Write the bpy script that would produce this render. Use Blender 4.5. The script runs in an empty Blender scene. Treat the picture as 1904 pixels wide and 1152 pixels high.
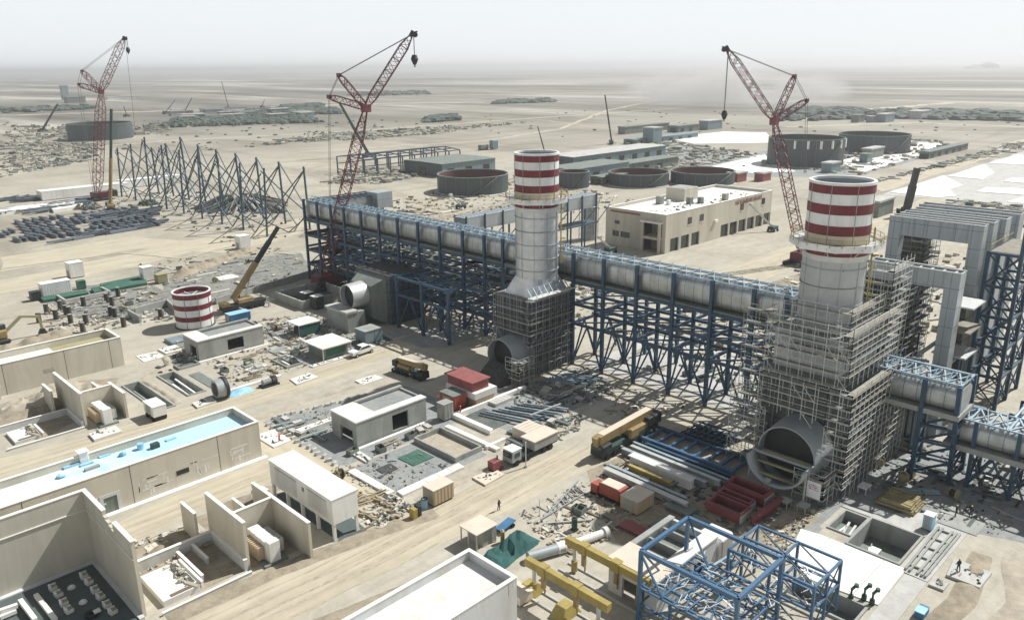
import bpy, math, random
from mathutils import Vector, Matrix
R = random.Random(11)
S = bpy.context.scene
COL = S.collection
RT = 1 / math.sqrt(2)
UP = Vector((0, 0, 1))
RIGHT = Vector((RT, -RT, 0))          # across the view, for the lean of the crane booms

# ---------------------------------------------------------------- materials
MT = {}
def _nt(name):
    m = bpy.data.materials.new(name); m.use_nodes = True
    nt = m.node_tree; b = nt.nodes['Principled BSDF']
    MT[name] = m
    return m, nt, b
def _pos(nt, scale):
    g = nt.nodes.new('ShaderNodeNewGeometry')
    mp = nt.nodes.new('ShaderNodeMapping'); mp.inputs['Scale'].default_value = scale
    nt.links.new(g.outputs['Position'], mp.inputs['Vector'])
    return mp.outputs['Vector']
def _noise(nt, vec, sc, det=4, rough=.6, dist=0.):
    n = nt.nodes.new('ShaderNodeTexNoise'); n.inputs['Scale'].default_value = sc
    n.inputs['Detail'].default_value = det; n.inputs['Roughness'].default_value = rough
    n.inputs['Distortion'].default_value = dist
    nt.links.new(vec, n.inputs['Vector'])
    return n.outputs['Fac']
def _ramp(nt, fac, stops):
    r = nt.nodes.new('ShaderNodeValToRGB'); e = r.color_ramp.elements
    while len(e) < len(stops): e.new(.5)
    for k, (p, c) in enumerate(stops):
        e[k].position = p; e[k].color = (c[0], c[1], c[2], 1)
    nt.links.new(fac, r.inputs['Fac'])
    return r.outputs['Color']
def _math(nt, op, a, b=None):
    m = nt.nodes.new('ShaderNodeMath'); m.operation = op
    for i, v in enumerate((a, b)):
        if v is None: continue
        if isinstance(v, (int, float)): m.inputs[i].default_value = v
        else: nt.links.new(v, m.inputs[i])
    return m.outputs[0]
def _mix(nt, fac, a, b, mode='MIX'):
    m = nt.nodes.new('ShaderNodeMix'); m.data_type = 'RGBA'; m.blend_type = mode
    for i, v in ((0, fac), (6, a), (7, b)):
        if isinstance(v, (int, float)): m.inputs[i].default_value = v
        elif isinstance(v, tuple): m.inputs[i].default_value = (v[0], v[1], v[2], 1)
        else: nt.links.new(v, m.inputs[i])
    return m.outputs[2]
def k(c, f): return tuple(min(1, x * f) for x in c[:3])
def mat(name, c, rough=.8, var=.18, sc=.6, metal=0., stretch=(1, 1, 1), bump=0., dirt=None, dirtsc=.25, seams=None):
    m, nt, b = _nt(name)
    v = _pos(nt, stretch)
    n1 = _noise(nt, v, sc, 5, .65)
    col = _ramp(nt, n1, [(.28, k(c, 1 - var)), (.5, c), (.74, k(c, 1 + var))])
    if dirt:
        n2 = _noise(nt, _pos(nt, (1, 1, .14)), dirtsc, 8, .72, .6)
        f = _ramp(nt, n2, [(.46, (0, 0, 0)), (.70, (.85, .85, .85))])
        col = _mix(nt, f, col, dirt)
    if seams:
        g = nt.nodes.new('ShaderNodeNewGeometry'); s = nt.nodes.new('ShaderNodeSeparateXYZ')
        nt.links.new(g.outputs['Position'], s.inputs[0])
        tot = None
        for ax, d, w in seams:
            fr = _math(nt, 'FRACT', _math(nt, 'DIVIDE', s.outputs[ax], d))
            l = _math(nt, 'LESS_THAN', fr, w / d)
            tot = l if tot is None else _math(nt, 'MAXIMUM', tot, l)
        col = _mix(nt, _math(nt, 'MULTIPLY', tot, .7), col, k(c, .22))
    nt.links.new(col, b.inputs['Base Color'])
    b.inputs['Roughness'].default_value = rough; b.inputs['Metallic'].default_value = metal
    if bump:
        bn = nt.nodes.new('ShaderNodeBump'); bn.inputs['Strength'].default_value = bump; bn.inputs['Distance'].default_value = .15
        nt.links.new(_noise(nt, _pos(nt, (1, 1, 1)), 2.5, 6, .7), bn.inputs['Height'])
        nt.links.new(bn.outputs[0], b.inputs['Normal'])
    return m
def island(name, cols, rough=.85):
    m, nt, b = _nt(name)
    g = nt.nodes.new('ShaderNodeNewGeometry')
    r = nt.nodes.new('ShaderNodeValToRGB'); r.color_ramp.interpolation = 'CONSTANT'
    e = r.color_ramp.elements
    while len(e) < len(cols): e.new(.5)
    for i, c in enumerate(cols):
        e[i].position = i / len(cols); e[i].color = (*c, 1)
    nt.links.new(g.outputs['Random Per Island'], r.inputs['Fac'])
    nt.links.new(r.outputs['Color'], b.inputs['Base Color']); b.inputs['Roughness'].default_value = rough
    return m
mat('beige', (.58, .545, .455), .85, .06, .25, dirt=(.40, .37, .30), dirtsc=.12)
mat('beige_dark', (0.386, 0.370, 0.325), .85, .1, .4)
mat('white_wall', (0.598, 0.610, 0.608), .8, .06, .4, dirt=(.45, .43, .37), dirtsc=.2)
mat('coping', (.82, .80, .75), .8, .05, .5)
mat('white', (.78, .78, .75), .6, .08, .5, dirt=(.55, .53, .48), dirtsc=.3)
mat('roof_white', (.72, .71, .67), .8, .08, .3, dirt=(.52, .50, .45), dirtsc=.2)
mat('liner', (.84, .83, .79), .6, .05, .2, dirt=(.66, .63, .55), dirtsc=.12, seams=[(0, 7, .10), (1, 7, .10)])
mat('concrete', (.35, .36, .335), .9, .14, .3, dirt=(.21, .22, .20), dirtsc=.25, bump=.2)
mat('concrete_light', (0.482, 0.480, 0.456), .9, .12, .3, dirt=(.34, .32, .27), dirtsc=.25, bump=.2)
mat('concrete_dark', (0.190, 0.220, 0.194), .9, .16, .35, dirt=(.12, .13, .13), dirtsc=.3, bump=.25)
mat('gravel', (.255, .27, .265), .95, .24, 1.2, dirt=(.34, .335, .30), dirtsc=.18, bump=.5)
mat('rubble_slope', (.20, .205, .19), .95, .5, .55, dirt=(.34, .32, .26), dirtsc=.15, bump=1.0)
mat('scaf_dull', (.30, .325, .33), .5, .2, .6, .2)
mat('gravel_dark', (0.095, 0.115, 0.108), .95, .3, 1.2, dirt=(.2, .2, .18), dirtsc=.2, bump=.5)
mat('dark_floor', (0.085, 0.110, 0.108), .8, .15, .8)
mat('olive_roof', (.33, .31, .18), .9, .15, .3)
mat('sand_pile', (0.405, 0.360, 0.282), .95, .2, .8, bump=.6)
mat('rut_dark', (.385, .345, .255), .95, .3, 1.0)
mat('rut_pale', (.40, .355, .26), .95, .3, 1.0)
mat('soil', (0.289, 0.250, 0.184), .95, .3, .8, dirt=(.42, .36, .27), bump=.7)
mat('cladding', (.44, .46, .455), .36, .30, .5, .6, seams=[(1, 1.9, .12)], dirt=(.36, .38, .37))
mat('stack_cladding', (.56, .58, .60), .38, .16, .55, .55, dirt=(.42, .45, .47), dirtsc=.3)
mat('stack_lower', (.47, .485, .485), .55, .12, .5, .1, dirt=(.38, .38, .37))
mat('duct_steel', (.40, .44, .46), .5, .07, .5, .25, seams=[(1, 2.6, .10), (2, 3.2, .10)], dirt=(.30, .33, .34))
mat('horn_steel', (.34, .37, .38), .55, .1, .5, .2)
mat('casing', (.085, .10, .10), .8, .3, .5, dirt=(.15, .16, .15), dirtsc=.5, seams=[(2, 2.0, .2)])
mat('net_dark', (.075, .08, .068), .95, .45, .7, dirt=(.17, .17, .145), dirtsc=.8, seams=[(2, 2.0, .25)])
mat('blue_steel', (.031, .074, .130), .5, .2, .5, .1, dirt=(.045, .08, .11), dirtsc=.4)
mat('blue_light', (.065, .145, .25), .45, .15, .5, .1)
mat('teal_steel', (.05, .085, .115), .6, .25, .5, .1)
mat('roof_truss', (.30, .40, .47), .5, .2, .5, .15)
mat('galv', (.56, .57, .55), .45, .12, .8, .35)
mat('scaf', (.56, .575, .55), .5, .2, .6, .2)
mat('plank', (.25, .232, .185), .9, .3, .8)
mat('plank_grey', (.25, .255, .235), .9, .3, .8)
mat('red_paint', (.14, .011, .018), .5, .1, .6, dirt=(.20, .03, .035), dirtsc=.35)
mat('white_paint', (.76, .77, .76), .5, .05, .5, dirt=(.55, .56, .55), dirtsc=.3)
mat('crane_red', (.12, .014, .024), .5, .2, .6)
mat('cable', (.16, .16, .16), .6, .1, 1)
mat('black', (.022, .028, .028), .6, .2, .8)
mat('dark_green', (.025, .06, .05), .6, .2, .8)
mat('pillar', (.045, .045, .042), .85, .3, .8, dirt=(.16, .15, .12), dirtsc=.5)
mat('yellow', (.37, .29, .085), .55, .2, .6, dirt=(.26, .19, .06), dirtsc=.5)
mat('crane_yellow', (.31, .225, .10), .55, .25, .7, dirt=(.22, .14, .06), dirtsc=.5)
mat('boom_top', (.62, .54, .42), .6, .1, .5)
mat('orange', (.34, .085, .055), .6, .2, .7, dirt=(.36, .09, .06), dirtsc=.6)
mat('rust_red', (.27, .085, .08), .7, .2, .6, dirt=(.24, .09, .07), dirtsc=.4)
mat('red_steel', (.215, .055, .06), .55, .2, .6, dirt=(.24, .10, .10), dirtsc=.5)
mat('tan', (.46, .37, .25), .8, .12, .5)
mat('tan_top', (.62, .55, .45), .85, .08, .5)
mat('tank', (.055, .075, .078), .6, .10, .1, dirt=(.075, .095, .097), dirtsc=.05)
mat('tank_red', (.125, .06, .055), .8, .15, .1)
mat('mesh_dark', (.06, .065, .06), .9, .5, 1.5)
mat('shed_blue', (.20, .26, .28), .75, .12, .2, seams=[(0, 3, .2)])
mat('glass', (.035, .05, .055), .15, .3, .5)
mat('green_net', (.035, .12, .085), .9, .3, .5, dirt=(.10, .16, .12), dirtsc=.3)
mat('teal_net', (.028, .095, .088), .9, .3, .8)
mat('tarp_blue', (.30, .54, .70), .6, .2, .8)
mat('deep_blue', (.05, .16, .30), .6, .2, .8)
mat('tyre', (.018, .018, .018), .9, .2, 1)
mat('skin', (.28, .16, .10), .7, .05, 4)
mat('coverall_dark', (.03, .035, .05), .9, .2, 2)
mat('coverall_red', (.45, .03, .04), .9, .2, 2)
mat('hat_yellow', (.7, .5, .05), .5, .05, 4)
mat('bush', (.055, .085, .07), .95, .4, .12)
mat('sign_white', (.75, .75, .76), .6, .04, 2)
mat('sign_ink', (.30, .05, .09), .7, .1, 2)
mat('wood', (.30, .25, .13), .9, .35, .9)
island('debris', [(.40, .385, .33), (.14, .145, .135), (.52, .49, .41), (.30, .26, .18), (.08, .085, .08), (.46, .42, .33), (.22, .225, .21), (.17, .12, .085), (.58, .56, .50), (.33, .29, .21), (.36, .335, .26)])
island('debris_dark', [(.06, .07, .065), (.10, .115, .11), (.22, .23, .21), (.04, .05, .048), (.15, .165, .155), (.40, .40, .36), (.28, .25, .18)])
island('far_mix', [(.14, .155, .14), (.18, .195, .175), (.24, .24, .21), (.11, .125, .11), (.34, .33, .28), (.28, .265, .21), (.44, .42, .36), (.33, .30, .23)])
island('bush_mix', [(.05, .08, .065), (.07, .095, .08), (.04, .06, .05), (.09, .11, .085)])
island('yard_mix', [(.10, .125, .14), (.06, .075, .09), (.18, .21, .24), (.24, .27, .30), (.05, .06, .07), (.08, .10, .12)])

def roof_blue():
    m, nt, b = _nt('blue_membrane')
    g = nt.nodes.new('ShaderNodeNewGeometry'); s = nt.nodes.new('ShaderNodeSeparateXYZ')
    nt.links.new(g.outputs['Position'], s.inputs[0])
    n = _noise(nt, _pos(nt, (1, 1, 1)), .22, 5, .6, .8)
    x = _math(nt, 'ADD', _math(nt, 'MULTIPLY', s.outputs[0], 1 / 34), _math(nt, 'MULTIPLY', _math(nt, 'SUBTRACT', n, .5), 1.1))
    c = _ramp(nt, x, [(.5, (.74, .74, .70)), (.75, (.64, .73, .76)), (.95, (.50, .68, .76)), (1.0, (.45, .65, .75))])
    nt.links.new(c, b.inputs['Base Color']); b.inputs['Roughness'].default_value = .6
roof_blue()

def ground_mat():
    m, nt, b = _nt('desert_sand')
    big = _noise(nt, _pos(nt, (1, 1, 1)), .0035, 6, .6, .5)
    mid = _noise(nt, _pos(nt, (1, 1, 1)), .028, 6, .65, .4)
    fine = _noise(nt, _pos(nt, (1, 1, 1)), .35, 8, .75)
    streak = _noise(nt, _pos(nt, (.05, .6, 1)), .55, 4, .6, .3)
    drift = _noise(nt, _pos(nt, (.004, .0007, 1)), 1.0, 7, .62, .35)
    c = _ramp(nt, mid, [(.3, (0.346, 0.319, 0.249)), (.5, (0.457, 0.428, 0.350)), (.7, (0.539, 0.507, 0.426))])
    c = _mix(nt, .68, c, _ramp(nt, fine, [(.3, (0.275, 0.250, 0.200)), (.55, (0.473, 0.439, 0.360)), (.8, (0.580, 0.554, 0.478))]))
    c = _mix(nt, .25, c, _ramp(nt, streak, [(.35, (0.295, 0.272, 0.211)), (.65, (0.539, 0.507, 0.426))]))
    c = _mix(nt, _ramp(nt, big, [(.45, (0, 0, 0)), (.62, (0.611, 0.627, 0.665))]), c, (0.335, 0.308, 0.244))
    # out on the plain the gravel desert is darker and browner, with pale wadis
    g = nt.nodes.new('ShaderNodeNewGeometry'); vl = nt.nodes.new('ShaderNodeVectorMath'); vl.operation = 'LENGTH'
    nt.links.new(g.outputs['Position'], vl.inputs[0])
    dd = _math(nt, 'ADD', vl.outputs['Value'], _math(nt, 'MULTIPLY', _math(nt, 'SUBTRACT', big, .5), 900))
    mr = nt.nodes.new('ShaderNodeMapRange'); mr.inputs[1].default_value = 420; mr.inputs[2].default_value = 1250
    nt.links.new(dd, mr.inputs[0])
    far = _ramp(nt, drift, [(.36, (0.076, 0.076, 0.062)), (.45, (0.153, 0.146, 0.122)), (.54, (0.244, 0.230, 0.195)), (.62, (0.479, 0.460, 0.399))])
    c = _mix(nt, _math(nt, 'MULTIPLY', mr.outputs[0], .93), c, far)
    # wind-blown darker streaks from the middle distance on
    s2 = _noise(nt, _pos(nt, (.016, .0034, 1)), 1.0, 8, .68, .5); s3 = _noise(nt, _pos(nt, (.004, .05, 1)), 1.0, 5, .6, .3)
    m2 = nt.nodes.new('ShaderNodeMapRange'); m2.inputs[1].default_value = 150; m2.inputs[2].default_value = 330; m2.inputs[4].default_value = .85
    nt.links.new(vl.outputs['Value'], m2.inputs[0])
    c = _mix(nt, m2.outputs[0], c, _ramp(nt, s2, [(.36, (.56, .55, .52)), (.47, (.88, .87, .85)), (.58, (1.0, 1.0, 1.0))]), 'MULTIPLY')
    c = _mix(nt, _math(nt, 'MULTIPLY', m2.outputs[0], .5), c, _ramp(nt, s3, [(.38, (.66, .65, .62)), (.5, (1, 1, 1))]), 'MULTIPLY')
    nt.links.new(c, b.inputs['Base Color']); b.inputs['Roughness'].default_value = .95
    bn = nt.nodes.new('ShaderNodeBump'); bn.inputs['Strength'].default_value = .5; bn.inputs['Distance'].default_value = .25
    nt.links.new(_noise(nt, _pos(nt, (1, 1, 1)), .9, 8, .75), bn.inputs['Height']); nt.links.new(bn.outputs[0], b.inputs['Normal'])
ground_mat()
def road_mat(name, a, c2, ax):
    m, nt, b = _nt(name)
    sc = (.02, .9, 1) if ax == 0 else (.9, .02, 1)
    t = _noise(nt, _pos(nt, sc), 1.0, 4, .6, .15)
    f = _noise(nt, _pos(nt, (1, 1, 1)), .16, 7, .7, .4)
    c = _ramp(nt, t, [(.33, k(a, .8)), (.5, a), (.66, c2)])
    c = _mix(nt, .5, c, _ramp(nt, f, [(.3, k(a, .72)), (.5, a), (.7, c2)]))
    nt.links.new(c, b.inputs['Base Color']); b.inputs['Roughness'].default_value = .95
road_mat('road_sand', (.455, .407, .305), (.56, .51, .395), 0)
road_mat('road_sand_cross', (.46, .41, .30), (.56, .503, .38), 1)

# ---------------------------------------------------------------- geometry helpers
ORG = {}
class MB:
    def __init__(s): s.v = []; s.f = []
    def add(s, vs, fs):
        o = len(s.v); s.v += [tuple(p) for p in vs]; s.f += [tuple(i + o for i in f) for f in fs]; return s
    def box(s, x0, y0, z0, x1, y1, z1):
        return s.add([(x0, y0, z0), (x1, y0, z0), (x1, y1, z0), (x0, y1, z0), (x0, y0, z1), (x1, y0, z1), (x1, y1, z1), (x0, y1, z1)],
                     [(0, 3, 2, 1), (4, 5, 6, 7), (0, 1, 5, 4), (1, 2, 6, 5), (2, 3, 7, 6), (3, 0, 4, 7)])
    def bar(s, p, q, w, h=None):
        p, q = Vector(p), Vector(q); d = q - p
        if d.length < 1e-4: return s
        d.normalize(); h = h or w
        a = d.cross(UP)
        a = Vector((1, 0, 0)) if a.length < 1e-3 else a.normalized()
        b = a.cross(d); a = a * w / 2; b = b * h / 2
        vs = [p - a - b, p + a - b, p + a + b, p - a + b, q - a - b, q + a - b, q + a + b, q - a + b]
        return s.add(vs, [(0, 1, 2, 3), (7, 6, 5, 4), (0, 4, 5, 1), (1, 5, 6, 2), (2, 6, 7, 3), (3, 7, 4, 0)])
    def tube(s, p, q, r, n=10, r2=None, cap=True):
        p, q = Vector(p), Vector(q); d = (q - p).normalized(); r2 = r if r2 is None else r2
        a = d.cross(UP); a = Vector((1, 0, 0)) if a.length < 1e-3 else a.normalized(); b = d.cross(a)
        vs = []
        for c, rr in ((p, r), (q, r2)):
            for i in range(n):
                t = 2 * math.pi * i / n; vs.append(c + (a * math.cos(t) + b * math.sin(t)) * rr)
        fs = [(i, (i + 1) % n, n + (i + 1) % n, n + i) for i in range(n)]
        if cap: fs += [tuple(range(n - 1, -1, -1)), tuple(range(n, 2 * n))]
        return s.add(vs, fs)
    def ring(s, cx, cy, z0, z1, ro, ri, n=48, ro2=None, ph=0.):
        ro2 = ro if ro2 is None else ro2; vs = []
        for (r, z) in ((ro, z0), (ro2, z1), (ri, z1), (ri, z0)):
            for i in range(n):
                t = ph + 2 * math.pi * i / n; vs.append((cx + r * math.cos(t), cy + r * math.sin(t), z))
        fs = []
        for j in range(4):
            for i in range(n):
                i2 = (i + 1) % n; j2 = (j + 1) % 4
                fs.append((j * n + i, j * n + i2, j2 * n + i2, j2 * n + i))
        return s.add(vs, fs)
    def prism(s, poly, z0, z1):
        n = len(poly)
        a = sum(poly[i][0] * poly[(i + 1) % n][1] - poly[(i + 1) % n][0] * poly[i][1] for i in range(n))
        if a < 0: poly = poly[::-1]
        vs = [(x, y, z0) for x, y in poly] + [(x, y, z1) for x, y in poly]
        return s.add(vs, [tuple(range(n - 1, -1, -1)), tuple(range(n, 2 * n))] + [(i, (i + 1) % n, n + (i + 1) % n, n + i) for i in range(n)])
    def hull(s, lo, hi):
        n = len(lo)
        return s.add(list(lo) + list(hi), [tuple(range(n - 1, -1, -1)), tuple(range(n, 2 * n))] + [(i, (i + 1) % n, n + (i + 1) % n, n + i) for i in range(n)])
    def blob(s, c, rx, ry, rz, seed=0, j=.25):
        rr = random.Random(seed); n = 7; vs = [(c[0], c[1], c[2] + rz)]
        for zi, f in ((.6, .75), (.0, 1.), (-.5, .8)):
            for i in range(n):
                t = 2 * math.pi * i / n; q = 1 + rr.uniform(-j, j)
                vs.append((c[0] + rx * f * q * math.cos(t), c[1] + ry * f * q * math.sin(t), c[2] + rz * zi * q))
        fs = [(0, 1 + i, 1 + (i + 1) % n) for i in range(n)]
        for r in range(2):
            for i in range(n):
                fs.append((1 + r * n + i, 1 + (r + 1) * n + i, 1 + (r + 1) * n + (i + 1) % n, 1 + r * n + (i + 1) % n))
        return s.add(vs, fs)
    def build(s, name, m, parent=None, smooth=False, bevel=0., label=None):
        me = bpy.data.meshes.new(name)
        off = ORG.get(parent.name, Vector()) if parent else Vector()
        me.from_pydata([(x - off[0], y - off[1], z - off[2]) for x, y, z in s.v], [], s.f)
        me.materials.append(MT[m])
        if smooth:
            me.polygons.foreach_set('use_smooth', [True] * len(me.polygons))
            me.set_sharp_from_angle(angle=math.radians(35))
        me.update()
        o = bpy.data.objects.new(name, me); COL.objects.link(o)
        if parent: o.parent = parent
        ORG[o.name] = off
        if bevel:
            b = o.modifiers.new('bevel', 'BEVEL'); b.width = bevel; b.segments = 1; b.limit_method = 'ANGLE'
        if label: o['label'] = label
        return o
def tag(o, label, cat, group=None, kind=None):
    if label: o['label'] = label
    if cat: o['category'] = cat
    if group: o['group'] = group
    if kind: o['kind'] = kind
    return o
def thing(name, label, cat, loc, group=None, rot=0., local=False):
    o = bpy.data.objects.new(name, None); COL.objects.link(o); o.empty_display_size = .5
    o.location = loc; o.rotation_euler = (0, 0, rot)
    ORG[o.name] = Vector() if local else Vector(loc)
    return tag(o, label, cat, group)
def dup(root, loc, rot=None, label=None):
    c = root.copy(); COL.objects.link(c); c.location = loc
    if rot is not None: c.rotation_euler = (0, 0, rot)
    if label: c['label'] = label
    for ch in list(root.children):
        d = ch.copy(); COL.objects.link(d); d.parent = c
        for g in list(ch.children):
            e = g.copy(); COL.objects.link(e); e.parent = d
    return c
def structure(name, mb, m, smooth=False): return tag(mb.build(name, m, None, smooth), None, None, None, 'structure')
def stuff(name, mb, m, label, cat='debris'): return tag(mb.build(name, m), label, cat, None, 'stuff')
def many(name, segs, w, m, parent, h=None):
    "each bar a part of its own; past a hundred the rest is one part"
    segs = list(segs)
    for p, q in segs[:100]: MB().bar(p, q, w, h).build(name, m, parent)
    if len(segs) > 100:
        r = MB()
        for p, q in segs[100:]: r.bar(p, q, w, h)
        r.build(name, m, parent)['kind'] = 'stuff'
def near(segs): return sorted(segs, key=lambda s: (Vector(s[0]) + Vector(s[1])).length_squared)
def extrude_y(prof, y0, y1):
    m = MB(); n = len(prof); a = sum(prof[i][0] * prof[(i + 1) % n][1] - prof[(i + 1) % n][0] * prof[i][1] for i in range(n))
    if a > 0: prof = prof[::-1]
    return m.add([(x, y0, z) for x, z in prof] + [(x, y1, z) for x, z in prof], [tuple(range(n - 1, -1, -1)), tuple(range(n, 2 * n))] + [(i, (i + 1) % n, n + (i + 1) % n, n + i) for i in range(n)])
def duct_prof(x0, x1, z0, z1, n=20, e=.62):
    "rounded rectangle"
    sg = lambda v: (abs(v) ** e) * (1 if v >= 0 else -1)
    return [((x0 + x1) / 2 + (x1 - x0) / 2 * sg(math.cos(2 * math.pi * (i + .5) / n)), (z0 + z1) / 2 + (z1 - z0) / 2 * sg(math.sin(2 * math.pi * (i + .5) / n))) for i in range(n)]
def berm(pts, w, h, seed=1):
    "low irregular ridge of sand along a line, tapering to nothing at its edges"
    from mathutils import noise
    m = MB(); path = [Vector(p) for p in pts]; rows = []
    for a, b in zip(path, path[1:]):
        n = max(2, int((b - a).length / .8)); t = (b - a).normalized(); nn = Vector((-t.y, t.x))
        for i in range(n + (b is path[-1])):
            rows.append((a + (b - a) * (i / n), nn))
    nc = max(5, int(w / .55)); L = len(rows)
    for i, (c, nn) in enumerate(rows):
        e = min(1, i / 3, (L - 1 - i) / 3)
        for j in range(nc + 1):
            u = j / nc * 2 - 1; wv = .65 + .35 * noise.noise(Vector((c.x * .15, c.y * .15, seed))); q = c + nn * u * w / 2 * (.7 + .5 * wv)
            z = h * (1 - u * u) * e * (.55 + 1.1 * noise.fractal(Vector((q.x * .35, q.y * .35, seed * 3.7)), 1.0, 2.0, 4) + .35)
            m.v.append((q.x, q.y, max(z, 0) * (0 if j in (0, nc) else 1) + (-.05 if j in (0, nc) else .03)))
    for i in range(L - 1):
        for j in range(nc):
            k_ = i * (nc + 1) + j; m.f.append((k_, k_ + 1, k_ + nc + 2, k_ + nc + 1))
    return m
def rough_sheet(poly, z, step=6., amp=1.2, seed=3):
    rr = random.Random(seed); out = []
    for i in range(len(poly)):
        a, b = Vector(poly[i]), Vector(poly[(i + 1) % len(poly)]); n = max(1, int((b - a).length / step))
        t = (b - a).normalized(); nn = Vector((-t.y, t.x))
        for j in range(n):
            q = a + (b - a) * (j / n) + nn * (rr.uniform(-amp, amp) if j else 0); out.append((q.x, q.y))
    m = MB(); m.add([(x, y, z) for x, y in out], [tuple(range(len(out)))])
    ar = sum(out[i][0] * out[(i + 1) % len(out)][1] - out[(i + 1) % len(out)][0] * out[i][1] for i in range(len(out)))
    if ar < 0: m.f = [m.f[0][::-1]]
    return m
def quadpt(q, u, v):
    a, b, c, d = [Vector(p[:2]) for p in q]
    return a * (1 - u) * (1 - v) + b * u * (1 - v) + c * u * v + d * (1 - u) * v
def scatter(mb, quad, n, smin, smax, hmin, hmax, seed=1, z=0., flat=.5, align=True):
    rr = random.Random(seed)
    for i in range(int(n * 1.7)):
        p = quadpt(quad, rr.random(), rr.random()); s = smin * .7 + (smax * 1.15 - smin * .7) * rr.random() ** 2.6; l = s * rr.choice((1, 1, 1.3, 1.6, 2.2, 4, 7))
        a = rr.choice((0, math.pi / 2, rr.uniform(0, 3.1), rr.uniform(0, 3.1))) if align else rr.uniform(0, 3.1)
        h = min(s * 1.2, rr.uniform(hmin, hmax)) * (1 if l < 2.4 * s else .4); c, sn = math.cos(a) * l / 2, math.sin(a) * l / 2
        mb.bar((p.x - c, p.y - sn, z + h / 2), (p.x + c, p.y + sn, z + h / 2 + rr.uniform(0, .1)), s, h)
    return mb
# ---------------------------------------------------------------- camera, light, air
cam = bpy.data.cameras.new('camera'); co = bpy.data.objects.new('camera', cam); COL.objects.link(co); S.camera = co
pit = math.atan2(452, 1475.); rl = math.radians(.6)
sp, cp, cs, sn = math.sin(pit), math.cos(pit), math.cos(rl), math.sin(rl)
W3 = lambda fw, r, up: Vector(((fw + r) * RT, (fw - r) * RT, up))
rv = W3(-sn * sp, cs, -sn * cp); uv = -W3(-cs * sp, -sn, -cs * cp); fv = W3(cp, 0, -sp)
co.matrix_world = Matrix(((rv.x, uv.x, -fv.x, 0), (rv.y, uv.y, -fv.y, 0), (rv.z, uv.z, -fv.z, 60), (0, 0, 0, 1)))
cam.sensor_width = 36; cam.lens = 36 * 1475 / 1904; cam.clip_start = .5; cam.clip_end = 60000
SUN = Vector((.85, -.2, 1)).normalized()
sl = bpy.data.lights.new('sun', 'SUN'); so = bpy.data.objects.new('sun', sl); COL.objects.link(so)
sl.energy = 4.9; sl.angle = math.radians(.6); sl.color = (1, .982, .945)
so.rotation_euler = (-SUN).to_track_quat('-Z', 'Y').to_euler(); so.location = (100, 60, 150)
w = bpy.data.worlds.new('World'); S.world = w; w.use_nodes = True
nt = w.node_tree; bg = nt.nodes['Background']; sky = nt.nodes.new('ShaderNodeTexSky'); sky.sky_type = 'NISHITA'
sky.sun_disc = False; sky.sun_elevation = math.asin(SUN.z); sky.sun_rotation = math.atan2(SUN.x, SUN.y)
sky.altitude = 100; sky.air_density = 1.0; sky.dust_density = 1.2; sky.ozone_density = 1.0
hs = nt.nodes.new('ShaderNodeHueSaturation'); hs.inputs['Saturation'].default_value = .55; nt.links.new(sky.outputs[0], hs.inputs['Color'])
tc = nt.nodes.new('ShaderNodeTexCoord'); sx = nt.nodes.new('ShaderNodeSeparateXYZ'); nt.links.new(tc.outputs['Generated'], sx.inputs[0])
mr = nt.nodes.new('ShaderNodeMapRange'); mr.interpolation_type = 'SMOOTHSTEP'; mr.inputs[1].default_value = .10; mr.inputs[2].default_value = .50; mr.inputs[3].default_value = .92; mr.inputs[4].default_value = .12
nt.links.new(sx.outputs[2], mr.inputs[0])
nt.links.new(_mix(nt, mr.outputs[0], hs.outputs[0], (17.2, 18.0, 18.4)), bg.inputs[0]); bg.inputs[1].default_value = .047   # milky band of dust low in the sky
S.view_settings.view_transform = 'Standard'; S.view_settings.look = 'None'; S.view_settings.exposure = 0.24; S.view_settings.gamma = 1
S.render.engine = 'CYCLES'; S.cycles.use_denoising = True; S.cycles.max_bounces = 6; S.cycles.diffuse_bounces = 3
S.cycles.transparent_max_bounces = 8; S.cycles.volume_bounces = 0; S.cycles.caustics_reflective = False; S.cycles.caustics_refractive = False

def volume(name, mb, dens, col, aniso, noise=None):
    m = bpy.data.materials.new(name); m.use_nodes = True; t = m.node_tree
    t.nodes.remove(t.nodes['Principled BSDF']); pv = t.nodes.new('ShaderNodeVolumePrincipled')
    pv.inputs['Color'].default_value = (*col, 1); pv.inputs['Density'].default_value = dens; pv.inputs['Anisotropy'].default_value = aniso
    t.links.new(pv.outputs[0], t.nodes['Material Output'].inputs['Volume']); MT[name] = m
    return m, t, pv
volume('haze_air', None, .00017, (.96, .965, .965), .35)
FAR = 30000
tag(MB().box(-400, -400, -1, FAR - 200, FAR - 200, 100).build('haze', 'haze_air'), 'pale dusty air lying over the whole desert plain', 'haze', None, 'stuff')
HOLES = [(94.2, 26.4, 102.6, 33.0), (96.4, 33.3, 102.2, 36.4), (79.0, 25.9, 83.2, 34.2), (48.8, 141.4, 52.0, 158.6), (55.8, 144.2, 59.2, 158.8)]
gx = sorted({-380, FAR - 300} | {h[0] for h in HOLES} | {h[2] for h in HOLES} | {30, 110, 300, 1000}); gy = sorted({-380, FAR - 300} | {h[1] for h in HOLES} | {h[3] for h in HOLES} | {0, 60, 200, 500, 1500})
gm = MB(); gm.v = [(x, y, 0) for x in gx for y in gy]
for i in range(len(gx) - 1):
    for j in range(len(gy) - 1):
        cx_, cy_ = (gx[i] + gx[i + 1]) / 2, (gy[j] + gy[j + 1]) / 2
        if any(h[0] < cx_ < h[2] and h[1] < cy_ < h[3] for h in HOLES): continue
        n_ = len(gy); gm.f.append((i * n_ + j, (i + 1) * n_ + j, (i + 1) * n_ + j + 1, i * n_ + j + 1))
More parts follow.
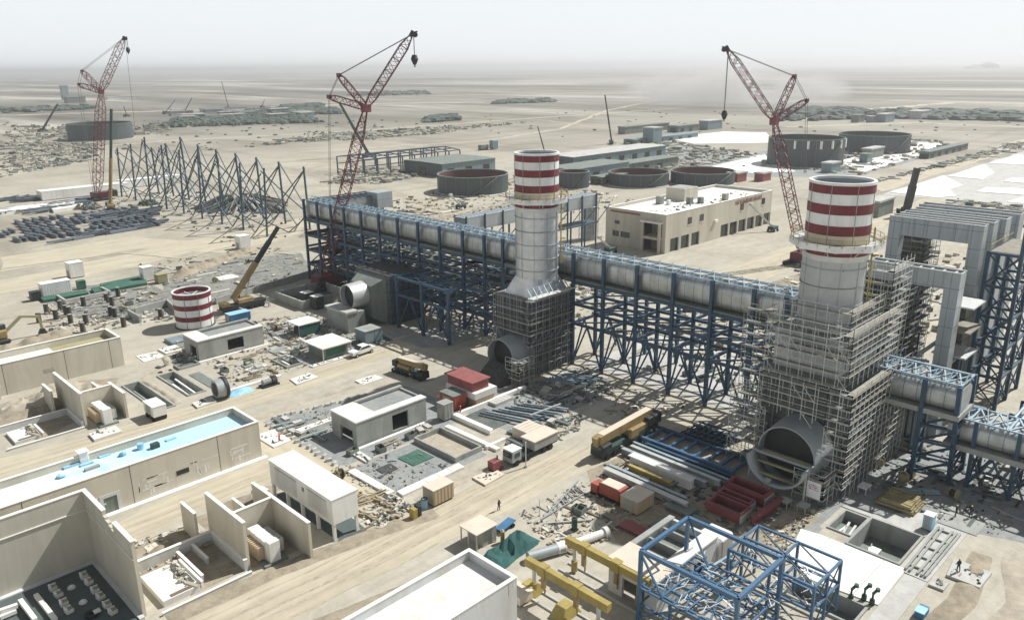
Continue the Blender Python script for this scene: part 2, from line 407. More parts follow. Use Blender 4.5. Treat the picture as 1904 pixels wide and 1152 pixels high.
structure('desert_ground', gm, 'desert_sand')
# ---------------------------------------------------------------- ground sheets: tracks, pads, liners
structure('dirt_road', rough_sheet([(10, 83.4), (60, 80.2), (88, 77.5), (112, 70), (112, 64), (84, 70.5), (60, 71.0), (30, 71.5), (-10, 72)], .006, 5, .7, 1), 'road_sand')
structure('dirt_road', rough_sheet([(5, 131.5), (40, 131), (70, 131), (104, 134), (104, 141), (70, 138), (42, 139.5), (5, 143)], .007, 5, .7, 2), 'road_sand')
structure('dirt_road', rough_sheet([(54.5, 86), (59.2, 86), (59.5, 131), (54.6, 131)], .008, 4, .5, 3), 'road_sand_cross')
structure('dirt_road', rough_sheet([(5, 100.6), (26, 101.5), (55, 102.5), (55, 109.9), (5, 106)], .009, 4, .5, 4), 'road_sand')
structure('dirt_road', rough_sheet([(195, 119), (330, 124), (420, 121), (420, 113), (330, 113), (195, 104)], .006, 9, 1, 5), 'road_sand')
structure('dirt_road', rough_sheet([(20, 268), (90, 280), (210, 305), (210, 292), (95, 262), (20, 250)], .006, 9, 2, 6), 'road_sand')
structure('dirt_road', rough_sheet([(756.83, 168.03), (569.92, 161.81), (417.70, 156.77), (401.21, 145.12), (543.37, 147.84), (688.57, 152.03)], .006, 12, 1.5, 7), 'road_sand')
structure('dirt_road', rough_sheet([(63.33, 308.63), (108.07, 309.50), (126.27, 272.34), (162.17, 280.85), (155.24, 269.27), (120.15, 255.89), (101.29, 286.63), (57.74, 285.26)], .005, 12, 1.5, 8), 'road_sand')
# gravel fill between the foundations
structure('gravel_pad', rough_sheet([(60.5, 98.5), (64.5, 98.5), (64.5, 97.8), (84, 98.2), (88, 108), (88, 117.5), (60.0, 122.8)], .02, 4, .35, 9), 'gravel')
structure('gravel_pad', rough_sheet([(61.5, 85.2), (79, 85), (79.5, 97.2), (61.5, 97.2)], .02, 4, .3, 10), 'gravel')
structure('gravel_pad', rough_sheet([(88, 86), (110, 86), (118, 90), (118, 99), (104, 101.5), (96, 104), (88, 104)], .012, 4, .6, 11), 'gravel')
structure('gravel_pad', rough_sheet([(80, 142), (100, 141), (104, 152), (98, 172), (84, 174)], .012, 5, .8, 12), 'gravel')
structure('dark_pad', rough_sheet([(97, 141.8), (103, 141.8), (104, 151), (98, 151)], .018, 4, .1, 13), 'gravel_dark')
structure('dark_pad', rough_sheet([(48.4, 79.6), (52.6, 79.8), (53.6, 97.6), (48.6, 98.4)], .018, 4, .1, 14), 'dark_floor')  # concrete pad coloured dark to carry the shade beneath the raised container
structure('gravel_pad', rough_sheet([(102.9, 37.5), (104, 41), (134, 41), (134, 8), (113, 10), (108.5, 22), (102.9, 26.2)], .008, 6, .0, 15), 'gravel')
structure('gravel_pad', rough_sheet([(88, 36), (95.8, 36.8), (95.9, 37.3), (102.88, 37.3), (102.88, 41), (97, 41)], .008, 6, .0, 15), 'gravel')
structure('gravel_pad', rough_sheet([(72, 42), (98, 38), (98, 68), (86, 70), (74, 55)], .010, 5, .9, 16), 'soil')
structure('gravel_pad', rough_sheet([(30, 84.5), (37, 84.5), (36.6, 100), (25, 100)], .010, 3, .3, 17), 'soil')
structure('gravel_pad', rough_sheet([(37.6, 84), (44, 83.5), (47, 101), (37.4, 101)], .012, 3, .3, 18), 'soil')
structure('gravel_pad', rough_sheet([(30, 144), (42, 150), (50, 164), (44, 168), (28, 166)], .010, 4, .6, 19), 'soil')
structure('concrete_slab', MB().prism([(84.6, 25.2), (93.9, 25.4), (93.9, 36.2), (93.4, 38.8), (87, 37.2), (83.6, 34.0)], 0, .14), 'liner')
structure('concrete_slab', MB().prism([(93.0, 22.6), (107.6, 22.4), (107.6, 26.1), (93.2, 26.1)], 0, .12), 'concrete_light')
structure('concrete_slab', MB().prism([(79, 22.6), (92.9, 22.6), (92.9, 25.1), (84, 25.1), (79, 25.1)], 0, .10), 'concrete_light')
structure('concrete_slab', MB().prism([(102.9, 37.4), (103.6, 37.0), (103.8, 33.4), (111, 26.4), (107.8, 26.4), (102.9, 26.2)], 0, .11), 'concrete_light')
structure('concrete_slab', MB().prism([(107.9, 21.4), (115, 21.4), (115, 26.2), (107.9, 26.2)], 0, .1), 'concrete')
structure('concrete_slab', MB().prism([(104, 141.2), (126, 141.2), (126, 129), (108, 129), (104, 133)], 0, .1), 'concrete')
structure('concrete_slab', MB().prism([(108, 100), (150, 100), (150, 58), (122, 58), (121, 99)], 0, .06), 'concrete_light')
structure('desert_slope', rough_sheet([(79.11, 213.90), (92.81, 240.19), (116.34, 248.23), (136.49, 237.95), (127.28, 214.60), (117.36, 205.99), (91.21, 200.86), (79.55, 204.57)], .02, 4, 1.2, 20), 'rubble_slope')
structure('desert_slope', rough_sheet([(55.72, 239.09), (60.19, 250.30), (83.06, 243.21), (85.60, 218.71), (73.06, 199.10), (60.07, 206.53)], .014, 4, 1.2, 21), 'rubble_slope')
for i, q in enumerate([
    [(400.26, 140.96), (479.86, 141.71), (447.19, 122.62), (427.51, 122.89), (408.39, 114.00), (397.35, 119.38)],
    [(478.83, 139.47), (549.41, 140.61), (509.52, 124.59), (476.80, 121.89)],
    [(556.78, 140.53), (621.84, 139.54), (612.24, 130.45), (563.64, 119.34)],
    [(428.44, 111.19), (446.75, 111.71), (454.58, 94.42), (432.12, 89.29)],
    [(475.05, 111.29), (493.73, 111.92), (497.49, 104.23), (475.09, 99.11)],
    [(405.01, 92.26), (435.71, 90.11), (405.33, 83.17)],
    [(585.25, 395.20), (674.64, 393.47), (687.13, 356.73), (600.43, 304.13), (553.54, 348.32)],
    [(428.70, 259.02), (519.14, 270.21), (485.20, 244.69), (443.49, 209.82), (421.21, 224.89)],
    [(511.39, 213.21), (682.37, 231.01), (668.45, 190.51), (462.22, 180.28)]]):
    structure('pond_liner', MB().prism(q, 0, .3), 'liner')
structure('gravel_pad', rough_sheet([(391.06, 141.26), (646.78, 142.23), (622.34, 128.43), (384.99, 75.80), (397.19, 110.19)], .05, 20, 2, 22), 'concrete_light')
structure('gravel_pad', rough_sheet([(425.38, 262.97), (542.31, 282.51), (682.37, 231.01), (661.65, 185.55), (457.26, 175.27), (406.77, 217.00)], .05, 20, 2, 23), 'gravel')
structure('gravel_pad', rough_sheet([(333.29, 302.99), (547.65, 401.46), (535.36, 322.68), (480.87, 249.89), (407.80, 251.93), (377.41, 295.55)], .04, 16, 3, 24), 'gravel')
def track(pts, w_, z, m, seed=1):
    rr = random.Random(seed); q = [Vector(p) for p in pts]; mb = MB(); rows = []
    for a, b in zip(q, q[1:]):
        n = 14
        for i in range(n + (b is q[-1])): rows.append((a + (b - a) * (i / n), (b - a).normalized()))
    for c, t in rows:
        nn = Vector((-t.y, t.x)); j = rr.uniform(.6, 1.2) * w_ / 2; k_ = rr.uniform(-.3, .3) * w_; mb.v += [(c.x + nn.x * (k_ - j), c.y + nn.y * (k_ - j), z), (c.x + nn.x * (k_ + j), c.y + nn.y * (k_ + j), z)]
    mb.f = [(2 * i, 2 * i + 2, 2 * i + 3, 2 * i + 1) for i in range(len(rows) - 1)]
    if mb.f and (Vector(mb.v[2]) - Vector(mb.v[0])).cross(Vector(mb.v[1]) - Vector(mb.v[0])).z < 0: mb.f = [f[::-1] for f in mb.f]
    structure('desert_track', mb, m)
for i, (pts, w_, m) in enumerate((([(155.84, 695.53), (289.40, 728.21), (452.09, 684.62), (690.08, 679.49), (1033.93, 663.19)], 7, 'road_sand'), ([(319.65, 543.89), (469.23, 500.68), (607.11, 537.66), (910.29, 715.54), (1253.53, 861.96)], 6, 'road_sand'), ([(687.66, 793.39), (705.11, 658.54), (619.81, 454.71)], 5, 'rut_dark'), ([(763.85, 376.96), (897.19, 300.84), (895.74, 200.59)], 12, 'road_sand'),
        ([(648.98, 273.26), (782.64, 252.18), (826.86, 184.45)], 9, 'rut_dark'), ([(1096.04, 437.20), (1397.79, 409.22), (1408.66, 320.83)], 22, 'road_sand'), ([(987.73, 1486.72), (1275.60, 1358.03), (1560.46, 1118.26)], 22, 'road_sand'), ([(583.72, 1204.88), (831.06, 1218.50), (999.99, 1064.99)], 30, 'road_sand'), ([(312.50, 1350.70), (444.04, 1304.67), (630.72, 1191.48)], 26, 'road_sand'),
        ([(130.08, 587.81), (206.45, 579.79), (294.35, 474.12), (363.12, 443.54)], 4, 'rut_dark'), ([(191.75, 418.35), (256.51, 438.42), (299.12, 468.39)], 4, 'rut_dark'), ([(222.90, 382.29), (247.60, 338.75), (224.14, 257.05)], 3, 'rut_dark'), ([(248.71, 401.97), (234.42, 295.65), (205.43, 232.61)], 3, 'rut_dark'), ([(72.86, 348.50), (105.72, 330.61), (128.38, 318.55), (190.06, 327.44)], 2.2, 'rut_dark'), ([(58.71, 289.32), (94.75, 283.77), (105.26, 260.36), (127.62, 266.80)], 1.6, 'road_sand'))):
    track(pts, w_, .02 + i * .006, m, i)
hm = MB(); rr = random.Random(5)
for i in range(9):
    t = i / 8 * 2 - 1
hm.blob((8700, 2330, -10), 150, 120, 70, 2, .1); hm.blob((8640, 2420, -20), 200, 120, 60, 3, .1)
structure('hill', hm, 'desert_sand')

structure('drain_trench', rough_sheet([(102.52, 250.00), (121.30, 255.85), (120.25, 253.36), (101.25, 247.13)], .03, 4, .2, 40), 'soil')
for i, (pts, w_, h_, m_) in enumerate((([(24, 97.5), (30, 97.2), (36.5, 97.6)], 4, .7, 'soil'), ([(28, 163), (38, 160.5), (46, 163)], 8, 2.0, 'sand_pile'), ([(22, 158), (34, 157), (44, 160)], 4, .8, 'soil'), ([(26, 82.2), (40, 81.4), (54, 79.4), (62, 77.6)], 3, .3, 'soil'), ([(28, 69.5), (46, 66), (58, 63.5)], 5, .35, 'soil'),
        ([(26, 198), (42, 201), (54, 203)], 5, 1.1, 'soil'), ([(62, 82), (80, 81.2), (98, 83)], 2, .35, 'sand_pile'), ([(80, 20), (92, 18.5), (104, 19.6)], 3, .3, 'soil'), ([(40, 100.8), (47, 100), (56, 100.6)], 2.5, .5, 'soil'), ([(84, 13), (96, 12), (106, 15)], 6, .35, 'sand_pile'),
        ([(53, 160), (60, 162), (62, 170)], 2, .5, 'sand_pile'), ([(48, 124), (70, 125.6), (88, 124)], 1.6, .25, 'sand_pile'), ([(92, 236), (110, 246), (128, 256)], 5, 1.5, 'soil'), ([(130, 215), (150, 212), (190, 218)], 4, .8, 'soil'), ([(200, 100), (240, 98), (300, 101)], 6, .8, 'soil'), ([(150, 262), (220, 250), (300, 262)], 5, .8, 'soil'), ([(52.8, 159), (53.4, 150), (53, 142)], 1.4, .4, 'sand_pile'))):
    structure('sand_berm', berm(pts, w_, h_, i + 1), m_, True)
# ---------------------------------------------------------------- simple masonry
def wall_box(t, nm, x0, y0, x1, y1, z0, z1, m, th=.3, roofz=None, roofm=None, cop=True, openings=()):
    "four walls with parapet; openings = (side, a0, a1, b0, b1)"
    def side(s):
        ops = [o[1:] for o in openings if o[0] == s]; mb = MB()
        if s in 'SN':
            ya, yb = (y0, y0 + th) if s == 'S' else (y1 - th, y1); a0, a1 = x0, x1
            put = lambda a, b, c, d: mb.box(a, ya, c, b, yb, d)
        else:
            xa, xb = (x0, x0 + th) if s == 'W' else (x1 - th, x1); a0, a1 = y0 + th, y1 - th
            put = lambda a, b, c, d: mb.box(xa, a, c, xb, b, d)
        cur = a0
        for (u0, u1, v0, v1) in sorted(ops):
            put(cur, u0, z0, z1)
            if v0 > z0: put(u0, u1, z0, v0)
            put(u0, u1, v1, z1); cur = u1
        put(cur, a1, z0, z1)
        return mb.build('wall', m, t)
    for s in 'SNWE': side(s)
    if cop:
        c = .06
        MB().box(x0 - c, y0 - c, z1, x1 + c, y0 + th + c, z1 + .09).box(x0 - c, y1 - th - c, z1, x1 + c, y1 + c, z1 + .09) \
            .box(x0 - c, y0 + th + c, z1, x0 + th + c, y1 - th - c, z1 + .09).box(x1 - th - c, y0 + th + c, z1, x1 + c, y1 - th - c, z1 + .09).build('coping', 'coping', t)
    if roofz:
        return MB().box(x0 + th + .003, y0 + th + .003, roofz - .25, x1 - th - .003, y1 - th - .003, roofz).build('roof', roofm, t)

# long building with the blue roof
t = thing('long_building', 'long low beige building with a pale blue roof membrane behind a parapet', 'building', (12, 111, 0))
wall_box(t, '', 10, 110.9, 53.3, 119.3, 0, 6.2, 'beige', .32, 5.05, 'blue_membrane', openings=[('S', 29.2, 31.0, 0, 2.5)])
MB().box(10, 110.0, 0, 53.9, 110.895, .12).build('plinth', 'coping', t)
d = MB().box(29.25, 110.95, 0, 30.95, 111.1, 2.45).build('door', 'concrete_dark', t)
MB().box(28.7, 110.84, 0, 29.2, 110.898, 3.0).box(31.0, 110.84, 0, 31.5, 110.898, 3.0).box(29.2, 110.84, 2.5, 31.0, 110.898, 3.0).build('door_surround', 'white_wall', d)
MB().box(39.6, 110.86, 2.0, 41.5, 110.895, 2.75).build('louvre', 'black', t)
jm = MB()
for x in (19.5, 33.2, 46.3): jm.box(x, 110.885, .12, x + .07, 110.897, 6.2)
jm.build('wall_joint', 'black', t)
pm = MB(); rr = random.Random(3)
for i in range(54):
    x = rr.choice((18, 22, 26, 27.5, 34, 35, 36, 38, 42, 43, 44, 45, 48, 50)) + rr.uniform(-.8, .8); z = rr.uniform(.3, 2.2)
    if rr.random() < .6: pm.box(x, 110.889, z, x + rr.uniform(.08, .35), 110.896, z + rr.uniform(.8, 2.2))
    else: pm.box(x, 110.890, z + 1, x + rr.uniform(.8, 3), 110.8955, z + 1 + rr.uniform(.1, .3))
pm.build('plaster_patch', 'roof_white', t)
bl = 'blue insulation piece lying on the long pale blue roof'
t = thing('roof_vent_box', 'tall pale blue vent housing standing on the blue roof by the parapet', 'vent', (29.75, 119.23, 5.05))
p = Vector((29.75, 119.23, 5.05)); MB().box(p.x - .6, p.y - .6, p.z, p.x + .6, p.y + .6, p.z + 1.7).build('housing', 'liner', t, bevel=.06)
MB().box(p.x - .75, p.y - .75, p.z + 1.702, p.x + .75, p.y + .75, p.z + 1.82).build('cap', 'coping', t); MB().box(p.x - .9, p.y - 1.5, p.z, p.x + .9, p.y - .9, p.z + .25).build('base_panel', 'tarp_blue', t)
for i, (q, s, l) in enumerate([((27.97, 119.18), (2.2, 1.2, .35), 'wide blue board leaning low beside the vent housing on the blue roof'), ((32.53, 118.77), (1.6, .5, .2), 'thin blue strip lying between vent housing and blue bundle on the roof'),
        ((34.56, 117.13), (1.0, .9, .9), 'blue wrapped bundle standing midway along the blue roof'), ((37.25, 117.36), (.9, .9, .8), 'round blue drum standing on the pale part of the roof'),
        ((38.94, 116.11), (1.2, .8, .8), 'dark crate beside the blue drum on the long roof'), ((41.75, 117.12), (1.6, .6, .2), 'small blue offcut lying farthest along the blue roof'),
        ((29.88, 116.02), (2.0, .6, .35), 'pale grey plank pile near the front parapet of the blue roof'), ((25.84, 116.60), (1.2, .9, .5), 'small blue sack heap on the white left end of the long roof')]):
    x, y = q; m = MB()
    if i == 3: m.tube((x, y, 5.05), (x, y, 5.95), .5, 14)
    elif i in (2, 7): m.blob((x, y, 5.3), s[0] * .6, s[1] * .6, s[2] * .6, i)
    else: m.bar((x - s[0] / 2, y, 5.05 + s[2] / 2), (x + s[0] / 2, y + .1, 5.05 + s[2] / 2), s[1], s[2])
    tag(m.build(['insulation_board', 'insulation_board', 'wrapped_bundle', 'drum', 'crate', 'insulation_board', 'plank_pile', 'sack_heap'][i], ['tarp_blue', 'tarp_blue', 'tarp_blue', 'tarp_blue', 'dark_green', 'tarp_blue', 'concrete', 'tarp_blue'][i], bevel=.04 if i in (2, 4) else 0), l, ['board', 'board', 'bundle', 'drum', 'crate', 'board', 'planks', 'sacks'][i])

# far left building with the sunken roof
t = thing('tank_house', 'beige windowless building with deep parapet and part white, part olive roof at the left edge', 'building', (18, 170.7, 0))
wall_box(t, '', 14, 170.7, 53.7, 179, 0, 6.3, 'beige', .35, 4.9, 'olive_roof')
MB().box(14.4, 171.1, 4.902, 42, 178.6, 5.0).build('roof_membrane', 'roof_white', t)
jm = MB()
for x in (31.6, 42.6, 51.2): jm.box(x, 170.69, 0, x + .08, 170.699, 6.3)
jm.build('wall_joint', 'black', t)
MB().box(38.6, 170.65, 2.6, 40.4, 170.698, 3.3).build('louvre', 'beige_dark', t)
MB().box(24, 168.9, 0, 30.2, 170.6, 2.6).build('annex', 'white_wall', t)
MB().box(23.8, 168.7, 2.602, 30.4, 170.68, 2.75).build('annex_roof', 'coping', t)

# the tall unfinished walls at bottom left
t = thing('firewall_enclosure', 'tall unfinished beige walls around a dark floor at the bottom left corner', 'building', (24, 100, 0))
MB().box(-6, 100.1, 0, 24.6, 100.5, 10.1).build('wall', 'beige', t)
wm = MB().prism([(24.2, 84.6), (24.6, 84.6), (24.6, 100.1), (24.2, 100.1)], 0, 7.6)
wm.box(24.2, 84.6, 7.6, 24.6, 90.2, 9.9).box(24.2, 90.2, 7.6, 24.6, 91.0, 8.7).box(24.2, 91.0, 7.6, 24.6, 91.8, 8.9).box(24.2, 91.8, 7.6, 24.6, 92.7, 9.2).box(24.2, 92.7, 7.6, 24.6, 93.4, 9.5).box(24.2, 93.4, 7.6, 24.6, 100.1, 10.1)
wm.build('wall', 'beige', t)
MB().box(-6, 100.04, 10.1, 24.66, 100.56, 10.2).box(24.14, 93.4, 10.1, 24.66, 100.04, 10.2).box(24.14, 84.5, 9.9, 24.66, 90.2, 10.0).build('coping', 'coping', t)
MB().box(-6, 99.98, 7.55, 24.2, 100.097, 7.65).box(24.09, 84.6, 7.55, 24.197, 99.97, 7.65).build('ledge', 'coping', t)
MB().box(-6, 84.0, 0, 23.6, 99.4, .25).build('floor', 'dark_floor', t)
MB().box(-6, 99.4, 0, 24.19, 100.09, .45).box(23.6, 84.0, 0, 24.19, 99.4, .45).build('kerb', 'white_wall', t)
bx = [(21.93, 97.11), (21.94, 95.36), (21.90, 93.15), (21.92, 91.38), (21.90, 89.21), (21.95, 87.52), (18.48, 97.24), (18.54, 95.42), (18.49, 93.25), (18.46, 91.37)]
t0 = None
for i, (x, y) in enumerate(bx):
    if not t0:
        t0 = thing('seat_box', 'white box seat with a dark recessed top on the dark floor inside the tall walls', 'box', (x, y, .25), 'white boxes on the dark floor', local=True)
        MB().box(-.42, -.42, 0, .42, .42, .5).build('body', 'white', t0, bevel=.05)
        MB().box(-.42, -.42, .502, -.22, .42, .78).box(-.22, .26, .502, .42, .42, .7).build('rim', 'white', t0, bevel=.04)
        MB().box(-.2, -.36, .502, .38, .24, .54).build('recess', 'olive_roof', t0)
    else: dup(t0, (x, y, .25), .15 if i % 2 else 0)
for i, (x, y) in enumerate([(20.14, 96.09), (20.17, 92.12)]):
    t = thing('floor_plug', ['white rounded plug on the dark floor, nearer the far wall', 'white rounded plug on the dark floor, nearer the camera'][i], 'plug', (x, y, .25), 'white plugs on the dark floor')
    MB().tube((x, y, .25), (x, y, .45), .48, 16, .4).build('base', 'white', t, True); MB().tube((x, y, .452), (x, y, .62), .2, 12, .1).build('cap', 'coping', t, True)
x, y = (20.07, 88.86)
t = thing('cable_reel', 'dark heap of coiled cable among the white boxes on the dark floor', 'cable', (x, y, .25)); MB().ring(x, y, .25, .6, .75, .3, 14).build('coil', 'black', t); MB().box(x + .2, y - .5, .6, x + .9, y + .1, .8).build('wrap', 'white', t)
t = thing('concrete_step', 'white formwork beams stacked at the very bottom left corner', 'formwork', (10, 96, .25))
for a, b in (((12.65, 95.83, 1.2), (14.38, 95.59, 1.2)), ((16.60, 97.11, 0.6), (16.79, 90.48, 0.6)), ((14.93, 96.82, 0.9), (15.10, 91.69, 0.9)), ((12.47, 95.42, 0.7), (14.11, 95.42, 0.7))):
    MB().bar(a, b, .5, .45).build('beam', 'coping', t)
    
# transformer pens: firewalls and walls
def bay(name, label, walls, cat='wall', m='beige'):
    x, y = walls[0][0], walls[0][1]; t = thing(name, label, cat, (x, y, 0))
    for (x0, y0, x1, y1, h) in walls:
        w_ = MB().box(x0, y0, 0, x1, y1, h).build('wall', m, t); MB().box(x0 - .04, y0 - .04, h, x1 + .04, y1 + .04, h + .09).build('coping', 'coping', w_)
    return t
bay('transformer_bay', 'stepped beige firewalls around a white transformer next to the raised container', [(37.05, 84.5, 37.45, 95.0, 6.5), (37.45, 89.6, 43.7, 89.95, 5.2), (43.7, 80.6, 44.1, 95.2, 5.2), (40.6, 90.0, 40.9, 95.0, 4.2)])
bay('free_wall', 'short free standing beige wall left of the stepped firewalls', [(35.0, 94.2, 35.35, 98.4, 4.6)])
bay('transformer_bay', 'beige firewalls around a white transformer below the far left building', [(37.05, 143.5, 37.45, 158.2, 6.4), (37.45, 147.8, 43.7, 148.15, 5.0), (43.7, 142.5, 44.1, 150, 4.8), (42.6, 150.2, 42.9, 156, 3.4)])
bay('free_wall', 'short free standing beige wall beside the upper firewalls', [(35.0, 153.6, 35.35, 158.6, 4.6)])
bay('low_walled_yard', 'low white walls around a pale slab next to the tall unfinished walls', [(26.0, 93.6, 36.7, 94.0, 1.5), (36.6, 84.3, 37.0, 93.6, 1.5), (25.9, 83.1, 36.9, 83.35, .35), (31.8, 86.0, 32.1, 93.2, .9), (33.9, 89.0, 34.15, 93.5, .9)], 'yard', 'white_wall')
bay('low_walled_yard', 'low walls around a shaded slab beside the upper firewalls at left', [(24.0, 151.8, 36.6, 152.1, 1.2), (36.6, 143.6, 36.95, 152.1, 1.2), (25.0, 143.3, 36.9, 143.55, .3)], 'yard', 'white_wall')
for L, (x0, y0, x1, y1), hs in (('cracked white slab with gear on it inside the low white walls', (26.6, 84.6, 31.0, 91.5), .8), ('white slab with scraps inside the shaded low walls at left', (26.5, 145, 30.5, 150.5), .5)):
    t = thing('equipment_plinth', L, 'slab', (x0, y0, 0)); MB().box(x0, y0, 0, x1, y1, hs).build('slab', 'roof_white', t); MB().box(x1 + .3, y0 + .4, 0, x1 + .6, y1, hs + .1).build('edge_beam', 'coping', t)
    sm = MB(); scatter(sm, [(x1 - 1.6, y0 + .3), (x1 - .2, y0 + .3), (x1 - .2, y1), (x1 - 1.6, y1)], 22, .15, .5, .1, .5, 4, hs); sm.build('scrap', 'debris', t)['kind'] = 'stuff'
def transformer(x, y, label, s=1.):
    t = thing('transformer', label, 'transformer', (x, y, 0))
    MB().box(x - .8, y - 2.2, .3, x + .7, y + 2.4, 2.9).build('tank', 'white', t, bevel=.03)
    MB().box(x - .75, y - 3.3, .3, x + .7, y - 2.25, 3.1).build('control_cabinet', 'white', t, bevel=.03)
    lm = MB()
    for q in (-1.2, .2, 1.5): lm.box(x - .75, y + q, 2.902, x + .65, y + q + .25, 3.0)
    lm.build('cover_rib', 'coping', t)
    for sx, x0, x1 in ((0, x - 1.7, x - .85), (1, x + .75, x + 1.9)):
        rm = MB()
        for q in range(9): rm.box(x0, y - 2.0 + q * .45, .5, x1, y - 1.75 + q * .45, 2.3)
        rm.build('radiator', 'concrete_light' if sx else 'tan', t)
    MB().box(x - 1.6, y - 3.5, 0, x + 1.6, y + 2.8, .3).build('plinth', 'concrete_dark', t)
transformer(40.2, 86.3, 'white transformer with ribbed cover standing between the stepped firewalls')
transformer(40.4, 144.9, 'white transformer standing between the upper firewalls at left')

# raised electrical container
t = thing('electrical_house', 'long white electrical container raised on white legs beside the dirt road', 'container', (48.1, 81.8, 0))
MB().box(48.0, 81.7, 2.4, 52.0, 98.0, 6.1).build('body', 'white', t, bevel=.05)
MB().box(47.94, 81.64, 6.1, 52.06, 98.06, 6.22).build('roof', 'coping', t)
for i in range(5):
    for x in (48.25, 51.75):
        y = 82.0 + i * 3.93; l = MB().box(x - .2, y - .2, 0, x + .2, y + .2, 2.4).build('leg', 'white', t); MB().box(x - .35, y - .35, 0, x + .35, y + .35, .1).build('foot', 'concrete', l)
for y0, y1 in ((83.0, 87.6), (90.6, 96.2)):
    MB().box(47.965, y0, 3.0, 47.997, y1, 5.3).build('louvre_panel', 'white_wall', t); MB().box(47.95, y0, 5.45, 47.998, y1 + .2, 5.6).build('gutter', 'concrete', t)
MB().box(47.95, 88.6, 4.7, 47.998, 89.1, 5.3).build('vent', 'concrete_dark', t)

# white building cut by the bottom edge
t = thing('flat_roof_building', 'white walled building with a deep parapet and pale roof at the bottom edge', 'building', (16, 52.3, 0))
wall_box(t, '', 12, 52.1, 52.4, 59.8, 0, 7.0, 'white_wall', .35, 5.9, 'roof_white')
sm = MB(); rr = random.Random(8)
for i in range(14):
    x = rr.uniform(36, 52); z = 7 - rr.uniform(.8, 2.6); sm.box(x, 52.087, z, x + rr.uniform(.04, .1), 52.096, 6.98)
sm.build('lime_streak', 'coping', t)

# grey shells of control buildings
def shell(name, label, x0, y0, x1, y1, h, ops, rx):
    t = thing(name, label, 'building', (x0, y0, 0))
    wall_box(t, '', x0, y0, x1, y1, 0, h, 'concrete', .35, None, None, False, ops)
    MB().box(x0 - .1, y0 - .1, h, rx, y1 + .1, h + .25).build('roof', 'roof_white', t)
    MB().box(rx + .003, y0 + .36, h - .55, x1 - .36, y1 - .36, h - .35).build('sunken_roof', 'gravel', t)
    MB().box(rx + .003, y0 - .1, h, x1 + .1, y0 + 1.5, h + .22).build('roof_edge', 'roof_white', t)
    MB().box(rx + .003, y1 - .5, h, x1 + .1, y1 + .1, h + .35).build('parapet', 'concrete', t)
    MB().box(x0 - .5, y0 - 1.0, 0, x1 + .6, y0 - .45, .22).build('kerb', 'coping', t)
    return t
shell('control_building', 'bare grey concrete building with a wide doorway and white corner roof in the middle', 65.9, 102.4, 80.6, 109.8, 4.3, [('W', 103.6, 107.2, 0, 2.6), ('S', 73.2, 76.6, .4, 3.3)], 70.6)
shell('control_building', 'bare grey concrete building with two openings below the striped chimney ring', 65.8, 161.1, 81.0, 168.4, 4.3, [('W', 162.3, 165.4, 0, 2.9), ('S', 72.4, 76.2, .7, 3.2)], 69)
t = thing('guard_hut', 'low hut under a wide white flat roof slab beside the white pickup', 'hut', (84, 141, 0))
MB().box(83.8, 141.0, 2.75, 91.3, 148.8, 3.0).build('roof', 'roof_white', t, bevel=.03)
MB().box(84.6, 141.8, 0, 90.6, 148, 2.75).build('wall', 'concrete_dark', t)
MB().box(85.2, 141.74, .8, 90, 141.795, 2.2).build('window', 'green_net', t)
for x in (84.1, 91.0): MB().box(x - .1, 141.2, 0, x + .1, 141.4, 2.75).build('post', 'galv', t)
t = thing('site_shelter', 'small shelter with a white roof and teal netting beside the bare turbine casing', 'shelter', (93, 160, 0))
x0, y0, x1, y1 = 88.6, 158.5, 94.4, 164
MB().box(x0, y0, 3.0, x1, y1, 3.15).build('roof', 'roof_white', t)
MB().box(x0 + .2, y0 + .15, .5, x1 - .1, y0 + .25, 2.8).build('netting', 'teal_net', t)
for a in (x0 + .2, x1 - .2):
    for b in (y0 + .35, y1 - .2): MB().box(a - .08, b - .08, 0, a + .08, b + .08, 3.0).build('post', 'galv', t)
MB().box(x0 + 1.2, y0 + 1.2, 0, x1 - 1, y1 - 1, 1.8).build('stored_pallet', 'mesh_dark', t)
